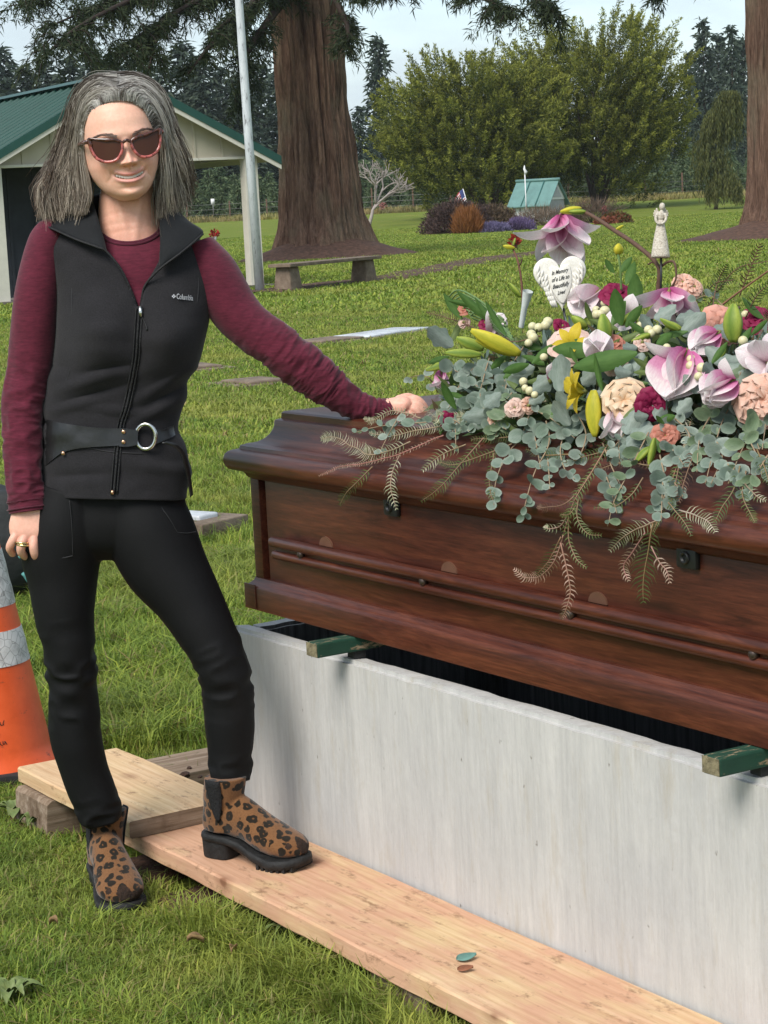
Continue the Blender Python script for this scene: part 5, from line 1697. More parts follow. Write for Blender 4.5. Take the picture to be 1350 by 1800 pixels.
# teeth: upper arch inside the mouth opening
for k in range(-6, 7):
    u0 = k * 4.4 - 2.2; u1 = u0 + 4.5
    mid = (u0 + u1) / 2
    mo = -59.0 + 10.0 * (mid / 30.0) ** 2
    if abs(mid) > 24.5: continue
    e = 3.0 - (mid / 30) ** 2 * 8 - 2.0
    tl = 5.6 if abs(k) < 3 else 5.0
    n = 6; V = []
    for i in range(n):
        a = i / (n - 1)
        for (vv, ee) in ((mo + 3.4, e), (mo + 0.8, e + 1.2), (mo + 3.4 - tl, e + 0.6), (mo + 3.0 - tl, e - 1.5)):
            V.append((u0 + (u1 - u0) * a, vv, ee + 0.25 * math.sin(math.pi * a) - 0.2))
    V = np.array(V)
    child('tooth', HW(V[:, 0], V[:, 1], V[:, 2]), gridfaces(n, 4), M_tooth)

# ---------------- sunglasses
t = NT('tortoise_frame')
c = t.vcol()
f_ = t.noise(t.coord('World', (1, 1, 1)), 120, 3, 0.5)
c2 = t.mix(c, t.ramp(f_, [(0.42, (0.25, 0.22, 0.20)), (0.55, (1.3, 1.15, 1.1))]), 0.75, 'MULTIPLY')
t.set(color=c2, rough=0.12, spec=0.6)
M_frame = t.m
t = NT('brown_lens')
t.set(color=(0.060, 0.020, 0.011), rough=0.10, spec=0.22)
M_lens = t.m
LO = np.array([(5.5, 0), (9, 7.5), (20, 12.5), (36, 15.5), (53, 18), (64, 20), (66.5, 14), (64, -4), (57.5, -18.5), (46, -27), (32, -29.5), (18, -25.5), (8.5, -13)], float)
def closed(P, m):
    P = np.asarray(P, float); k = len(P)
    t = np.linspace(0, k, m, endpoint=False); i = t.astype(int); u = (t - i)[:, None]
    p0, p1, p2, p3 = P[(i - 1) % k], P[i % k], P[(i + 1) % k], P[(i + 2) % k]
    return 0.5 * (2 * p1 + (p2 - p0) * u + (2 * p0 - 5 * p1 + 4 * p2 - p3) * u * u + (3 * p1 - p0 - 3 * p2 + p3) * u ** 3)
glasses = None
def ge(u): return 15.5 - (np.abs(u) / 70.0) ** 2 * 17
mbf = MB()
lens_parts = []
for s in (-1, 1):
    O = closed(LO, 72)
    cen = O.mean(0)
    dd = cen - O
    ln = np.linalg.norm(dd, axis=1)[:, None]
    wid = np.where(O[:, 1:2] > 6, 7.0, 5.0)
    I = O + dd / ln * wid
    V = []
    for P, off in ((O, -2.5), (O, 1.2), (O * 0.985 + cen * 0.015, 2.2), (I * 0.985 + O * 0.015, 2.2), (I, 1.2), (I, -2.5)):
        V += [(s * p[0], p[1], ge(p[0]) + off) for p in P]
    V = np.array(V)
    n = 72
    F = []
    for k in range(6):
        k2 = (k + 1) % 6
        for j in range(n):
            q = [k * n + j, k * n + (j + 1) % n, k2 * n + (j + 1) % n, k2 * n + j]
            F.append(q if s > 0 else q[::-1])
    vv = V[:, 1]
    top = np.clip((vv + 2) / 9, 0, 1)[:, None]
    C = np.array([0.40, 0.105, 0.092]) * (1 - top) + np.array([0.085, 0.030, 0.022]) * top
    mbf.add(HW(V[:, 0], V[:, 1], V[:, 2]), F, C)
    # lens
    m = 9; V = []
    for k in range(m + 1):
        q = k / m
        P = cen + (I * 0.99 - cen) * max(q, 0.02) * 1.02
        V += [(s * p[0], p[1], ge(p[0]) + 0.2) for p in P]
    V = np.array(V)
    lens_parts.append((HW(V[:, 0], V[:, 1], V[:, 2]), ringfaces(m + 1, n, True, False)))
    # temple arm
    P = np.array([(s * 65.5, 13, 0.0), (s * 69, 13, -12), (s * 72.5, 11, -50), (s * 71, 8, -84), (s * 69, -4, -100)], float)
    P = crom(P, 16)
    mbf.tube(HW(P[:, 0], P[:, 1], P[:, 2]), np.linspace(4.2, 2.4, 16) * S, 8, (0.14, 0.05, 0.035))
P = crom([(-7, 3.5, 16), (0, 7.0, 17.5), (7, 3.5, 16)], 10)
mbf.tube(HW(P[:, 0], P[:, 1], P[:, 2]), 2.7 * S, 8, (0.05, 0.018, 0.014))
glasses = mbf.obj('sunglasses', M_frame, person, cols=True)
for v, f in lens_parts: link('lens', mesh('lens', v, f, M_lens), glasses)

# ---------------- hair
def hair():
    cap = MB()
    # scalp shell so that nothing shows between strands
    nv, na = 40, 90
    vv = np.linspace(-60, 114.5, nv); A = np.linspace(0, 2 * np.pi, na, endpoint=False)
    V, AA = np.meshgrid(vv, A, indexing='ij')
    w_, yf, ys, yb = (np.interp(V, _v, q) for q in (_w, _yf, _ys, _yb))
    ca, sa = np.cos(AA), np.sin(AA)
    r = (np.abs(ca) ** 2.35 + np.abs(sa) ** 2.35) ** (-1 / 2.35)
    Uc = (w_ + 3) * sa * r
    Ec = np.where(ca > 0, ys + (yf - ys + 3) * ca * r, ys + (ys - yb + 8) * ca * r)
    hl_ = 78 - 0.0052 * Uc ** 2 - 0.0000016 * Uc ** 4          # hairline height across the forehead
    vis = (Ec < -66) | (V > hl_ + 11)
    idx = -np.ones(V.shape, int)
    X = HW(Uc, V * 1.0 + 2, Ec)
    F = []
    for i in range(nv - 1):
        for j in range(na):
            k = (j + 1) % na
            if vis[i, j] and vis[i, k] and vis[i + 1, j] and vis[i + 1, k]: F.append((i * na + j, i * na + k, (i + 1) * na + k, (i + 1) * na + j))
    cap.add(X, F, (0.085, 0.072, 0.064))
    # guides: (px, py, d) from root to tip; inner = beside the face, outer = silhouette; depth layers
    GL_in = np.array([(206, 176, 84), (183, 160, 80), (160, 184, 66), (148, 222, 54), (145, 262, 42), (150, 305, 40), (160, 345, 44), (150, 388, 50)], float)
    GL_out = np.array([(204, 131, 30), (166, 134, 22), (133, 165, 8), (116, 212, -2), (105, 258, -6), (92, 300, -2), (72, 338, 10), (78, 384, 24)], float)
    GR_in = np.array([(214, 175, 84), (238, 160, 80), (262, 182, 66), (279, 218, 54), (289, 256, 42), (290, 300, 40), (279, 345, 44), (281, 398, 52)], float)
    GR_out = np.array([(208, 131, 30), (240, 132, 22), (276, 156, 8), (298, 200, -2), (310, 246, -6), (318, 288, -10), (316, 330, -8), (304, 382, 6)], float)
    HLINE = [(210, 174, 84), (190, 177, 81), (170, 191, 73), (158, 214, 60), (151, 242, 46)]
    strands = []
    def clump(n_clumps, per, side, back):
        gi, go = (GL_in, GL_out) if side < 0 else (GR_in, GR_out)
        for c in range(n_clumps):
            q = rng.random() ** (0.85 if not back else 0.6)
            if back: q = 0.25 + 0.8 * q
            g = gi * (1 - q) + go * q
            g = g.copy()
            # depth layering: hair wraps from the front of the head to the back
            dep = rng.random()
            g[:, 2] -= (back * (55 + 60 * dep)) * np.linspace(0.3, 1, 8)
            g[:, 2] -= dep * 22
            if back: g[:3, 1] += 10; g[:, 0] += (219 - g[:, 0]) * 0.12
            g[0, 0] += side * -4 * rng.random() + rng.normal() * 5
            g += np.cumsum(rng.normal(size=g.shape) * [1.0, 1.2, 1.2], axis=0)
            tipf = rng.random()
            cut = 0.72 + 0.32 * rng.random()
            curl = (rng.random() * 2 - 1) * 10 + (-12 if side < 0 else 4) * rng.random()
            P = crom(g, 26)[: int(26 * min(cut, 1.0))]
            tt = np.linspace(0, 1, len(P))
            ph = (0.6 if side < 0 else 2.6) + 1.6 * q + 0.5 * rng.normal(); fq = 10 + 2.0 * rng.random(); am = (5.0 + 7.0 * rng.random()) 
            wave = am * tt ** 1.8 * np.sin(tt * fq + ph)
            P[:, 0] += wave + curl * tt ** 4
            P[:, 2] += am * tt ** 2 * np.cos(tt * fq + ph)
            silver = np.clip(0.80 - 0.75 * q + 0.42 * rng.normal() - 0.45 * back, 0, 1)
            streak = rng.random() < (0.34 if not back else 0.10)
            for s in range(per):
                spread = 2.0 + 2.6 * rng.random()
                off = rng.normal(size=3) * spread
                loose = rng.normal(size=3) * (3.0 + 9.0 * (rng.random() < 0.14))
                Q = P + off * (0.35 + 0.65 * np.sin(np.pi * np.clip(tt * 0.75, 0, 1)))[:, None] * 0.8 + loose * (tt ** 3)[:, None]
                Q = Q + (np.sin(tt * 9 + c * 3.1 + s * 1.7) * 1.6 * tt)[:, None] * [1, 0.5, 1]
                k = np.clip(silver + 0.22 * rng.normal(), 0, 1)
                root = np.array([0.070, 0.055, 0.047]) * (1 - k) + np.array([0.62, 0.60, 0.565]) * k
                tip = np.array([0.11, 0.073, 0.048]) * (1 - k * 0.6) + np.array([0.52, 0.44, 0.34]) * k * 0.6
                if streak: root = root * 0.3 + np.array([0.86, 0.84, 0.80]) * 0.7; tip = tip * 0.35 + np.array([0.74, 0.64, 0.50]) * 0.65
                L = len(Q)
                if rng.random() < 0.35: L = int(L * (0.72 + 0.28 * rng.random()))
                strands.append((Q[:L], root, tip))
    for side in (-1, 1):
        clump(210, 15, side, 0)
        clump(115, 12, side, 1)
    for side in (-1, 1):
        gi, go = (GL_in, GL_out) if side < 0 else (GR_in, GR_out)
        for c in range(1900):
            h = rng.random()
            rp = np.array([np.interp(h, [0, 0.3, 0.6, 0.85, 1], [v_[j] for v_ in HLINE]) for j in range(3)])
            if side > 0: rp[0] = 424 - rp[0]
            rp += rng.normal(size=3) * [1.5, 1.2, 0.6]
            tuftn = float(vnoise(np.array([h * 9, side * 3.0, 1.0])))
            q = np.clip(0.02 + 0.55 * (1 - h) * (0.35 + 0.65 * rng.random()) + 0.08 * tuftn, 0, 0.7)
            g = gi * (1 - q) + go * q
            G_ = crom(g, 80)
            i0 = int((0.20 + 0.27 * h) * 80)
            up = rp + np.array([side * (2 + 5 * h), -15 * (1 - h) ** 0.7 - 2, 3 - 5 * h])
            g = crom(np.vstack([rp, up, up * 0.45 + G_[i0] * 0.55 + [side * 1.0, -4 * (1 - h), 3], G_[i0 + 4], G_[(i0 + 80) // 2 - 8], G_[(i0 + 80) // 2 + 8], G_[70], G_[79]]), 24)
            tt = np.linspace(0, 1, 24)
            g = g + (rng.normal(size=3) * 2.0) * tt[:, None] + 0.9 * np.sin(tt[:, None] * [7, 9, 8] + c * np.array([0.37, 0.91, 1.7]))
            g[:, 2] += 3
            g[:, 0] += (3.5 * tt ** 2) * np.sin(tt * 8 + 5 * h + tuftn)
            k = np.clip(0.55 + 0.55 * vnoise(np.array([h * 14, side * 5.0, 7.0])) + 0.25 * rng.normal(), 0, 1)
            root = np.array([0.085, 0.068, 0.058]) * (1 - k) + np.array([0.80, 0.785, 0.745]) * k
            tip = np.array([0.11, 0.073, 0.048]) * (1 - k * 0.7) + np.array([0.60, 0.52, 0.41]) * k * 0.7
            strands.append((g[: int(24 * (0.72 + 0.28 * rng.random()))], root, tip))
    # frizzy back hair flicking out at both sides
    for side, cx, cy, n in ((1, 324, 316, 1100), (-1, 84, 338, 1200)):
        for c in range(n):
            a = rng.random() * 6.28; r_ = rng.random() ** 0.5
            p0 = np.array([cx - side * 16 + 19 * r_ * math.cos(a), cy - 22 + 30 * r_ * math.sin(a), -40 - 30 * rng.random() + (60 if side < 0 else 0) * rng.random()])
            d = np.array([side * (0.35 + 0.4 * rng.random()), 0.9, 0.25 * rng.normal()])
            Lc = 22 + 30 * rng.random(); ph = rng.random() * 6.28; cr_ = 3.5 + 6 * rng.random()
            tt = np.linspace(0, 1, 16)
            Q = p0 + d * (tt * Lc)[:, None] + np.stack([cr_ * np.sin(tt * 9 + ph) * tt - side * 10 * tt ** 2, cr_ * 0.6 * np.cos(tt * 8 + ph) * tt, cr_ * np.cos(tt * 9 + ph) * tt], -1)
            k = rng.random()
            strands.append((Q, np.array([0.085, 0.058, 0.042]) * (0.8 + k), np.array([0.20, 0.135, 0.088]) * (0.7 + 0.8 * k)))
    # build: 3-sided strands
    VV, CC, FF, n0 = [], [], [], 0
    tri = np.array([0, 2.094, 4.189])
    for Q, c0, c1 in strands:
        if len(Q) < 4: continue
        Q = Q[np.linspace(0, len(Q) - 1, 13).astype(int)] if len(Q) > 13 else Q
        m = len(Q)
        X = WV(Q[:, 0], Q[:, 1], Q[:, 2])
        T = np.gradient(X, axis=0); T /= np.linalg.norm(T, axis=1)[:, None] + 1e-9
        N = np.cross(T, [0, 1.0, 0.1]); N /= np.linalg.norm(N, axis=1)[:, None] + 1e-9
        B = np.cross(T, N)
        rr = (0.50 * np.minimum(1, (1.05 - np.linspace(0, 1, m)) * 5) + 0.08) * S
        v = X[:, None] + rr[:, None, None] * (np.cos(tri)[None, :, None] * N[:, None] + np.sin(tri)[None, :, None] * B[:, None])
        VV.append(v.reshape(-1, 3))
        tt = np.linspace(0, 1, m)[:, None]
        CC.append(np.repeat(c0 * (1 - tt) + c1 * tt, 3, 0))
        i = np.arange(m - 1)[:, None] * 3
        for j in range(3):
            k = (j + 1) % 3
            FF.append(np.hstack([i + j, i + k, i + 3 + k, i + 3 + j]) + n0)
        n0 += m * 3
    n1 = cap.n
    cv = np.vstack(cap.v); cc = np.vstack(cap.c)
    faces = np.vstack([np.array(cap.f), np.vstack(FF) + n1])
    t = NT('grey_brown_hair')
    c = t.vcol()
    t.set(color=c, rough=0.42, spec=0.35)
    t.translucent(c, 0.3)
    link('hair', mesh('hair', np.vstack([cv] + VV), faces, t.m, True, np.vstack([cc] + CC)), person)
hair()

# ---------------- maroon shirt
def sleeve_wr(lo, hi, amp, k, seed):
    def f(SS, AA):
        q = vnoise(np.stack([SS * k, np.cos(AA) * 1.1 + seed, np.sin(AA) * 1.1], -1))
        q2 = vnoise(np.stack([SS * k * 2.3 + AA * 0.0, np.cos(AA) * 1.6 + seed + 5, np.sin(AA) * 1.6], -1))
        e = np.clip((SS - lo) / 0.18, 0, 1) * np.clip((hi - SS) / 0.03 + 0.3, 0, 1)
        base = vnoise(np.stack([SS * 7, np.cos(AA) * 1.5 + seed, np.sin(AA) * 1.5 + 9], -1))
        rid = lambda x: 1 - 2 * np.abs(x) ** 0.8
        return amp * e * (0.7 * rid(q) + 0.45 * rid(q2)) + 1.0 * base
    return f
mb = MB()
v, f = limb([(90, 408, -6), (84, 425, 0), (66, 517, 2), (54, 633, 6), (41, 710, 16), (40, 783, 28), (44, 850, 38), (51, 899, 44)], [(20, 30), (34, 42), (40, 48), (40, 43), (36, 38), (33, 34), (31, 31), (35, 31)], 190, 72, sleeve_wr(0.36, 0.97, 3.6, 23, 3))
mb.add(v, f)
v, f = limb([(348, 432, -4), (372, 478, 4), (412, 545, 12), (446, 580, 17), (482, 605, 20), (511, 629, 19), (540, 650, 16), (568, 672, 12), (591, 689, 8), (632, 715, 0), (664, 722, -5), (691, 718.5, -9)],
            [(30, 42), (44, 48), (43, 43), (40, 41), (39, 40), (40, 39), (40, 38), (37, 36), (32, 33), (25, 27), (21, 24.5), (18, 24)], 220, 72, sleeve_wr(0.20, 0.985, 3.4, 30, 11))
mb.add(v, f)
def shirt_front(V):
    x, y = V[:, 0], V[:, 1]
    top = y < 470
    V[:, 2] += 1.2 * vnoise(np.stack([x * 0.03, y * 0.02, 0 * x], -1))
    return V
v, f = slab([(505, 108, 362, 78, 86, 0), (540, 112, 362, 82, 88, 0), (620, 106, 340, 82, 84, 0), (740, 90, 300, 64, 74, 0), (840, 90, 310, 60, 80, 0)], 60, 64, 2.3, shirt_front)
mb.add(v, f[:-2])
shirt = mb.obj('shirt', M_shirt, person)
# crew collar band (torus-like ring round the neck base)
cpts = []
for a in np.linspace(0, 2 * np.pi, 60, endpoint=False):
    x = 230 + 53 * math.cos(a)
    d = 6 + 46 * math.sin(a) if math.sin(a) > 0 else 6 + 60 * math.sin(a)
    y = 396 + (31 * max(0, math.sin(a)) ** 0.9 if math.sin(a) > 0 else 22 * math.sin(a)) - 3 * math.cos(a)
    cpts.append(W(x, y, d))
cpts = np.array(cpts + cpts[:1])
mbc = MB(); 
# yoke joining the collar to the shirt body
ring2 = []
for a in np.linspace(0, 2 * np.pi, 60, endpoint=False):
    s_ = math.sin(a)
    x = 232 + (86 + 12 * abs(s_)) * math.cos(a); d = 8 + (62 if s_ > 0 else 74) * s_
    y = 424 + (46 * max(0, s_) if s_ > 0 else 30 * s_) - 2 * math.cos(a)
    ring2.append((x, y, d))
ring1 = []
for a in np.linspace(0, 2 * np.pi, 60, endpoint=False):
    s_ = math.sin(a)
    x = 230 + 53 * math.cos(a); d = 6 + 46 * s_ if s_ > 0 else 6 + 60 * s_
    y = 396 + (31 * max(0, s_) ** 0.9 if s_ > 0 else 22 * s_) - 3 * math.cos(a)
    ring1.append((x, y, d))
ring3 = []
for a in np.linspace(0, 2 * np.pi, 60, endpoint=False):
    s_ = math.sin(a)
    x = 234 + 108 * math.cos(a); d = 4 + (66 if s_ > 0 else 80) * s_
    ring3.append((x, 560, d))
rows = [ring1, [tuple(np.array(a) * 0.55 + np.array(b) * 0.45 + [0, 0, 5]) for a, b in zip(ring1, ring2)], ring2, [tuple(np.array(a) * 0.5 + np.array(b) * 0.5 + [0, 0, 4]) for a, b in zip(ring2, ring3)], ring3]
V = [W(*p) for r_ in rows for p in r_]
link('yoke', mesh('yoke', V, ringfaces(5, 60, False, False), M_shirt), shirt)
mbc.tube(cpts, 3.4 * S, 8, caps=False)
c2 = np.array([W(*(np.array(a) * 0.93 + np.array(b) * 0.07 + [0, 0, 1.5])) for a, b in zip(ring1, ring2)]); c2 = np.vstack([c2, c2[:1]])
mbc.tube(c2, 2.6 * S, 8, caps=False)
mbc.obj('collar', M_shirt2, shirt)
def cuff(cen, r, axis):
    mb = MB(); n = 40
    ax = axis / np.linalg.norm(axis); e1 = np.cross(ax, [0, 1.0, 0]); e1 /= np.linalg.norm(e1); e2 = np.cross(ax, e1)
    for k in (0, 1):
        pts = [cen - ax * (0.0085 + 0.016 * k) + S * ((r[0] + 0.5) * math.cos(a) * e1 + (r[1] + 0.5) * math.sin(a) * e2) for a in np.linspace(0, 2 * np.pi, n + 1)]
        mb.tube(pts, (1.6 if k == 0 else 0.7) * S, 6, caps=False)
    mb.obj('cuff', M_shirt2, shirt)
cuff(W(51, 899, 44), (36, 31), W(51, 899, 44) - W(44, 850, 38))
cuff(W(691, 718.5, -9), (18, 24), W(691, 718.5, -9) - W(664, 722, -5))

# ---------------- trousers
def leg_wr(SS, AA, knee, seed, amp):
    q = vnoise(np.stack([SS * 30, np.cos(AA) * 1.0 + seed, np.sin(AA) * 1.0], -1))
    e = np.exp(-((SS - knee) / 0.11) ** 2) + 1.2 * np.clip((SS - 0.86) / 0.1, 0, 1)
    return amp * e * (1 - 2 * np.abs(q) ** 0.8) + 0.8 * vnoise(np.stack([SS * 8, np.cos(AA) + seed, np.sin(AA)], -1))
mb = MB()
v, f = limb([(128, 860, -4), (116, 920, 0), (108, 971, 2), (110, 1020, 4), (113, 1077, 8), (123, 1150, 10), (128, 1205, 4), (132, 1287, -6), (148, 1352, -12), (168, 1405, -15), (180, 1446, -16)],
            [(62, 72), (72, 78), (72, 74), (62, 66), (54, 58), (45, 50), (44, 46), (46, 48), (43, 43), (42, 40), (33, 34)], 170, 60, lambda s, a: leg_wr(s, a, 0.56, 2, 5.0)); mb.add(v, f)
v, f = limb([(240, 868, -4), (262, 930, 4), (289, 990, 12), (330, 1052, 24), (365, 1115, 36), (389, 1165, 42), (401, 1219, 38), (404, 1271, 33), (405, 1322, 32), (405, 1368, 32)],
            [(70, 74), (78, 78), (74, 72), (60, 62), (51, 55), (46, 50), (45, 46), (45, 46), (40, 40), (36, 36)], 170, 60, lambda s, a: leg_wr(s, a, 0.60, 8, 4.2)); mb.add(v, f)
v, f = slab([(850, 82, 322, 64, 84, 0), (890, 72, 328, 66, 90, 0), (930, 52, 336, 66, 92, 0), (962, 50, 300, 56, 84, 0), (985, 90, 240, 30, 60, 0)], 40, 60, 2.4); mb.add(v, f)
me = bake(mb.mesh('trousers', M_pants), [('REMESH', {'mode': 'VOXEL', 'voxel_size': 0.0038}), ('SMOOTH', {'factor': 0.4, 'iterations': 1})])
me.materials.clear(); me.materials.append(M_pants)
me.polygons.foreach_set('use_smooth', [True] * len(me.polygons))
trousers = link('trousers', me, person)
def seam(path, r=0.55, m=M_pants, par=None, name='seam', k=30):
    mb = MB(); P = crom(np.array([W(*p) for p in path]), k); mb.tube(P, r * S, 5)
    return mb.obj(name, m, par or trousers)
M_seam = plain('seam_thread', (0.020, 0.020, 0.022), 0.6, 0.1, 100, kind='World')
seam([(122, 880, 74), (126, 920, 75.5), (128, 975, 73)], 0.8, M_seam); seam([(128, 977, 73), (108, 981, 74.5), (88, 979, 72)], 0.9, M_seam)
seam([(284, 892, 63), (300, 915, 66), (312, 936, 62)], 0.8, M_seam); seam([(312, 936, 62), (330, 937, 50), (345, 934, 36)], 0.8, M_seam)

# ---------------- vest
def vest_disp(V):
    x, y, d = V[:, 0].copy(), V[:, 1].copy(), V[:, 2].copy()
    fr = np.clip(d / 30, 0, 1)
    add = 26 * g2(x, y, 172, 585, 46, 62) + 27 * g2(x, y, 302, 590, 44, 62)
    add -= 7 * g2(x, y, 238, 590, 18, 60)
    # folds at the waist
    sgn = lambda k, x0, y0, sl, L, wd: k * np.exp(-(((y - y0) - sl * (x - x0)) / wd) ** 2) * np.exp(-((x - x0) / L) ** 2)
    fold = sgn(5.0, 160, 668, -0.32, 60, 9) - sgn(5.0, 170, 690, -0.30, 55, 8) + sgn(4, 300, 668, -0.55, 46, 8) - sgn(5, 296, 690, -0.5, 40, 8)
    fold += sgn(4.5, 280, 720, -0.45, 36, 7) - sgn(4, 200, 645, -0.12, 46, 8) + sgn(3.5, 128, 712, -0.3, 44, 8) + sgn(3, 210, 722, 0.1, 50, 7)
    fold += sgn(3, 285, 822, 0.12, 50, 10) - sgn(3, 140, 835, -0.05, 60, 9)
    add += 1.6 * vnoise(np.stack([x * 0.035, y * 0.05, 0 * x], -1))
    V[:, 2] = d + add * fr * 1.0 + fr * fold * 1.7
    # side folds on the silhouette
    s = np.clip((np.abs(x - 205) - 70) / 40, 0, 1)
    V[:, 0] += s * 1.6 * np.sin(y * 0.13) * (y > 640)
    return V
VEST = [(396, 132, 318, 26, 62, 0), (408, 104, 336, 36, 68, 0), (424, 84, 348, 48, 74, 0), (440, 82, 356, 60, 82, 0), (470, 92, 366, 72, 90, 0), (513, 102, 371, 82, 94, 0), (563, 103, 363, 88, 94, 0), (600, 101, 355, 90, 92, 0), (640, 96, 344, 84, 88, 0), (672, 86, 325, 76, 84, 0),
        (705, 80, 322, 72, 82, 0), (743, 78, 308, 70, 82, 0), (780, 77, 319, 74, 90, 0), (820, 75, 331, 78, 96, 0), (850, 76, 328, 80, 97, 0), (872, 78, 322, 80, 96, 0)]
nA, nR = 150, 170
rows = crom(np.array(VEST, float), nR)
A = np.linspace(0, 2 * np.pi, nA, endpoint=False)
VV = []
for r_ in rows:
    py, xl, xr, fr, bk, tl = r_
    for a in A:
        c, s_ = math.cos(a), math.sin(a)
        c2_ = math.copysign(abs(c) ** (2 / 2.4), c); s2_ = math.copysign(abs(s_) ** (2 / 2.4), s_)
        hem = (6 * math.sin(max(0, s_) * 1.5) + 3 * c) * np.clip((py - 830) / 42, 0, 1)
        VV.append(((xl + xr) / 2 + (xr - xl) / 2 * c2_, py + hem, (fr if s_ > 0 else bk) * s2_))
VV = vest_disp(np.array(VV))
# V opening and armholes: drop faces
def v_open(x, y, d):
    if d < 10: return False
    if y > 540: return False
    xl = np.interp(y, [400, 437, 473, 517, 540], [170, 184, 213, 233, 241.5]); xr = np.interp(y, [400, 460, 500, 540], [283, 279, 256, 247])
    return xl < x < xr
keep = []
ff = ringfaces(nR, nA, False, False)
cen = np.array([VV[list(q)].mean(0) for q in ff])
for q, c in zip(ff, cen):
    if v_open(*c): continue
    keep.append(q)
_par = list(range(nR * nA))
def _find(a):
    while _par[a] != a:
        _par[a] = _par[_par[a]]; a = _par[a]
    return a
for q in keep:
    for k in q[1:]: _par[_find(k)] = _find(q[0])
_root = [_find(q[0]) for q in keep]
_big = max(set(_root), key=_root.count)
keep = [q for q, r_ in zip(keep, _root) if r_ == _big]
# snap the ragged rim of the opening to its curve
from collections import Counter
_ec = Counter(tuple(sorted((q[i], q[(i + 1) % 4]))) for q in keep for i in range(4))
for (i, j), c_ in _ec.items():
    if c_ != 1: continue
    for k in (i, j):
        x, y, d_ = VV[k]
        if d_ > 10 and y < 548 and 150 < x < 300:
            xl = float(np.interp(y, [400, 437, 473, 517, 540], [170, 184, 213, 233, 241.5])); xr = float(np.interp(y, [400, 460, 500, 540], [283, 279, 256, 247]))
            VV[k, 0] = xl if abs(x - xl) < abs(x - xr) else xr
XX = WV(VV[:, 0], VV[:, 1], VV[:, 2])
me = bake(mesh('vest', XX, keep, M_fleece), [('SOLIDIFY', {'thickness': 0.006, 'offset': 1.0}), ('SMOOTH', {'factor': 0.4, 'iterations': 2})])
me.polygons.foreach_set('use_smooth', [True] * len(me.polygons))
vest = link('vest', me, person)
def front_d(x, y):
    """depth of the vest's front surface at a pixel"""
    k = (VV[:, 2] > 0)
    q = VV[k]
    dd = (q[:, 0] - x) ** 2 + (q[:, 1] - y) ** 2
    i = np.argpartition(dd, 6)[:6]
    w_ = 1 / (dd[i] + 1)
    return float((q[i, 2] * w_).sum() / w_.sum())
def sheet(name, ca, cb, m, par, thick=0.004, bulge=0.0, n=26, k=10, off=0.0):
    """surface between two pixel curves (px, py, d)"""
    A_, B_ = crom(np.array(ca, float), n), crom(np.array(cb, float), n)
    V = []
    for i in range(n):
        for j in range(k):
            t_ = j / (k - 1)
            p = A_[i] * (1 - t_) + B_[i] * t_
            p[2] += bulge * math.sin(math.pi * t_) + off
            V.append(W(*p))
    me = bake(mesh(name, V, gridfaces(n, k), m), [('SOLIDIFY', {'thickness': thick, 'offset': 0.0})])
    me.polygons.foreach_set('use_smooth', [True] * len(me.polygons))
    return link(name, me, par)
# stand-up collar folded open into lapels
sheet('lapel', [(160, 346, -4), (166, 362, 26), (174, 390, 52), (183, 425, 74), (186, 440, 80)], [(66, 392, 4), (92, 402, 34), (134, 421, 66), (170, 434, 84), (187, 442, 84)], M_satin, vest, 0.004, 5.0)
sheet('lapel', [(292, 350, -4), (287, 368, 28), (281, 392, 54), (282, 432, 76), (281, 466, 84)], [(306, 366, 6), (332, 390, 26), (357, 411, 46), (320, 443, 80), (283, 471, 88)], M_satin, vest, 0.004, 4.0)
sheet('collar_back', [(160, 346, -8), (190, 338, -62), (230, 336, -70), (270, 340, -62), (292, 350, -8)], [(100, 410, -20), (170, 418, -84), (228, 420, -88), (290, 416, -84), (345, 418, -14)], M_fleece, vest, 0.005, 6.0)
# V edge trims down to the zip
for path in ([(66, 392, 5), (92, 402, 36), (134, 421, 68), (170, 434, 86), (187, 442, 86), (213, 474, 86), (233, 517, 84), (242, 541, 82)], [(357, 411, 48), (320, 443, 82), (283, 471, 90), (256, 500, 86), (249, 525, 84), (247, 541, 82)]):
    mb = MB(); P = crom(np.array([W(p[0], p[1], p[2] + 1.5) for p in path]), 50); mb.tube(P, 2.0 * S, 7); mb.obj('edge_piping', M_zip, vest)
# inner facing of the V, tape width
# shoulder caps of the vest (armhole bands)
# zip
zp = [(245, 541), (243, 570), (241, 600), (239, 630), (234, 660), (228, 690), (221, 720), (213, 745), (208, 780), (204, 820), (200, 868)]
for dx, r_, m_ in ((-5.5, 1.5, M_zip), (5.5, 1.5, M_zip), (0, 2.2, M_zip)):
    mb = MB(); P = crom(np.array([W(x + dx, y, front_d(x + dx, y) + (6.8 if dx else 7.0)) for x, y in zp]), 60); mb.tube(P, r_ * S, 6); mb.obj('zip', m_, vest)
mb = MB(); P = [W(246, 538, front_d(245, 541) + 9), W(247, 550, front_d(245, 550) + 11), W(248, 557, front_d(245, 557) + 10)]; mb.tube(P, np.array([3.2, 3.4, 2.2]) * S, 8); mb.obj('zip_slider', M_chrome, vest)
mb = MB(); P = crom([W(249, 557, front_d(245, 557) + 9), W(254, 566, front_d(250, 566) + 8), W(258, 576, front_d(256, 576) + 8), W(258, 580, front_d(256, 576) + 8)], 12); mb.tube(P, np.linspace(1.0, 2.0, 12) * S, 6); mb.obj('zip_pull', M_zip, vest)
mb = MB(); P = [W(198, 862, front_d(200, 862) + 9), W(197, 869, front_d(200, 868) + 9)]; mb.tube(P, 3.0 * S, 8); mb.obj('zip_stop', M_copper, vest)
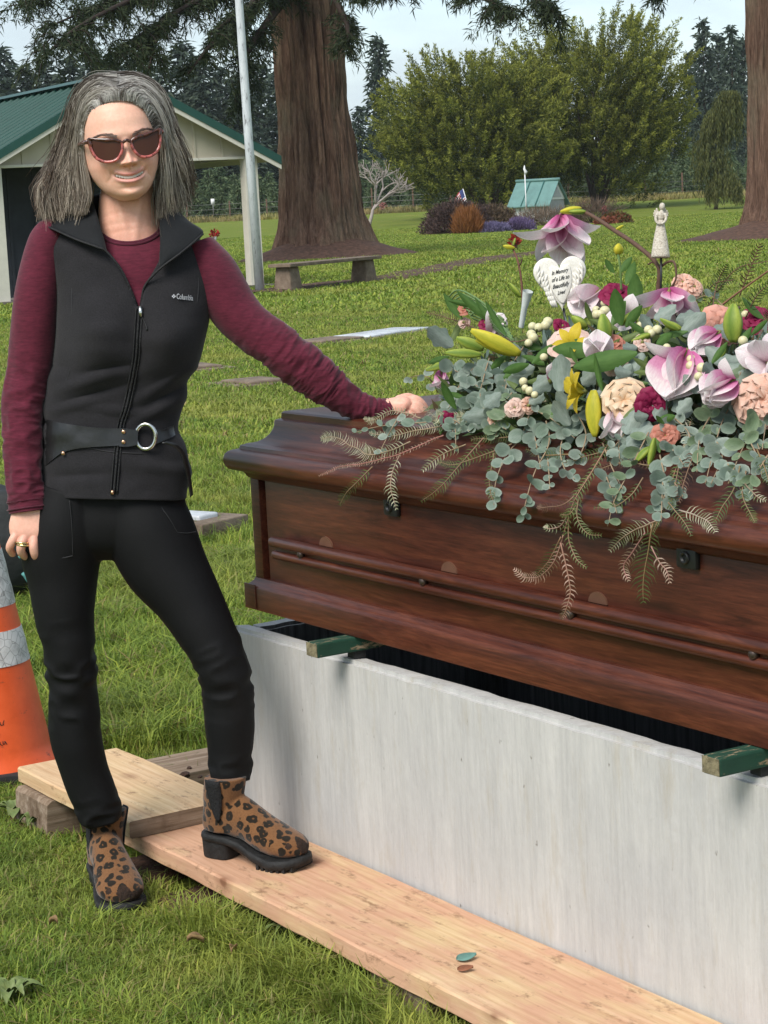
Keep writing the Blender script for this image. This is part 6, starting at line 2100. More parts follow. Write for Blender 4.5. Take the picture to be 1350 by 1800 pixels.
# stitched seams
for path in ([(122, 430), (126, 500), (126, 560), (125, 640)], [(347, 450), (349, 500), (344, 560), (336, 620)], [(125, 642), (118, 665), (100, 690), (85, 708)], [(150, 786), (180, 792), (200, 795)], [(215, 796), (250, 797), (300, 795)]):
    mb = MB(); P = crom(np.array([W(x, y, front_d(x, y) + 5.6) for x, y in path]), 40); mb.tube(P, 0.9 * S, 5); mb.obj('seam', M_seam, vest)
# embroidered mark on the chest
cu = bpy.data.curves.new('mark', 'FONT'); cu.body = 'Columbia'; cu.size = 13.5 * S * 0.78; cu.extrude = 0.0006; cu.offset = 0.00022
to = bpy.data.objects.new('tmp_text', cu); COL.objects.link(to)
dg = bpy.context.evaluated_depsgraph_get()
tm = bpy.data.meshes.new_from_object(to.evaluated_get(dg)); bpy.data.objects.remove(to)
M_thread = plain('silver_thread', (0.50, 0.50, 0.53), 0.5, 0.1, 300, kind='World')
co = np.array([v.co for v in tm.vertices])
wd = co[:, 0].max() - co[:, 0].min()
sx = 29.0 / wd
x0_, y0_ = 310.5, 525.0
V = np.array([W(x0_ + (c[0] - co[:, 0].min()) * sx, y0_ + 0.115 * (c[0] - co[:, 0].min()) * sx - c[1] * 1000 * 1.02, front_d(x0_ + (c[0] - co[:, 0].min()) * sx, y0_) + 8.0 + c[2] / S) for c in co])
logo = child('logo', V, [list(p.vertices) for p in tm.polygons], M_thread, False, vest)
dm = []
for (dx, dy) in ((-2.1, 0), (2.1, 0), (0, -2.1), (0, 2.1)):
    b_ = len(dm) * 4
    dm.append([(305.5 + dx + ex_, 520.8 + dy + ey_) for ex_, ey_ in ((-1.6, 0), (0, -1.6), (1.6, 0), (0, 1.6))])
V = [W(x, y, front_d(x, y) + 6.2) for q in dm for x, y in q] + [W(x, y, front_d(x, y) + 7.2) for q in dm for x, y in q]
F = []
for i in range(4): F += [(16 + i * 4, 19 + i * 4, 18 + i * 4, 17 + i * 4)] + [(i * 4 + j, i * 4 + (j + 1) % 4, 16 + i * 4 + (j + 1) % 4, 16 + i * 4 + j) for j in range(4)]
child('logo_mark', V, F, M_thread, False, vest)

# ---------------- belt
def band(name, top, bot, m, thick=0.004, off=7.0, par=None, n=60):
    A_, B_ = crom(np.array(top, float), n), crom(np.array(bot, float), n)
    V = []
    for i in range(n):
        for j in range(9):
            t_ = j / 8
            p = A_[i] * (1 - t_) + B_[i] * t_
            V.append(W(p[0], p[1], (front_d(p[0], p[1]) if p[0] > 84 else front_d(84, p[1]) - (84 - p[0]) * 2.0) + off))
    me = bake(mesh(name, V, gridfaces(n, 9), m), [('SOLIDIFY', {'thickness': thick, 'offset': 0.0})])
    me.polygons.foreach_set('use_smooth', [True] * len(me.polygons)); me.set_sharp_from_angle(angle=R(50))
    return link(name, me, par or person)
belt = band('belt', [(77, 735), (100, 742), (130, 747), (160, 751), (190, 753), (215, 753)], [(75, 826), (90, 811), (112, 795), (140, 788), (175, 785), (215, 783)], M_leather, off=8.0)
band('belt_tab', [(210, 752), (225, 754), (242, 756)], [(210, 785), (225, 785), (242, 782)], M_leather, 0.004, 11.0, belt, 16)
band('belt_tail', [(268, 753), (285, 755), (303, 748), (309, 742)], [(268, 783), (285, 776), (303, 768), (311, 760)], M_leather, 0.004, 8.0, belt, 24)
sheet('belt_strap', [(285, 778, 88), (305, 785, 82), (318, 800, 70), (326, 828, 58), (332, 860, 50), (334, 874, 48)], [(292, 776, 86), (312, 782, 78), (325, 798, 64), (332, 826, 52), (337, 858, 46), (338, 870, 45)], M_leather, belt, 0.004, 1.0)
mb = MB(); P = [W(256 + 17.5 * math.cos(a), 767.5 + 22 * math.sin(a), front_d(256, 767) + 14 + 3 * math.cos(a)) for a in np.linspace(0, 2 * np.pi, 49)]; mb.tube(P, 3.6 * S, 10, caps=False); mb.obj('belt_ring', M_chrome, belt)
def rivet(x, y, r_=3.6, off=15.5):
    c = W(x, y, front_d(x, y) + off); bm = bmesh.new(); bmesh.ops.create_uvsphere(bm, u_segments=14, v_segments=8, radius=r_ * S); bm.verts.index_update()
    V = [np.array([v.co.x, v.co.y * 0.5, v.co.z]) + c for v in bm.verts]; F = [[v.index for v in q.verts] for q in bm.faces]; bm.free()
    child('rivet', V, F, M_copper, True, belt)
rivet(217, 759); rivet(217, 777); rivet(111, 797, 3.4, 12)
# wedding band
mb = MB()
for k in (-2.4, 2.0):
    c = np.array([39.5 + 0.35 * k, 956 + k, 66.0]); P = [W(c[0] + 10.6 * math.cos(a), c[1] + 1.6 * math.cos(a) * 0.3 + 1.0 * math.sin(a), c[2] + 10.6 * math.sin(a) ) for a in np.linspace(0, 2 * np.pi, 30)]
    mb.tube(P, 1.9 * S, 7, caps=False)
mb.obj('finger_ring', M_gold, person)
# earring
c = HW([67.5], [-36], [-80])[0]; bm = bmesh.new(); bmesh.ops.create_uvsphere(bm, u_segments=10, v_segments=7, radius=2.2 * S); bm.verts.index_update()
child('earring', [np.array(v.co) + c for v in bm.verts], [[v.index for v in q.verts] for q in bm.faces], M_chrome); bm.free()

# ---------------- boots
def leopard():
    t = NT('leopard_suede')
    v = t.coord('Object')
    nzz = t.n('TexNoise'); nzz.inputs['Scale'].default_value = 55; nzz.inputs['Detail'].default_value = 2
    t.l(v, nzz.inputs['Vector'])
    vm = t.n('VectorMath', operation='MULTIPLY_ADD'); vm.inputs[1].default_value = (0.014, 0.014, 0.014)
    t.l(nzz.outputs['Color'], vm.inputs[0]); t.l(v, vm.inputs[2])
    vo = t.n('TexVoronoi'); vo.inputs['Scale'].default_value = 47; vo.inputs['Randomness'].default_value = 0.7
    t.l(vm.outputs[0], vo.inputs['Vector'])
    br = t.noise(v, 95, 2, 0.5)
    ring = t.ramp(vo.outputs['Distance'], [(0.07, (0, 0, 0)), (0.13, (1, 1, 1)), (0.44, (1, 1, 1)), (0.50, (0, 0, 0))])
    gate = t.ramp(br, [(0.27, (0, 0, 0)), (0.32, (1, 1, 1))])
    mask = t.mix(ring, gate, 1.0, 'MULTIPLY')
    f = t.noise(v, 260, 4, 0.7)
    tan = t.ramp(f, [(0.3, (0.135, 0.060, 0.024)), (0.7, (0.205, 0.098, 0.042))])
    inner = t.ramp(vo.outputs['Distance'], [(0.12, (0.7, 0.66, 0.6)), (0.3, (1, 1, 1))])
    col = t.mix(t.mix(tan, inner, 1.0, 'MULTIPLY'), (0.016, 0.012, 0.008, 1), mask)
    d = t.noise(v, 34, 6, 0.7)
    t.set(color=col, rough=0.95, spec=0.1, sheen=0.2)
    t.bump(f, 0.3, 0.001)
    return t.m
M_leo = leopard()
M_sole = plain('black_sole', (0.012, 0.012, 0.012), 0.7, 0.5, 60, bump=0.4)
M_gore = plain('black_elastic', (0.010, 0.010, 0.011), 0.8, 0.4, 200, bump=0.5)
M_toe = plain('muddy_toe', (0.030, 0.016, 0.010), 0.95, 0.5, 120, bump=0.8)
def boot(loc, rz, shaft, label_g, lean=(0.0, 0.0)):
    """local: x towards the toe, y to the wearer's left, z up; origin under the heel's centre"""
    root = empty('boot', loc, rz)
    root.parent = person
    # outline half widths along x
    xs = np.array([-0.045, -0.040, -0.020, 0.02, 0.07, 0.12, 0.165, 0.195, 0.215, 0.224])
    wl = np.array([0.006, 0.024, 0.035, 0.037, 0.038, 0.048, 0.053, 0.047, 0.029, 0.007])
    zb = np.array([0.052, 0.052, 0.052, 0.052, 0.045, 0.028, 0.022, 0.024, 0.028, 0.032])          # underside of the upper
    zt = np.array([0.075, 0.105, 0.125, 0.155, 0.138, 0.105, 0.083, 0.071, 0.060, 0.045])
    n, k = 60, 36
    X = np.linspace(-0.045, 0.224, n)
    q = lambda a: np.interp(X, xs, a)
    W_, B_, T_ = q(wl), q(zb), q(zt)
    for _ in range(3):
        for arr in (W_, B_, T_): arr[1:-1] = (arr[:-2] + 2 * arr[1:-1] + arr[2:]) / 4
    A = np.linspace(0, 2 * np.pi, k, endpoint=False)
    V = []
    for i in range(n):
        h = (T_[i] - B_[i]) / 2; c = (T_[i] + B_[i]) / 2
        for a in A:
            ca, sa = math.cos(a), math.sin(a)
            ex = 2.6 if sa < 0 else 2.0
            V.append((X[i], W_[i] * math.copysign(abs(ca) ** (2 / ex), ca) * (1 - 0.10 * max(0, sa)), c + h * math.copysign(abs(sa) ** (2 / ex), sa)))
    mb = MB(); mb.add(V, ringfaces(n, k))
    # shaft
    V = []
    m = 30
    for i in range(m):
        t_ = i / (m - 1)
        z = 0.06 + (shaft - 0.06) * t_
        cx = 0.008 + 0.004 * t_ + lean[0] * t_ - 0.010 * math.sin(math.pi * t_) * 0.5; rx = np.interp(t_, [0, 0.3, 0.55, 1], [0.050, 0.051, 0.046, 0.0465]); ry = np.interp(t_, [0, 0.3, 0.6, 1], [0.037, 0.039, 0.041, 0.047])
        for a in np.linspace(0, 2 * np.pi, k, endpoint=False):
            w = 0.0012 * vnoise(np.array([math.cos(a) * 1.3, math.sin(a) * 1.3, z * 60]))
            V.append((cx + (rx + w) * math.cos(a), lean[1] * t_ + (ry + w) * math.sin(a), z))
    mb.add(V, ringfaces(m, k))
    me = bake(mb.mesh('boot_upper', M_leo), [('REMESH', {'mode': 'VOXEL', 'voxel_size': 0.0026}), ('SMOOTH', {'factor': 0.5, 'iterations': 8})])
    me.materials.clear(); me.materials.append(M_leo); me.materials.append(M_toe)
    for p in me.polygons:
        c = p.center
        if c.x + 0.016 * float(vnoise(np.array(c) * 55)) > 0.207: p.material_index = 1
    me.polygons.foreach_set('use_smooth', [True] * len(me.polygons))
    link('boot_upper', me, root, local=True)
    # welt / sole following the outline
    V = []
    prof = [(0.94, 0.0), (1.04, 0.002), (1.07, 0.008), (1.06, 0.013), (0.95, 0.014)]
    hx = np.concatenate([X, X[::-1]]); hw = np.concatenate([W_, -W_[::-1]]); nn = len(hx)
    under = np.interp(hx, [-0.05, 0.03, 0.07, 0.115, 0.16, 0.20, 0.23], [0.038, 0.037, 0.030, 0.010, 0.0, 0.002, 0.008])
    thick = np.interp(hx, [-0.05, 0.07, 0.12, 0.23], [0.016, 0.017, 0.021, 0.023])
    for sc, tt in ((0.97, 0.0), (1.05, 0.12), (1.08, 0.5), (1.06, 0.95), (0.96, 1.0)):
        V += [((x - 0.09) * (1 + (sc - 1) * 0.5) + 0.09, y * sc, u + th * tt) for x, y, u, th in zip(hx, hw, under, thick)]
    mb = MB(); mb.add(V, ringfaces(5, nn)); mb.obj('sole', M_sole, root, local=True)
    # lugs under the forefoot
    mb = MB()
    for i in range(7):
        x = 0.125 + i * 0.0135; wv = float(np.interp(x, xs, wl)) * 1.02
        mb.box(x, x + 0.007, -wv, wv, np.interp(x, [0.16, 0.2, 0.23], [-0.003, -0.001, 0.004]), np.interp(x, [0.12, 0.16, 0.23], [0.012, 0.003, 0.012]))
    mb.obj('tread', M_sole, root, False, local=True)
    # heel block
    V = []
    for z, g in ((0.0, 0.98), (0.004, 1.0), (0.039, 1.04)):
        for a in np.linspace(0, 2 * np.pi, 28, endpoint=False):
            c, s_ = math.cos(a), math.sin(a)
            x = 0.0 + 0.042 * g * (math.copysign(abs(c) ** 0.75, c) if c < 0 else 0.85 * math.copysign(abs(c) ** 0.4, c)); y = 0.033 * g * math.copysign(abs(s_) ** 0.7, s_)
            V.append((x - 0.003, y, z))
    mb = MB(); mb.add(V, ringfaces(3, 28)); o = mb.obj('heel', M_sole, root, local=True); o.data.set_sharp_from_angle(angle=R(35))
    mb = MB(); mb.box(0.0, 0.034, -0.0372, -0.0355, 0.040, 0.0445); mb.obj('heel_plate', M_chrome, root, False, local=True)
    # elastic gores on both sides
    for s in (-1, 1):
        V = []
        for i in range(12):
            t_ = i / 11; z = shaft + 0.001 - (shaft - 0.088) * t_
            hw_ = 0.017 * (1 - t_ ** 2.2) + 0.003
            for j in range(5):
                x = 0.010 + lean[0] * (1 - t_) + (j / 4 * 2 - 1) * hw_ + 0.012 * t_
                tz = (z - 0.06) / (shaft - 0.06); ry = float(np.interp(tz, [0, 0.3, 0.6, 1], [0.037, 0.039, 0.041, 0.047]))
                cxx = 0.012 + lean[0] * tz
                q_ = max(0.0, 1 - ((x - cxx) / 0.047) ** 2) ** 0.5
                V.append((x, lean[1] * tz + s * (ry * q_ + 0.0015), z))
        me = bake(mesh('gore', V, gridfaces(12, 5), M_gore), [('SOLIDIFY', {'thickness': 0.003, 'offset': 0.0})])
        link('gore', me, root, local=True)
    return root
# boot stepping on the plank: heel and toe located on the plank's top
hR, tR = on(394, 1503, 0.098), on(518, 1523, 0.098)
aR = math.atan2(tR[1] - hR[1], tR[0] - hR[0])
boot((hR[0], hR[1], 0.0985), aR, 0.182, 'R', (0.010, -0.006))
hL, tL = on(186, 1562, 0.0), on(214, 1600, 0.0)
aL = math.atan2(tL[1] - hL[1], tL[0] - hL[0])
boot((hL[0], hL[1], 0.004), aL, 0.180, 'L', (-0.004, 0.012))
# ================================================================== CASKET SPRAY
LIDZ = CB[2] + 0.456
EC = CB + AX * 1.02 + WX * 0.37 + np.array([0, 0, 0.440])
ER = np.array([0.66, 0.36, 0.245])
def cas(p):
    d = np.asarray(p, float) - CB
    return d @ AX, d @ WX, d[..., 2]
def ell(px, py, grow=1.0):
    """first hit of a pixel ray with the mound of flowers"""
    d = ray(px, py); o = C0 - EC
    M = np.stack([AX, WX, np.array([0, 0, 1.0])])
    dd, oo = (M @ d) / (ER * grow), (M @ o) / (ER * grow)
    a, b, c = dd @ dd, 2 * dd @ oo, oo @ oo - 1
    q = b * b - 4 * a * c
    return None if q < 0 else (-b - math.sqrt(q)) / (2 * a)
def midplane(px, py, t0=0.36):
    """hit with the upright plane through the casket's long axis"""
    d = ray(px, py)
    return ((CB + WX * t0 - C0) @ WX) / (d @ WX)
def pos(px, py, off=0.0, grow=1.0):
    t = ell(px, py, grow)
    if t is None: t = midplane(px, py)
    d = ray(px, py)
    return C0 + d * (t - off)
def drape(px, py, off=0.006):
    """nearest of mound, lid top, lid slope and casket front"""
    d = ray(px, py)
    ts = []
    t = ell(px, py, 0.96)
    if t: ts.append(t)
    t = (LIDZ + 0.004 - CAM_H) / d[2]
    s, w_, z = cas(C0 + d * t)
    if 0.05 < w_ < 0.62 and 0 < s < CL: ts.append(t)
    n = -WX * 0.75 + np.array([0, 0, 0.66]); p0 = CB + WX * (-0.052) + [0, 0, 0.366]
    t = ((p0 - C0) @ n) / (d @ n); s, w_, z = cas(C0 + d * t)
    if z > 0.36 and w_ < 0.07: ts.append(t)
    t = ((CB - WX * 0.060 - C0) @ WX) / (d @ WX); s, w_, z = cas(C0 + d * t)
    if z <= 0.372: ts.append(t)
    t = min(ts) if ts else midplane(px, py)
    return C0 + d * t - d / np.linalg.norm(d) * off
def axis(ix, iy, iz):
    """direction from image right, image up and towards the camera"""
    v = ix * _R + iy * _U - iz * _f
    return v / np.linalg.norm(v)
def basis(ax, spin=0.0, up=None):
    z = np.asarray(ax, float) / np.linalg.norm(ax)
    r_ = np.array([0.13, -0.2, 0.97]) if abs(z[2]) < 0.9 else np.array([1.0, 0.1, 0])
    if up is not None: r_ = up
    x = np.cross(r_, z); x /= np.linalg.norm(x)
    y = np.cross(z, x)
    c, s = math.cos(spin), math.sin(spin)
    return x * c + y * s, -x * s + y * c, z
def mat4(p, ax, spin=0.0, sc=1.0, up=None):
    x, y, z = basis(ax, spin, up)
    sc = (sc, sc, sc) if np.isscalar(sc) else sc
    return Matrix(((x[0] * sc[0], y[0] * sc[1], z[0] * sc[2], p[0]), (x[1] * sc[0], y[1] * sc[1], z[1] * sc[2], p[1]), (x[2] * sc[0], y[2] * sc[1], z[2] * sc[2], p[2]), (0, 0, 0, 1)))
PXM = 1 / 880.0                       # metres per photo pixel on the spray
spray = empty('flower_spray', EC * [1, 1, 0] + [0, 0, LIDZ], VROT, 'large mixed spray of magnolias, roses, lilies and eucalyptus on the casket lid', 'flowers')

def petal_mat(name, rough=0.55, trans=0.28, sc=(16, 16, 1.4), dark=(0.90, 0.74, 0.82)):
    t = NT(name)
    c = t.vcol()
    f = t.noise(t.coord('Object', sc), 2.5, 4, 0.6)
    c = t.mix(c, t.ramp(f, [(0.3, dark), (0.6, (1.03, 1.03, 1.03))]), 0.85, 'MULTIPLY')
    t.set(color=c, rough=rough, spec=0.25)
    t.translucent(c, trans)
    return t.m
M_petal = petal_mat('petals')
M_leafc = petal_mat('spray_leaves', 0.5, 0.2, (8, 8, 2), (0.74, 0.80, 0.74))
M_stemc = vcolmat('spray_stems', 0.7, 0, 0.25, var=0.2, scale=120)
def petal_mesh(name, L, Wd, cup, curl, stops, tipsharp=0.8, ruf=0.0, nu=9, nv=7, seed=0, basew=0.25, wpos=0.55):
    """petal from the origin along +z, concave towards +x... colours along the length"""
    V, C = [], []
    for i in range(nu):
        u = i / (nu - 1)
        wv = Wd / 2 * (basew * (1 - u) + (1 - basew * (1 - u)) * math.sin(math.pi * min(1, (u / wpos) * 0.5 if u < wpos else 0.5 + 0.5 * (u - wpos) / (1 - wpos))) ** tipsharp)
        if i == nu - 1: wv = max(wv, Wd * 0.03)
        for j in range(nv):
            s = j / (nv - 1) * 2 - 1
            y = s * wv
            x = cup * L * (math.sin(u * math.pi * 0.9) * 0.5) * -1 + cup * 0.9 * (s * s) * wv + curl * L * u ** 3
            x += ruf * L * math.sin(s * 5 + seed + u * 3) * u * u * 0.5 + ruf * L * 0.35 * math.sin(s * 11 + seed * 2) * u ** 2
            V.append((x, y, L * u - abs(curl) * L * 0.25 * u ** 3 + ruf * L * 0.2 * math.sin(s * 9 + seed) * u))
            q = np.clip(u + 0.10 * (abs(s) - 0.4) , 0, 1)
            C.append([np.interp(q, [a for a, _ in stops], [b[k] for _, b in stops]) for k in range(3)])
    return mesh(name, V, gridfaces(nu, nv), M_petal, True, C)
PK0, PK1, PK2 = (0.56, 0.10, 0.30), (0.72, 0.36, 0.52), (0.84, 0.76, 0.75)
pm_mag = [petal_mesh(f'magnolia_petal_{k}', 1.0, 0.62 + 0.08 * k, 0.34, cu, [(0, PK0), (0.28 + 0.08 * k, PK1), (0.62, PK2), (1, (0.84, 0.80, 0.78))], 0.75, 0.03, 10, 7, k) for k, cu in enumerate((-0.12, 0.10, 0.35, -0.3))]
pm_pale = [petal_mesh(f'pale_petal_{k}', 1.0, 0.7, 0.32, cu, [(0, (0.66, 0.34, 0.45)), (0.25, (0.80, 0.66, 0.68)), (1, (0.86, 0.82, 0.80))], 0.75, 0.04, 10, 7, k + 5) for k, cu in enumerate((-0.15, 0.15))]
M_recept = plain('receptacle', (0.22, 0.24, 0.07), 0.7, 0.2, 60)
def bud_core(name, r, h, col):
    mb = MB(); mb.tube([(0, 0, -h * 0.4), (0, 0, 0), (0, 0, h * 0.4), (0, 0, h * 0.7)], [r * 0.35, r, r * 0.7, r * 0.1], 8, col)
    return mb.mesh(name, M_stemc, True, True)
core_m = bud_core('flower_core', 0.006, 0.018, (0.22, 0.22, 0.07))
def bloom(name, p, ax, L, pieces, label=None, core=core_m, spin=0.0, cs=1.0):
    """pieces: (mesh, azimuth deg, opening deg, length scale, width scale)"""
    M = mat4(p, ax, spin)
    c = link(name, core, spray, M @ Matrix.Scale(cs, 4))
    if label: c['label'] = label
    for me, az, op, ls, ws in pieces:
        T = M @ Matrix.Rotation(R(az), 4, 'Z') @ Matrix.Rotation(R(op), 4, 'Y') @ Matrix.Translation((0.002, 0, 0)) @ Matrix.Diagonal((L * ls, L * ls * ws, L * ls, 1))
        # petal concave side inwards: mesh bows to -x, so turn it
        link('petal', me, c, T)
    return c
def pcs(ms, n, op, jo=10, az0=0, ls=1.0, ws=1.0, jl=0.12):
    return [(ms[i % len(ms)], az0 + 360 * i / n + random.uniform(-12, 12), op + random.uniform(-jo, jo), ls * (1 + random.uniform(-jl, jl)), ws) for i in range(n)]
# --- magnolias
bloom('magnolia_bloom', pos(986, 380, 0.0), axis(0.10, -1, 0.12), 0.110, pcs(pm_mag[1:3] + pm_mag[:1], 6, 56, 12, 20, 0.95, 0.85) + pcs(pm_mag, 4, 24, 8, 60, 1.05, 0.85), 'wide open pink and white magnolia hanging above the heart plaque')
bloom('magnolia_bloom', pos(1176, 512, 0.02, 1.05), axis(0.0, -1, 0.45), 0.082, pcs(pm_mag, 4, 62, 14, 100, 1.1, 0.9) + pcs(pm_mag, 4, 26, 8, 30), 'pink and white magnolia with spreading petals below the angel')
bloom('magnolia_bloom', pos(1206, 618, 0.06), axis(-0.45, -1, 0.5), 0.098, pcs(pm_mag[:1] + pm_mag[3:], 6, 17, 5, 10, 1.0, 1.25) + [(pm_mag[2], 160, 60, 0.8, 0.7), (pm_mag[2], 300, 48, 0.85, 0.7)], 'largest cup shaped magnolia hanging in the middle of the spray')
bloom('magnolia_bloom', pos(1262, 585, 0.03), axis(-1, -0.65, 0.4), 0.062, pcs([pm_mag[0], pm_mag[3]], 6, 10, 3, 0, 1.0, 1.1), 'closed pink magnolia bud beside the coral rose')
bloom('magnolia_bloom', pos(1288, 668, 0.05), axis(-0.9, -0.6, 0.5), 0.075, pcs([pm_mag[0], pm_mag[3]], 6, 18, 5, 0, 1.0, 1.2) + [(pm_mag[2], 90, 60, 0.7, 0.9)], 'half open pink magnolia over the right eucalyptus')
bloom('magnolia_bloom', pos(1052, 512, 0.0), axis(-0.8, -0.55, 0.5), 0.072, pcs(pm_pale, 6, 16, 5, 0, 1.0, 1.3), 'pale pink magnolia behind the heart plaque')
bloom('magnolia_bloom', pos(862, 588, 0.02), axis(0.5, 0.85, 0.5), 0.056, pcs(pm_pale, 5, 22, 8, 0, 1.0, 1.2), 'pale blush bloom among the lily buds at left')
bloom('magnolia_bloom', pos(776, 652, 0.02), axis(0.05, -1, 0.5), 0.060, pcs(pm_mag, 5, 17, 6, 0, 1.0, 0.9), 'small pink magnolia beside the resting hand')
bloom('magnolia_bloom', pos(968, 668, 0.02), axis(0.1, 0.9, 0.5), 0.032, pcs([pm_mag[0]], 5, 10, 3, 0, 1.0, 1.2), 'tiny pink magnolia bud above the open yellow lily')
bloom('magnolia_bloom', pos(1058, 640, 0.02), axis(-0.3, 0.9, 0.5), 0.060, pcs(pm_pale, 5, 26, 8, 0, 1.0, 1.2), 'pale blush bloom in the centre of the spray')
bloom('magnolia_bloom', pos(1078, 722, 0.02), axis(0.05, -1, 0.6), 0.060, pcs(pm_pale, 6, 20, 8, 0, 1.0, 1.0), 'pale pink bloom below the cream rose')
bloom('magnolia_bloom', pos(1352, 640, 0.02), axis(-0.5, 0.2, 0.9), 0.07, pcs(pm_pale, 6, 40, 10, 0, 1.0, 1.0), 'pale blush bloom cut by the right edge')
bloom('magnolia_bloom', pos(1110, 560, 0.0), axis(-0.6, 0.2, 0.9), 0.05, pcs(pm_pale, 5, 40, 12, 0), 'flattened pale bloom behind the berries')
# --- roses
def rose_mesh(nm, col, tip, ruf=0.10): return petal_mesh(nm, 1.0, 1.15, 0.5, 0.28, [(0, tuple(c * 0.8 for c in col)), (0.6, col), (1, tip)], 0.45, ruf, 7, 7, hash(nm) % 7, 0.4, 0.6)
rm = {'red': rose_mesh('rose_petal_red', (0.20, 0.006, 0.045), (0.30, 0.022, 0.085)), 'rust': rose_mesh('rose_petal_rust', (0.52, 0.17, 0.11), (0.60, 0.28, 0.20)), 'coral': rose_mesh('rose_petal_coral', (0.76, 0.34, 0.22), (0.80, 0.46, 0.36)),
      'cream': rose_mesh('rose_petal_cream', (0.80, 0.50, 0.26), (0.84, 0.72, 0.52)), 'peach': rose_mesh('rose_petal_peach', (0.78, 0.44, 0.30), (0.84, 0.60, 0.47), 0.22), 'blush': rose_mesh('rose_petal_blush', (0.78, 0.52, 0.42), (0.84, 0.68, 0.58), 0.1)}
def rose(px, py, d_px, kind, ax, label, n=19, off=0.03, flat=1.0):
    Rr = d_px * PXM / 2
    P = []
    for i in range(n):
        t_ = (i + 0.5) / n
        P.append((rm[kind], i * 137.5, (4 + 64 * t_ ** 1.15) * flat + random.uniform(-5, 5), 0.62 + 0.45 * t_, 0.75 + 0.4 * t_))
    p = pos(px, py, off)
    bloom('rose', p - ax * Rr * 0.62, ax, Rr * 1.12, P, label)
rose(1085, 508, 60, 'red', axis(0, 0.85, 0.75), 'dark crimson rose standing between the heart and the angel', 22, 0.0, 1.1)
rose(1147, 713, 50, 'red', axis(0.1, -0.2, 1), 'dark crimson rose under the largest magnolia', 20)
rose(1328, 556, 50, 'red', axis(-0.2, 0.5, 0.9), 'dark crimson rose at the right edge of the spray')
rose(852, 565, 34, 'red', axis(-0.4, 0.7, 0.7), 'small crimson rose bud at the left of the spray', 12)
rose(990, 571, 34, 'red', axis(0.4, 0.6, 0.8), 'small crimson rose bud right of the cream berries', 12)
rose(790, 742, 36, 'red', axis(0.0, -0.3, 1), 'small crimson bloom low on the left by the casket lid', 10)
rose(1170, 765, 42, 'rust', axis(-0.1, 0.15, 1), 'rust coloured rose low in the spray', 18)
rose(1080, 600, 34, 'rust', axis(0, 0.5, 0.9), 'small rust rose in the centre of the spray', 14)
rose(1268, 572, 66, 'coral', axis(0.2, 0.1, 1), 'coral garden rose beside the big green lily bud', 20, 0.01)
rose(1002, 600, 76, 'blush', axis(-0.1, 0.6, 0.9), 'wide pale peach rose with a yellow lily petal before it', 20, 0.015)
rose(1098, 702, 74, 'cream', axis(-0.15, 0.25, 1), 'cream yellow garden rose left of the largest magnolia', 20, 0.03)
rose(1338, 702, 78, 'peach', axis(-0.25, 0.1, 1), 'ruffled peach carnation cut by the right edge', 26, 0.05, 1.2)
rose(1200, 494, 36, 'peach', axis(-0.2, 0.4, 1), 'ruffled peach stock bloom behind the angel stake', 16, -0.02, 1.2)
rose(1222, 502, 34, 'peach', axis(0.3, 0.4, 1), 'second ruffled peach stock bloom right of the angel', 16, -0.02, 1.2)
rose(815, 541, 28, 'rust', axis(-0.3, 0.5, 0.8), 'small dusty pink bloom at the upper left', 12, 0)
rose(815, 566, 24, 'blush', axis(-0.3, 0.3, 0.9), 'small pale pink bloom below the dusty pink one', 10, 0)
rose(905, 716, 34, 'blush', axis(-0.1, 0.1, 1), 'ruffled pale peach bloom low in the left half', 14, 0.02)
rose(930, 712, 26, 'peach', axis(0.2, 0.1, 1), 'small peach bloom beside the pale one low in the left half', 12, 0.02)
rose(870, 738, 22, 'peach', axis(0, -0.1, 1), 'tiny peach bloom at the lower left', 10, 0.02)
rose(1130, 600, 30, 'blush', axis(0.1, 0.4, 1), 'small blush bloom beside the berries', 12, 0.02)
rose(1082, 640, 40, 'blush', axis(-0.1, 0.1, 1), 'blush bloom half hidden in the centre', 14, 0.02)
# --- lilies
def lily_bud_mesh(nm, c0, c1):
    n, m = 18, 14; V, C = [], []
    for i in range(m):
        u = i / (m - 1); r_ = 0.16 * math.sin(math.pi * (0.06 + 0.90 * u)) ** 0.75 * (1 - 0.12 * u) + 0.012
        for j in range(n):
            a = 2 * math.pi * j / n; q = 1 + 0.10 * math.cos(3 * a) + 0.05 * math.cos(6 * a)
            V.append((r_ * q * math.cos(a), r_ * q * math.sin(a), u))
            k = 0.5 + 0.5 * math.cos(3 * a)
            cc = np.array(c0) * (1 - k) + np.array(c1) * k
            C.append(cc * (0.92 + 0.16 * u))
    return mesh(nm, V, ringfaces(m, n), M_leafc, True, C)
lb = {'green': lily_bud_mesh('lily_bud_green', (0.15, 0.24, 0.035), (0.36, 0.42, 0.07)), 'yellow': lily_bud_mesh('lily_bud_yellow', (0.46, 0.44, 0.04), (0.66, 0.56, 0.05))}
def lilybud(p0, p1, kind, label, wide=1.0, off=0.03):
    a, b = pos(*p0, off), pos(*p1, off)
    d = ray(*p1); 
    b = C0 + d * ((a - C0) @ _f) / (d @ _f)
    L = np.linalg.norm(b - a)
    o = link('lily_bud', lb[kind], spray, mat4(a, b - a, random.random() * 3, (L * wide, L * wide, L)))
    if label: o['label'] = label
lilybud((915, 622), (828, 580), 'yellow', 'long yellow lily bud pointing left', 0.85); lilybud((908, 624), (836, 597), 'yellow', None, 0.8, 0.025)
lilybud((850, 614), (802, 594), 'green', 'green lily bud below the yellow one', 1.2, 0.01)
lilybud((846, 624), (783, 620), 'green', None, 0.8, 0.02); lilybud((786, 640), (748, 651), 'green', None, 1.05, 0.02)
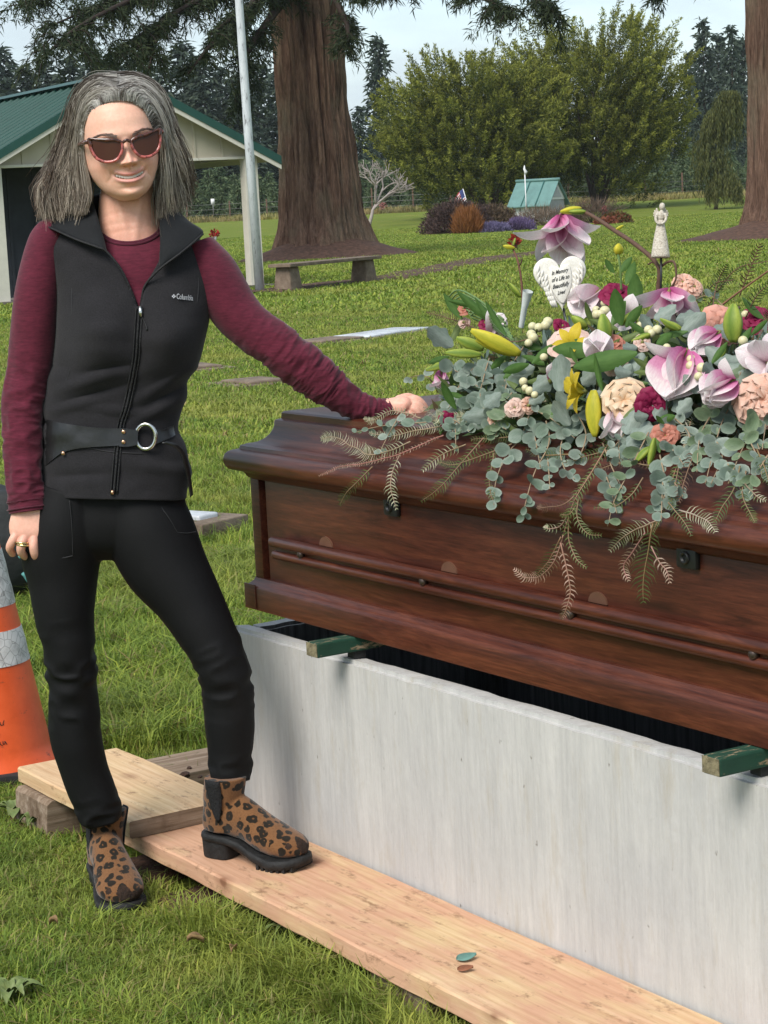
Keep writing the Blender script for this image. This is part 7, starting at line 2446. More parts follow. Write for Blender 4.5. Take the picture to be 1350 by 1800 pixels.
lilybud((1064, 604), (1059, 552), 'green', 'green lily bud upright in the centre', 1.5, 0.04); lilybud((1290, 602), (1290, 534), 'green', 'large ribbed green lily bud upright at the right', 1.5, 0.04)
lilybud((1044, 686), (1046, 768), 'yellow', 'yellow green lily bud hanging over the lid', 1.05, 0.06)
lilybud((1032, 575), (1005, 556), 'green', None, 1.7, 0.01); lilybud((1010, 546), (1038, 558), 'green', None, 1.2, 0.0); lilybud((1090, 570), (1122, 546), 'green', None, 1.3, 0.01)
lilybud((1148, 586), (1110, 600), 'green', None, 1.0, 0.03); lilybud((1200, 580), (1165, 565), 'green', None, 1.2, 0.02)
lilybud((1143, 786), (1118, 812), 'green', None, 1.2, 0.06); lilybud((1150, 770), (1140, 822), 'green', None, 0.8, 0.06); lilybud((1275, 610), (1262, 636), 'green', None, 1.3, 0.03)
lilybud((1085, 448), (1088, 428), 'yellow', 'yellow green bud standing above the crimson rose', 2.6, 0.0)
yl = petal_mesh('yellow_lily_petal', 1.0, 0.36, 0.25, 0.35, [(0, (0.36, 0.36, 0.04)), (0.4, (0.62, 0.49, 0.03)), (1, (0.62, 0.48, 0.04))], 0.7, 0.05)
bloom('yellow_lily', pos(1026, 688, 0.05), axis(-1, 0.1, 0.35), 0.062, pcs([yl], 6, 38, 24, 0, 1.0, 1.3, 0.25), 'open yellow lily low in the middle of the spray')
bloom('yellow_lily', pos(1004, 612, 0.05), axis(-0.1, 0.6, 0.8), 0.05, pcs([yl], 5, 40, 14, 0, 1.0, 1.2), 'small yellow lily before the pale peach rose')
# --- cream berries
def berry_mesh():
    bm = bmesh.new(); bmesh.ops.create_uvsphere(bm, u_segments=14, v_segments=10, radius=1)
    for v in bm.verts:
        if v.co.z < -0.85: v.co.z += 0.10
    bm.verts.index_update()
    V = [tuple(v.co) for v in bm.verts]; F = [[v.index for v in f.verts] for f in bm.faces]; bm.free()
    return mesh('berry', V, F, plain('cream_berry', (0.62, 0.57, 0.34), 0.35, 0.1, 1.5, spec=0.4))
bmsh = berry_mesh()
bcore = bud_core('berry_twig', 0.0028, 0.02, (0.16, 0.18, 0.06))
def berries(pts, label=None, r_=8.0, off=0.03):
    c0 = np.mean([pos(*p, off) for p in pts], axis=0)
    c = link('berry_cluster', bcore, spray, mat4(c0 - axis(0, 0, 1) * 0.012, axis(0, 0.3, 1)))
    if label: c['label'] = label
    for p in pts:
        q = pos(*p, off + random.uniform(-0.003, 0.003)); k = r_ * random.uniform(0.85, 1.15) * PXM
        link('berry', bmsh, c, mat4(q, axis(random.uniform(-1, 1), random.uniform(-1, 1), 0.6), 0, k))
berries([(936, 574), (947, 576), (934, 588), (959, 572), (963, 566), (929, 603), (937, 594)], 'cluster of cream berries right of the yellow lily bud')
berries([(1039, 540), (1048, 545), (1049, 553), (1063, 533), (1063, 547), (1056, 552)], 'cluster of cream berries below the heart plaque', 8.5, 0.04)
berries([(1126, 572), (1137, 568), (1140, 580), (1130, 562), (1145, 586), (1155, 580)], 'cluster of cream berries in the centre right', 8.0, 0.03)
berries([(1214, 643), (1234, 647), (1228, 662), (1215, 632)], 'loose cream berries right of the largest magnolia', 7.6, 0.05)
berries([(1152, 615), (1166, 617), (1172, 611)], None, 7, 0.04); berries([(1306, 599)], None, 7.5, 0.05); berries([(1310, 553)], None, 7.0, 0.03); berries([(956, 628)], None, 7.0, 0.04)
berries([(920, 671), (923, 682), (931, 687), (940, 694)], 'small cluster of yellow berries left of the open lily', 6.5, 0.05)
# --- broad green leaves, dusty miller
def leaf_mesh(nm, c0, c1, wd, lob=0.0, cup=0.25, curl=0.15, nu=12, nv=7):
    V, C = [], []
    for i in range(nu):
        u = i / (nu - 1)
        wv = wd / 2 * math.sin(math.pi * (0.03 + 0.95 * u)) ** 0.85 * (1 + lob * math.sin(u * 17)) + 0.006
        for j in range(nv):
            s = j / (nv - 1) * 2 - 1
            V.append((cup * abs(s) ** 1.4 * wv - curl * u * u + lob * 0.25 * math.sin(s * 7 + u * 9) * wv, s * wv, u - 0.2 * curl * u ** 3))
            k = 0.5 + 0.5 * math.cos(s * 3.14) * 0.5
            C.append(np.array(c0) * (1 - k) + np.array(c1) * k)
    return mesh(nm, V, gridfaces(nu, nv), M_leafc, True, C)
lf = {'green': leaf_mesh('lily_leaf', (0.060, 0.135, 0.028), (0.11, 0.20, 0.05), 0.30), 'dusty': leaf_mesh('dusty_leaf', (0.20, 0.25, 0.215), (0.32, 0.37, 0.325), 0.62, 0.16, 0.3, 0.2, 16, 9), 'olive': leaf_mesh('olive_leaf', (0.10, 0.15, 0.045), (0.17, 0.22, 0.07), 0.26)}
def leaf(p0, p1, kind, off=0.03, wide=1.0, spin=None, name=None):
    a = pos(*p0, off); d = ray(*p1); b = C0 + d * (((a - C0) @ _f) - random.uniform(-0.01, 0.02)) / (d @ _f)
    L = np.linalg.norm(b - a)
    x = -axis(random.uniform(-0.3, 0.3), random.uniform(-0.1, 0.5), 1)
    z = (b - a) / L; x = x - z * (x @ z); x /= np.linalg.norm(x); y = np.cross(z, x)
    M = Matrix(((x[0] * L, y[0] * L * wide, z[0] * L, a[0]), (x[1] * L, y[1] * L * wide, z[1] * L, a[1]), (x[2] * L, y[2] * L * wide, z[2] * L, a[2]), (0, 0, 0, 1)))
    link(name or {'green': 'broad_leaf', 'dusty': 'silver_leaf', 'olive': 'broad_leaf'}[kind], lf[kind], spray, M)
for p0, p1, wd in [((1052, 614), (968, 617), 1.2), ((1120, 620), (1004, 650), 1.0), ((1050, 605), (1008, 600), 1.2), ((1092, 572), (1078, 505), 1.3), ((1100, 575), (1128, 535), 1.2), ((1075, 572), (1100, 530), 1.2), ((920, 625), (965, 642), 0.9),
                   ((890, 625), (860, 650), 1.0), ((930, 640), (880, 655), 1.0), ((1182, 585), (1150, 610), 1.1), ((1190, 575), (1225, 600), 1.0), ((1160, 590), (1210, 585), 0.8), ((1118, 545), (1115, 480), 1.4), ((1100, 500), (1118, 460), 1.3), ((1080, 480), (1062, 455), 1.2), ((1092, 478), (1110, 452), 1.3),
                   ((790, 690), (815, 700), 1.2), ((1285, 600), (1310, 585), 1.0), ((1300, 610), (1320, 575), 1.0), ((1250, 640), (1280, 600), 0.8), ((1060, 690), (1042, 620), 0.5), ((1168, 745), (1150, 730), 1.0), ((1150, 760), (1160, 800), 0.8), ((1155, 740), (1190, 730), 1.2), ((1320, 590), (1350, 560), 0.8), ((1015, 640), (1000, 610), 0.9)]:
    leaf(p0, p1, 'green', 0.02 + 0.02 * random.random(), wd)
for p0, p1 in [((985, 690), (988, 622)), ((975, 660), (935, 690)), ((955, 690), (930, 712)), ((1010, 660), (1000, 690)), ((1110, 640), (1085, 680)), ((1130, 620), (1110, 665)), ((1140, 640), (1165, 690)), ((1110, 655), (1075, 655)), ((1120, 610), (1090, 615)), ((1240, 560), (1185, 565)), ((1200, 590), (1240, 550)),
               ((1260, 660), (1230, 640)), ((1275, 640), (1310, 660)), ((1140, 730), (1110, 735)), ((1120, 720), (1100, 770)), ((1150, 750), (1100, 790)), ((1140, 740), (1125, 790)), ((1215, 700), (1190, 730)), ((1230, 690), (1200, 660)), ((1190, 690), (1210, 740)), ((900, 660), (940, 645)), ((880, 690), (850, 720)), ((870, 660), (910, 690)),
               ((1060, 690), (1030, 700)), ((1150, 560), (1190, 540)), ((1240, 610), (1280, 640)), ((925, 655), (890, 640)), ((1050, 650), (1020, 680)), ((1170, 700), (1150, 740)), ((1330, 600), (1300, 630))]:
    leaf(p0, p1, 'dusty', 0.008 + 0.02 * random.random(), 1.0)
for k in range(46):
    x, y = random.uniform(760, 1345), random.uniform(560, 760)
    a = random.uniform(0, 6.28); L = random.uniform(35, 60)
    leaf((x, y), (x + L * math.cos(a), y + L * math.sin(a)), random.choice(['dusty', 'olive', 'green', 'olive']), 0.0 + 0.012 * random.random(), 0.9)
# --- eucalyptus sprigs with single round leaves
def round_leaf(c0=(0.185, 0.24, 0.195), c1=(0.27, 0.325, 0.27), wd=0.46):
    V, C = [(0, 0, 0.5)], [c0]
    n = 12
    for k, q in enumerate((0.5, 1.0)):
        for j in range(n):
            a = 2 * math.pi * j / n
            V.append((0.10 * q * q + 0.05 * q * math.sin(2 * a), wd * q * math.sin(a) * (1 - 0.16 * math.cos(a)), 0.5 - 0.5 * q * math.cos(a) * (1.0 + (0.12 if math.cos(a) < -0.95 else 0))))
            C.append(np.array(c0) * (1.0 + 0.12 * math.sin(a)) if q < 1 else np.array(c1))
    F = [(0, 1 + j, 1 + (j + 1) % n) for j in range(n)] + [(1 + j, 1 + n + j, 1 + n + (j + 1) % n, 1 + (j + 1) % n) for j in range(n)]
    return mesh('eucalyptus_leaf', V, F, M_leafc, True, C)
rls = [round_leaf(), round_leaf((0.15, 0.205, 0.155), (0.21, 0.27, 0.21), 0.36), round_leaf((0.22, 0.27, 0.225), (0.32, 0.37, 0.315), 0.42), round_leaf((0.155, 0.215, 0.125), (0.22, 0.28, 0.17), 0.33)]
rl = rls[0]
n_euc = [0]
EXTRA = []
def eucalyptus(path, n, size, off=0.02, dr=True):
    P = crom(np.array([drape(*p, off) if dr else pos(*p, off) for p in path]), 3 * n)
    mb = MB(); mb.tube(P, np.linspace(0.0016, 0.0008, len(P)), 5, (0.30, 0.22, 0.14))
    st = mb.obj('eucalyptus_sprig', M_stemc, spray, cols=True)
    kind = random.randrange(4)
    T = np.gradient(P, axis=0)
    for i in range(n):
        k = min(len(P) - 1, int((i + 0.6) / n * len(P)))
        for s in (-1, 1):
            z = axis(random.uniform(-0.8, 0.8) + s * 0.9, random.uniform(-0.9, 0.6), random.uniform(-0.2, 0.5))
            t_ = T[k] / np.linalg.norm(T[k]); z = z + 0.35 * t_
            up = axis(random.uniform(-0.4, 0.4), random.uniform(-0.2, 0.7), 1)
            z /= np.linalg.norm(z); x = up - z * (up @ z); x /= np.linalg.norm(x); y = np.cross(z, x)
            L = size * PXM * random.uniform(0.6, 1.3) * (1.05 - 0.5 * i / n)
            p = P[k]
            M_ = Matrix(((x[0] * L, y[0] * L, z[0] * L, p[0]), (x[1] * L, y[1] * L, z[1] * L, p[1]), (x[2] * L, y[2] * L, z[2] * L, p[2]), (0, 0, 0, 1)))
            if n_euc[0] < 298: link('leaf', rls[kind if random.random() < 0.8 else random.randrange(4)], st, M_)
            else: EXTRA.append(M_)
            n_euc[0] += 1
for path, n, size in [([(930, 730), (915, 770), (890, 800), (872, 845), (868, 888)], 8, 24), ([(960, 740), (965, 780), (940, 830), (925, 880), (920, 908)], 8, 27), ([(1000, 740), (985, 790), (995, 830), (1010, 842)], 5, 22), ([(840, 640), (820, 660), (800, 690), (790, 715)], 6, 24),
                      ([(860, 630), (850, 665), (845, 700), (870, 730)], 6, 24), ([(800, 730), (750, 742), (700, 745), (655, 752), (620, 762)], 7, 24), ([(730, 700), (700, 735), (680, 770), (665, 800)], 4, 20), ([(1300, 660), (1290, 700), (1270, 740), (1255, 790), (1240, 850)], 8, 30),
                      ([(1340, 720), (1320, 760), (1300, 800), (1280, 850)], 7, 27), ([(1280, 690), (1250, 730), (1230, 770), (1225, 830)], 7, 28), ([(1330, 640), (1300, 660), (1310, 720), (1335, 790)], 7, 30), ([(1140, 760), (1120, 800), (1100, 840), (1080, 880), (1068, 925)], 7, 24),
                      ([(1160, 800), (1170, 850), (1165, 880), (1150, 900)], 5, 24), ([(770, 690), (755, 665), (735, 660), (712, 668)], 3, 22), ([(1060, 780), (1075, 820), (1095, 860)], 4, 20), ([(900, 690), (880, 720), (860, 760)], 5, 24),
                      ([(1350, 800), (1330, 830), (1305, 850)], 4, 24), ([(1290, 560), (1250, 520), (1215, 530)], 3, 22), ([(940, 720), (975, 740), (1010, 770)], 4, 24), ([(1180, 730), (1210, 760), (1215, 800)], 4, 22), ([(830, 700), (850, 730), (890, 755)], 4, 24),
                      ([(1010, 720), (1030, 760), (1020, 800), (1005, 815)], 4, 22), ([(1325, 680), (1345, 730), (1340, 790)], 4, 28), ([(1255, 770), (1270, 800), (1250, 850)], 4, 24), ([(1310, 760), (1330, 800), (1340, 835)], 3, 24), ([(920, 610), (900, 640), (880, 660)], 3, 20)]:
    eucalyptus(path, n, size)
for k in range(22):
    x, y = random.choice([(random.uniform(780, 900), random.uniform(630, 740)), (random.uniform(880, 1040), random.uniform(700, 830)), (random.uniform(1210, 1350), random.uniform(650, 830)), (random.uniform(1060, 1200), random.uniform(730, 850))])
    a = random.uniform(0.5, 2.6); L = random.uniform(40, 80)
    eucalyptus([(x, y), (x + L * 0.5 * math.cos(a), y + L * 0.4 * math.sin(a)), (x + L * math.cos(a), y + L * math.sin(a))], random.randint(4, 6), random.uniform(15, 27), 0.01 + 0.02 * random.random())
_rv = np.array([v.co for v in rl.vertices]); _rf = [list(p.vertices) for p in rl.polygons]; _rc = np.array([tuple(c.color)[:3] for c in rl.color_attributes['Col'].data])
mb = MB()
for M_ in EXTRA:
    mb.add([M_ @ Vector(v) for v in _rv], _rf, _rc * random.uniform(0.8, 1.15))
o = mb.obj('eucalyptus_foliage', M_leafc, spray, cols=True); o['kind'] = 'stuff'
# --- comb-leaved grevillea fronds
def frond(path, L=11, col=((0.095, 0.12, 0.040), (0.17, 0.17, 0.06)), stem=(0.30, 0.16, 0.10), off=0.010, dens=1.0, curl=0.35, one=False, dr=True):
    P = np.array([drape(*p, off) if dr else pos(*p, off) for p in path])
    ln = np.linalg.norm(np.diff(P, axis=0), axis=1).sum()
    n = max(8, int(ln / 0.0072 * dens))
    P = crom(P, n)
    P = P + 0.002 * vnoise(P * 30)[:, None]
    mb = MB(); mb.tube(P, np.linspace(0.0016, 0.0006, n), 4, stem)
    T = np.gradient(P, axis=0); T /= np.linalg.norm(T, axis=1)[:, None]
    Sv = np.cross(T, -_f); Sv /= np.linalg.norm(Sv, axis=1)[:, None]
    V, F, C = [], [], []
    for i in range(2, n):
        u = i / (n - 1)
        for s in ((-1, 1) if not one else (1,)):
            l_ = L * PXM * math.sin(math.pi * min(1, 0.12 + 0.86 * u)) ** 0.6 * random.uniform(0.6, 1.3) + 0.002
            w_ = 0.0017
            a = P[i]; m = a + (Sv[i] * s * 0.62 + T[i] * 0.35) * l_ - _f * 0.0015; b = a + (Sv[i] * s * 0.92 + T[i] * (0.55 + curl)) * l_ + _f * 0.002 * s
            k = len(V)
            V += [a - T[i] * w_ * 0.7, a + T[i] * w_ * 0.7, m + T[i] * w_ * 0.7, b, m - T[i] * w_ * 0.7]
            F.append((k, k + 1, k + 2, k + 3, k + 4))
            q = random.random(); c = np.array(col[0]) * (1 - q) + np.array(col[1]) * q
            C += [c] * 5
    mb.add(V, F, np.array(C))
    return mb.obj('grevillea_frond', M_leafc, spray, cols=True)
CRM = ((0.16, 0.18, 0.08), (0.55, 0.52, 0.38)); PNK = ((0.20, 0.15, 0.09), (0.50, 0.34, 0.27)); OLV = ((0.075, 0.11, 0.035), (0.17, 0.20, 0.07)); GRN = ((0.055, 0.085, 0.030), (0.11, 0.14, 0.05)); BRN = ((0.10, 0.055, 0.035), (0.16, 0.09, 0.06))
for path, L, c, st in [
    ([(720, 778), (660, 800), (630, 790), (590, 768), (565, 772)], 17, CRM, (0.4, 0.3, 0.2)), ([(780, 765), (710, 795), (640, 815), (600, 820), (560, 838)], 4, PNK, (0.45, 0.2, 0.17)), ([(705, 795), (690, 830), (688, 860), (698, 892)], 11, CRM, (0.4, 0.28, 0.2)),
    ([(655, 820), (630, 845), (610, 865), (598, 886)], 12, OLV, (0.3, 0.2, 0.12)), ([(850, 770), (810, 815), (775, 855), (742, 880)], 11, OLV, (0.3, 0.18, 0.12)), ([(820, 780), (775, 800), (745, 825)], 12, CRM, (0.35, 0.25, 0.15)), ([(870, 790), (862, 830), (862, 862), (872, 890)], 7, OLV, (0.3, 0.2, 0.12)),
    ([(800, 745), (745, 755), (690, 765), (650, 760)], 10, CRM, (0.4, 0.3, 0.2)), ([(860, 720), (800, 735), (760, 730), (735, 700)], 12, CRM, (0.35, 0.3, 0.2)), ([(900, 780), (850, 800), (800, 815), (770, 812)], 9, OLV, (0.3, 0.2, 0.12)),
    ([(1075, 770), (1040, 830), (1010, 880), (990, 940)], 8, OLV, (0.38, 0.22, 0.14)), ([(990, 940), (975, 985), (950, 1012), (925, 1016), (905, 1000)], 10, PNK, (0.42, 0.24, 0.18)), ([(985, 955), (995, 1000), (1002, 1040), (996, 1070), (988, 1086)], 9, PNK, (0.4, 0.22, 0.16)), ([(1000, 905), (1000, 950), (1012, 980), (1030, 997)], 7, OLV, (0.35, 0.22, 0.14)),
    ([(985, 945), (965, 985), (945, 1008)], 11, GRN, (0.3, 0.18, 0.1)), ([(1000, 900), (985, 925), (965, 930), (958, 925)], 7, CRM, (0.4, 0.25, 0.2)), ([(1020, 860), (1015, 905), (1030, 935), (1055, 942)], 8, OLV, (0.3, 0.2, 0.12)), ([(1040, 830), (1000, 880), (960, 892), (945, 890)], 7, BRN, (0.3, 0.18, 0.12)),
    ([(1215, 740), (1190, 820), (1165, 890), (1148, 935)], 6, OLV, (0.42, 0.22, 0.14)), ([(1148, 920), (1140, 965), (1132, 1010), (1130, 1058)], 19, GRN, (0.3, 0.2, 0.1)), ([(1155, 915), (1120, 930), (1095, 945), (1072, 968)], 14, CRM, (0.4, 0.28, 0.2)), ([(1135, 935), (1112, 970), (1096, 995), (1104, 1020)], 8, PNK, (0.45, 0.22, 0.2)),
    ([(1145, 960), (1160, 990), (1172, 1005), (1176, 1024)], 9, PNK, (0.4, 0.22, 0.18)), ([(1195, 895), (1225, 905), (1245, 915), (1256, 935)], 13, CRM, (0.45, 0.35, 0.28)), ([(1170, 880), (1195, 905), (1215, 940)], 9, GRN, (0.3, 0.2, 0.12)), ([(1225, 780), (1205, 840), (1195, 880)], 11, BRN, (0.3, 0.18, 0.12)), ([(1200, 790), (1190, 840), (1180, 880)], 10, OLV, (0.3, 0.18, 0.12)),
    ([(1300, 820), (1290, 860), (1270, 890), (1258, 915)], 13, GRN, (0.3, 0.22, 0.12)), ([(1310, 830), (1305, 870), (1318, 900), (1326, 918)], 8, OLV, (0.3, 0.2, 0.12)), ([(1310, 850), (1330, 870), (1345, 880)], 7, CRM, (0.35, 0.25, 0.18)), ([(1330, 790), (1345, 825), (1352, 850)], 12, GRN, (0.3, 0.2, 0.1)),
    ([(1210, 690), (1205, 730), (1210, 770), (1206, 795)], 11, CRM, (0.5, 0.45, 0.38)), ([(960, 705), (910, 720), (870, 735)], 14, CRM, (0.35, 0.3, 0.2)), ([(930, 760), (880, 770), (830, 772)], 11, OLV, (0.3, 0.2, 0.12)), ([(1080, 790), (1040, 800), (990, 815)], 9, GRN, (0.3, 0.2, 0.12)), ([(1150, 820), (1090, 815), (1040, 830)], 8, BRN, (0.3, 0.2, 0.12)),
    ([(1130, 840), (1110, 870), (1080, 890), (1045, 893)], 8, GRN, (0.3, 0.2, 0.12)), ([(740, 735), (690, 722), (655, 740), (640, 735)], 8, CRM, (0.4, 0.3, 0.2)), ([(1000, 800), (960, 800), (925, 790)], 10, GRN, (0.3, 0.2, 0.1)), ([(1060, 800), (1030, 850), (1005, 900), (985, 905)], 7, OLV, (0.36, 0.22, 0.14))]:
    frond(path, L, c, st, off=0.008 + 0.014 * random.random())
for path, L, c in [([(860, 590), (820, 570), (785, 558), (752, 548)], 12, BRN), ([(1300, 520), (1320, 470), (1335, 430)], 12, BRN), ([(1240, 545), (1270, 500), (1300, 470), (1350, 460)], 6, OLV), ([(1220, 540), (1255, 500), (1290, 492)], 9, GRN), ([(1310, 560), (1330, 520), (1350, 500)], 14, GRN), ([(1250, 560), (1260, 500), (1278, 465)], 13, GRN),
                   ([(1330, 600), (1345, 570), (1355, 540)], 12, GRN), ([(1280, 600), (1320, 610), (1350, 590)], 10, OLV), ([(950, 590), (900, 600), (870, 575)], 9, OLV), ([(1100, 660), (1110, 700), (1122, 740)], 5, BRN), ([(1050, 745), (1090, 760), (1140, 770)], 6, GRN), ([(1060, 720), (1070, 760), (1050, 790)], 7, GRN)]:
    frond(path, L, c, (0.22, 0.12, 0.08), off=0.0, dr=False)
# --- underlying mass of small leaves and stems
n = 5200
d = rdir(n); d[:, 2] = np.abs(d[:, 2]) * 0.9
q = 0.55 + 0.40 * rng.random(n) ** 0.6
Pm = EC + (d * q[:, None] * ER) @ np.stack([AX, WX, [0, 0, 1.0]])
dd = d @ np.stack([AX, WX, [0, 0, 1.0]]) * 0.6 + rdir(n) * 0.8
v, f = leaves(Pm, dd, 0.030 + 0.028 * rng.random(n), 0.009 + 0.008 * rng.random(n), 0.1)
cc = np.array([(0.050, 0.085, 0.028), (0.10, 0.13, 0.045), (0.15, 0.20, 0.17), (0.09, 0.065, 0.035)])[rng.choice(4, n, p=[0.4, 0.25, 0.22, 0.13])]
mb = MB(); mb.add(v, f, np.repeat(cc * (0.7 + 0.6 * rng.random((n, 1))), 4, 0))
o = mb.obj('filler_greenery', M_leafc, spray, cols=True); o['kind'] = 'stuff'
mb = MB(); 
bm = bmesh.new(); bmesh.ops.create_uvsphere(bm, u_segments=40, v_segments=20, radius=1); bm.verts.index_update()
V = np.array([tuple(v.co) for v in bm.verts]); F = [[v.index for v in f.verts] for f in bm.faces]; bm.free()
V[:, 2] = np.maximum(V[:, 2], 0.0)
V = EC + [0, 0, 0.018] + (V * ER * [0.62, 0.66, 0.55]) @ np.stack([AX, WX, [0, 0, 1.0]])
mb.add(V, F); mb.obj('floral_foam', plain('dark_green_foam', (0.028, 0.042, 0.022), 0.95, 0.4, 30, bump=0.5), spray)
# --- trailing brown twigs of the magnolia
def twig(path, r0, r1, name='twig', col=(0.115, 0.065, 0.045), knob=(), off=0.0):
    t0 = [midplane(*p[:2]) for p in path]
    P = crom(np.array([C0 + ray(*p[:2]) * (t_ - off) for p, t_ in zip(path, t0)]), 30)
    mb = MB(); rr = np.linspace(r0, r1, 30) * PXM; rr = rr * (1 + 0.15 * vnoise(P * 60)); mb.tube(P, rr, 7, col)
    return mb.obj(name, M_stemc, spray, cols=True)
twig([(1160, 560), (1157, 510), (1157, 468), (1120, 432), (1080, 405), (1050, 385), (1028, 373), (1005, 366), (985, 378)], 4.6, 2.6)
twig([(1157, 470), (1148, 461), (1139, 465)], 2.4, 1.4); twig([(1160, 470), (1175, 460), (1186, 463), (1188, 490), (1178, 508)], 2.4, 1.6)
twig([(920, 560), (917, 500), (911, 462), (902, 438), (900, 428)], 2.6, 1.6, col=(0.16, 0.075, 0.05)); twig([(911, 470), (916, 462), (917, 455)], 1.6, 1.2)
twig([(1300, 540), (1270, 570), (1262, 600), (1262, 640)], 2.4, 2.0, col=(0.10, 0.07, 0.045)); twig([(1210, 622), (1240, 626), (1280, 640), (1292, 670)], 2.4, 2.2, col=(0.14, 0.10, 0.05), off=0.10)
twig([(1240, 560), (1290, 520), (1352, 475)], 2.2, 1.4, col=(0.25, 0.13, 0.08))
for p0, p1, k in [((905, 436), (884, 432), 'yellow'), ((916, 522), (896, 498), 'green'), ((902, 432), (906, 418), 'green'), ((1030, 372), (1000, 372), 'green'), ((1022, 366), (985, 372), 'yellow'), ((1082, 404), (1096, 396), 'yellow'), ((1110, 700), (1130, 690), 'green')]:
    lilybud(p0, p1, k, None, 1.1, 0.0)
lilybud((1195, 580), (1160, 560), 'green', None, 0.8, 0.05)
twig([(1092, 510), (1090, 470), (1086, 446)], 2.2, 2.0, 'flower_stem', (0.12, 0.19, 0.06))
# arching green stems at the upper left
for k in range(9):
    y0 = 512 + k * 6
    mb = MB(); P = crom(np.array([pos(785 + k * 6, y0 + 14 - 3 * k, 0), pos(805 + k * 3, y0 - 2, 0), pos(840 + k * 3, y0 + 14, 0), pos(885 + k * 3, y0 + 50, 0)]), 16); mb.tube(P, np.linspace(1.6, 2.2, 16) * PXM, 6, (0.13, 0.21, 0.08)); mb.obj('flower_stem', M_stemc, spray, cols=True)
for p0, p1 in [((870, 570), (800, 512)), ((880, 580), (830, 525)), ((890, 590), (850, 530)), ((850, 540), (785, 528))]:
    leaf(p0, p1, 'green', 0.0, 0.55)
# white paper tube round a stem
mb = MB(); P = np.array([pos(916, 575, 0.0), pos(922, 540, 0.0), pos(928, 512, 0.0)]); mb.tube(P, np.array([5, 6, 10]) * PXM, 10, caps=False); mb.obj('paper_wrap', plain('white_floral_wrap', (0.62, 0.66, 0.64), 0.6, 0.15, 40), spray)

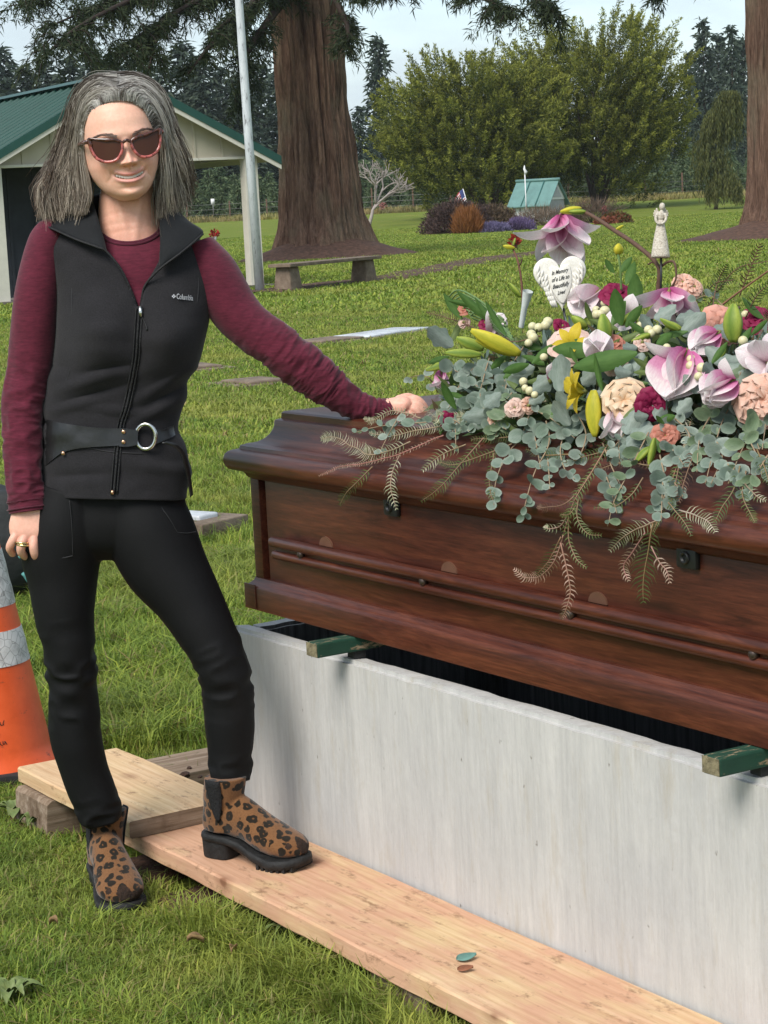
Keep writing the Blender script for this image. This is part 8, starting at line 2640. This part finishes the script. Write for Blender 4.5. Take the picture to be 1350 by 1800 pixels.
# ================================================================== PICKS STANDING IN THE SPRAY
def stake(root, p0, p1, r_=2.4, m=None):
    mb = MB(); a, b = C0 + ray(*p0) * midplane(*p0), C0 + ray(*p1) * midplane(*p1)
    mb.tube([a, (a + b) / 2, b], r_ * PXM, 8); mb.obj('stake', m or M_iron, root)
def plaque():
    t0 = midplane(985, 495, 0.30)
    c = C0 + ray(985, 495) * t0
    k = 1.16 * t0 * (ray(985, 495) @ _f) / FPX
    x, y, z = _R, _U, -_f
    z = z + 0.0 * x; z /= np.linalg.norm(z)
    rot = R(4)
    X = x * math.cos(rot) + y * math.sin(rot); Y = -x * math.sin(rot) + y * math.cos(rot)
    P = lambda u, v, e=0.0: c + (X * u + Y * v + z * e) * k
    root = empty('heart_plaque', P(0, -44), 0, 'white winged heart plaque with black script standing in the spray', 'plaque')
    hs = []
    for a in np.linspace(0, 2 * np.pi, 72, endpoint=False):
        hx = 16 * math.sin(a) ** 3; hy = 13 * math.cos(a) - 5 * math.cos(2 * a) - 2 * math.cos(3 * a) - math.cos(4 * a)
        hs.append((hx * 2.5, (hy * 2.62 if hy > 0 else hy * 3.0) + 6))
    hs = np.array(hs)
    t = NT('cast_resin_white'); f_ = t.noise(t.coord('World'), 260, 4); t.set(color=t.ramp(f_, [(0.3, (0.62, 0.58, 0.50)), (0.65, (0.76, 0.735, 0.68))]), rough=0.7); t.bump(f_, 0.3, 0.001); m = t.m
    V = []
    for sc, e in ((0.97, -4), (1.0, -2), (1.0, 1.5), (0.96, 3.2), (0.80, 3.8), (0.4, 4.2), (0.05, 4.2)):
        V += [P(p[0] * sc, p[1] * sc + (1 - sc) * 2, e) for p in hs]
    link('heart', mesh('heart', V, ringfaces(7, 72), m), root)
    # feathered wings in relief round the rim
    for s in (-1, 1):
        for row in range(3):
            for i in range(8 - row):
                t_ = i / 7
                a0 = np.array([s * (30 - 5.5 * row - 13 * t_ ** 1.6), 26 - 7 * row - 52 * t_]); dirv = np.array([s * -0.30, -1.0]) if t_ > 0.35 else np.array([s * 0.25, -0.9])
                L = 13 + 4 * (1 - t_)
                Q = [P(*(a0 + np.array([0, 0])), 3.2), P(*(a0 + dirv * L * 0.5 + [s * 1.6, 0]), 5.2), P(*(a0 + dirv * L), 3.2)]
                mb = MB(); mb.tube(crom(Q, 7), np.array([0.6, 1.7, 2.2, 2.3, 2.0, 1.4, 0.5]) * k, 6); mb.obj('feather', m, root)
    # smooth panel for the words
    pn = [(-12, 24), (0, 20), (13, 25), (17, 14), (16, -6), (8, -24), (1, -34), (-8, -24), (-17, -4), (-17, 14)]
    pn = closed(pn, 40)
    V = [P(p[0] * sc, p[1] * sc, e) for sc, e in ((1.0, 3.0), (1.0, 5.6), (0.95, 6.2)) for p in pn]
    link('panel', mesh('panel', V, ringfaces(3, 40, False, True), m), root)
    ink = plain('black_ink', (0.012, 0.012, 0.012), 0.6, 0.1, 30)
    for body, y0, wd in (('In Memory', 12, 26), ('of a Life so', 1.5, 27), ('Beautifully', -9, 26), ('Lived', -19.5, 12.5)):
        cu = bpy.data.curves.new('txt', 'FONT'); cu.body = body; cu.shear = 0.45; cu.extrude = 0.02; cu.offset = 0.012
        to = bpy.data.objects.new('tmp_text', cu); COL.objects.link(to)
        tm = bpy.data.meshes.new_from_object(to.evaluated_get(bpy.context.evaluated_depsgraph_get())); bpy.data.objects.remove(to)
        co = np.array([v.co for v in tm.vertices]); x0, x1 = co[:, 0].min(), co[:, 0].max(); sc = wd / (x1 - x0)
        V = [P((q[0] - (x0 + x1) / 2) * sc, y0 + q[1] * min(sc * 1.5, 9.5) + (q[0] - (x0 + x1) / 2) * sc * 0.17, 6.6 + q[2] * 8) for q in co]
        link('lettering', mesh('lettering', V, [list(p.vertices) for p in tm.polygons], ink, False), root)
    mb = MB(); mb.tube([P(2, -40, -2), P(4, -62, -2), P(8, -90, -2)], 2.0 * k, 8); mb.obj('stake', M_iron, root)
plaque()
def angel():
    t0 = midplane(1161, 405, 0.36)
    c = C0 + ray(1161, 405) * t0
    k = t0 * (ray(1161, 405) @ _f) / FPX
    P = lambda u, v, e=0.0: c + (_R * u + _U * v - _f * e) * k
    root = empty('angel_figurine', P(0, -48), 0, 'small cream angel figurine on a thin dark stake above the flowers', 'figurine')
    t = NT('cast_stone'); vv = t.coord('World'); f_ = t.noise(vv, 300, 4, 0.7); t.set(color=t.ramp(f_, [(0.32, (0.33, 0.27, 0.21)), (0.5, (0.58, 0.52, 0.43)), (0.7, (0.68, 0.63, 0.55))]), rough=0.9); t.bump(f_, 0.8, 0.003); m = t.m
    n = 28
    def turn(name, prof, par=None, flat=0.85):
        V = [P(x0 + r_ * math.cos(a), v, r_ * flat * math.sin(a)) for x0, r_, v in prof for a in np.linspace(0, 2 * np.pi, n, endpoint=False)]
        return link(name, mesh(name, V, ringfaces(len(prof), n), m), par or root)
    turn('robe', [(0, 15.5, -48), (0, 16.5, -46.5), (0, 16.2, -42), (0, 14.2, -28), (0, 11.2, -10), (0.3, 8.0, 6), (0.5, 6.2, 14), (0.5, 5.6, 18)])
    turn('torso', [(0.5, 5.4, 17), (0.8, 6.4, 22), (1.0, 7.2, 27), (1.2, 6.6, 31), (1.6, 3.0, 34), (2.2, 2.2, 36)])
    turn('head', [(2.4, 1.6, 35.5), (2.6, 4.0, 37.5), (2.8, 5.0, 41), (3.0, 4.9, 44), (3.0, 3.6, 47.2), (3.0, 1.0, 48.6)], None, 1.0)
    for s, pts in ((-1, [(-5.5, 29, 2), (-9, 20, 4), (-6, 12, 8), (-1, 10, 9)]), (1, [(7, 29, 2), (9, 21, 5), (6, 14, 8), (0, 10, 9.5)])):
        mb = MB(); mb.tube(crom([P(*p) for p in pts], 12), np.linspace(3.0, 1.9, 12) * k, 8); mb.obj('arm', m, root)
    for s, x0 in ((-1, -1.0), (1, 4.0)):
        for i in range(5):
            a = R(20 + 22 * i); L = 15 - 1.4 * i
            Q = [P(x0, 27, -5), P(x0 + s * 0.55 * L * math.sin(a) + s * 1, 27 + 0.55 * L * math.cos(a), -7), P(x0 + s * L * math.sin(a), 27 + L * math.cos(a) - 1, -6)]
            mb = MB(); mb.tube(crom(Q, 8), np.array([1.4, 2.0, 2.3, 2.4, 2.4, 2.2, 1.7, 0.7]) * k, 6); mb.obj('wing_feather', m, root)
    mb = MB(); mb.tube([P(1, -46), P(1.2, -80), P(0, -120)], 1.9 * k, 8); mb.obj('stake', M_iron, root)
angel()
# ================================================================== AIR
mb = MB(); mb.box(-1700, 1700, -60, 2600, -1.2, 46.0)
hz = mb.mesh('haze', None, False)
tm_ = bpy.data.materials.new('thin_air'); tm_.use_nodes = True
tn = tm_.node_tree
for n_ in list(tn.nodes): tn.nodes.remove(n_)
to_ = tn.nodes.new('ShaderNodeOutputMaterial'); pv = tn.nodes.new('ShaderNodeVolumePrincipled')
pv.inputs['Color'].default_value = (0.86, 0.93, 1.0, 1); pv.inputs['Density'].default_value = 0.00014; pv.inputs['Anisotropy'].default_value = 0.0
tn.links.new(pv.outputs['Volume'], to_.inputs['Volume'])
hz.materials.append(tm_)
tag(link('haze', hz), 'thin pale haze in the air over the far trees', 'haze', kind='stuff')
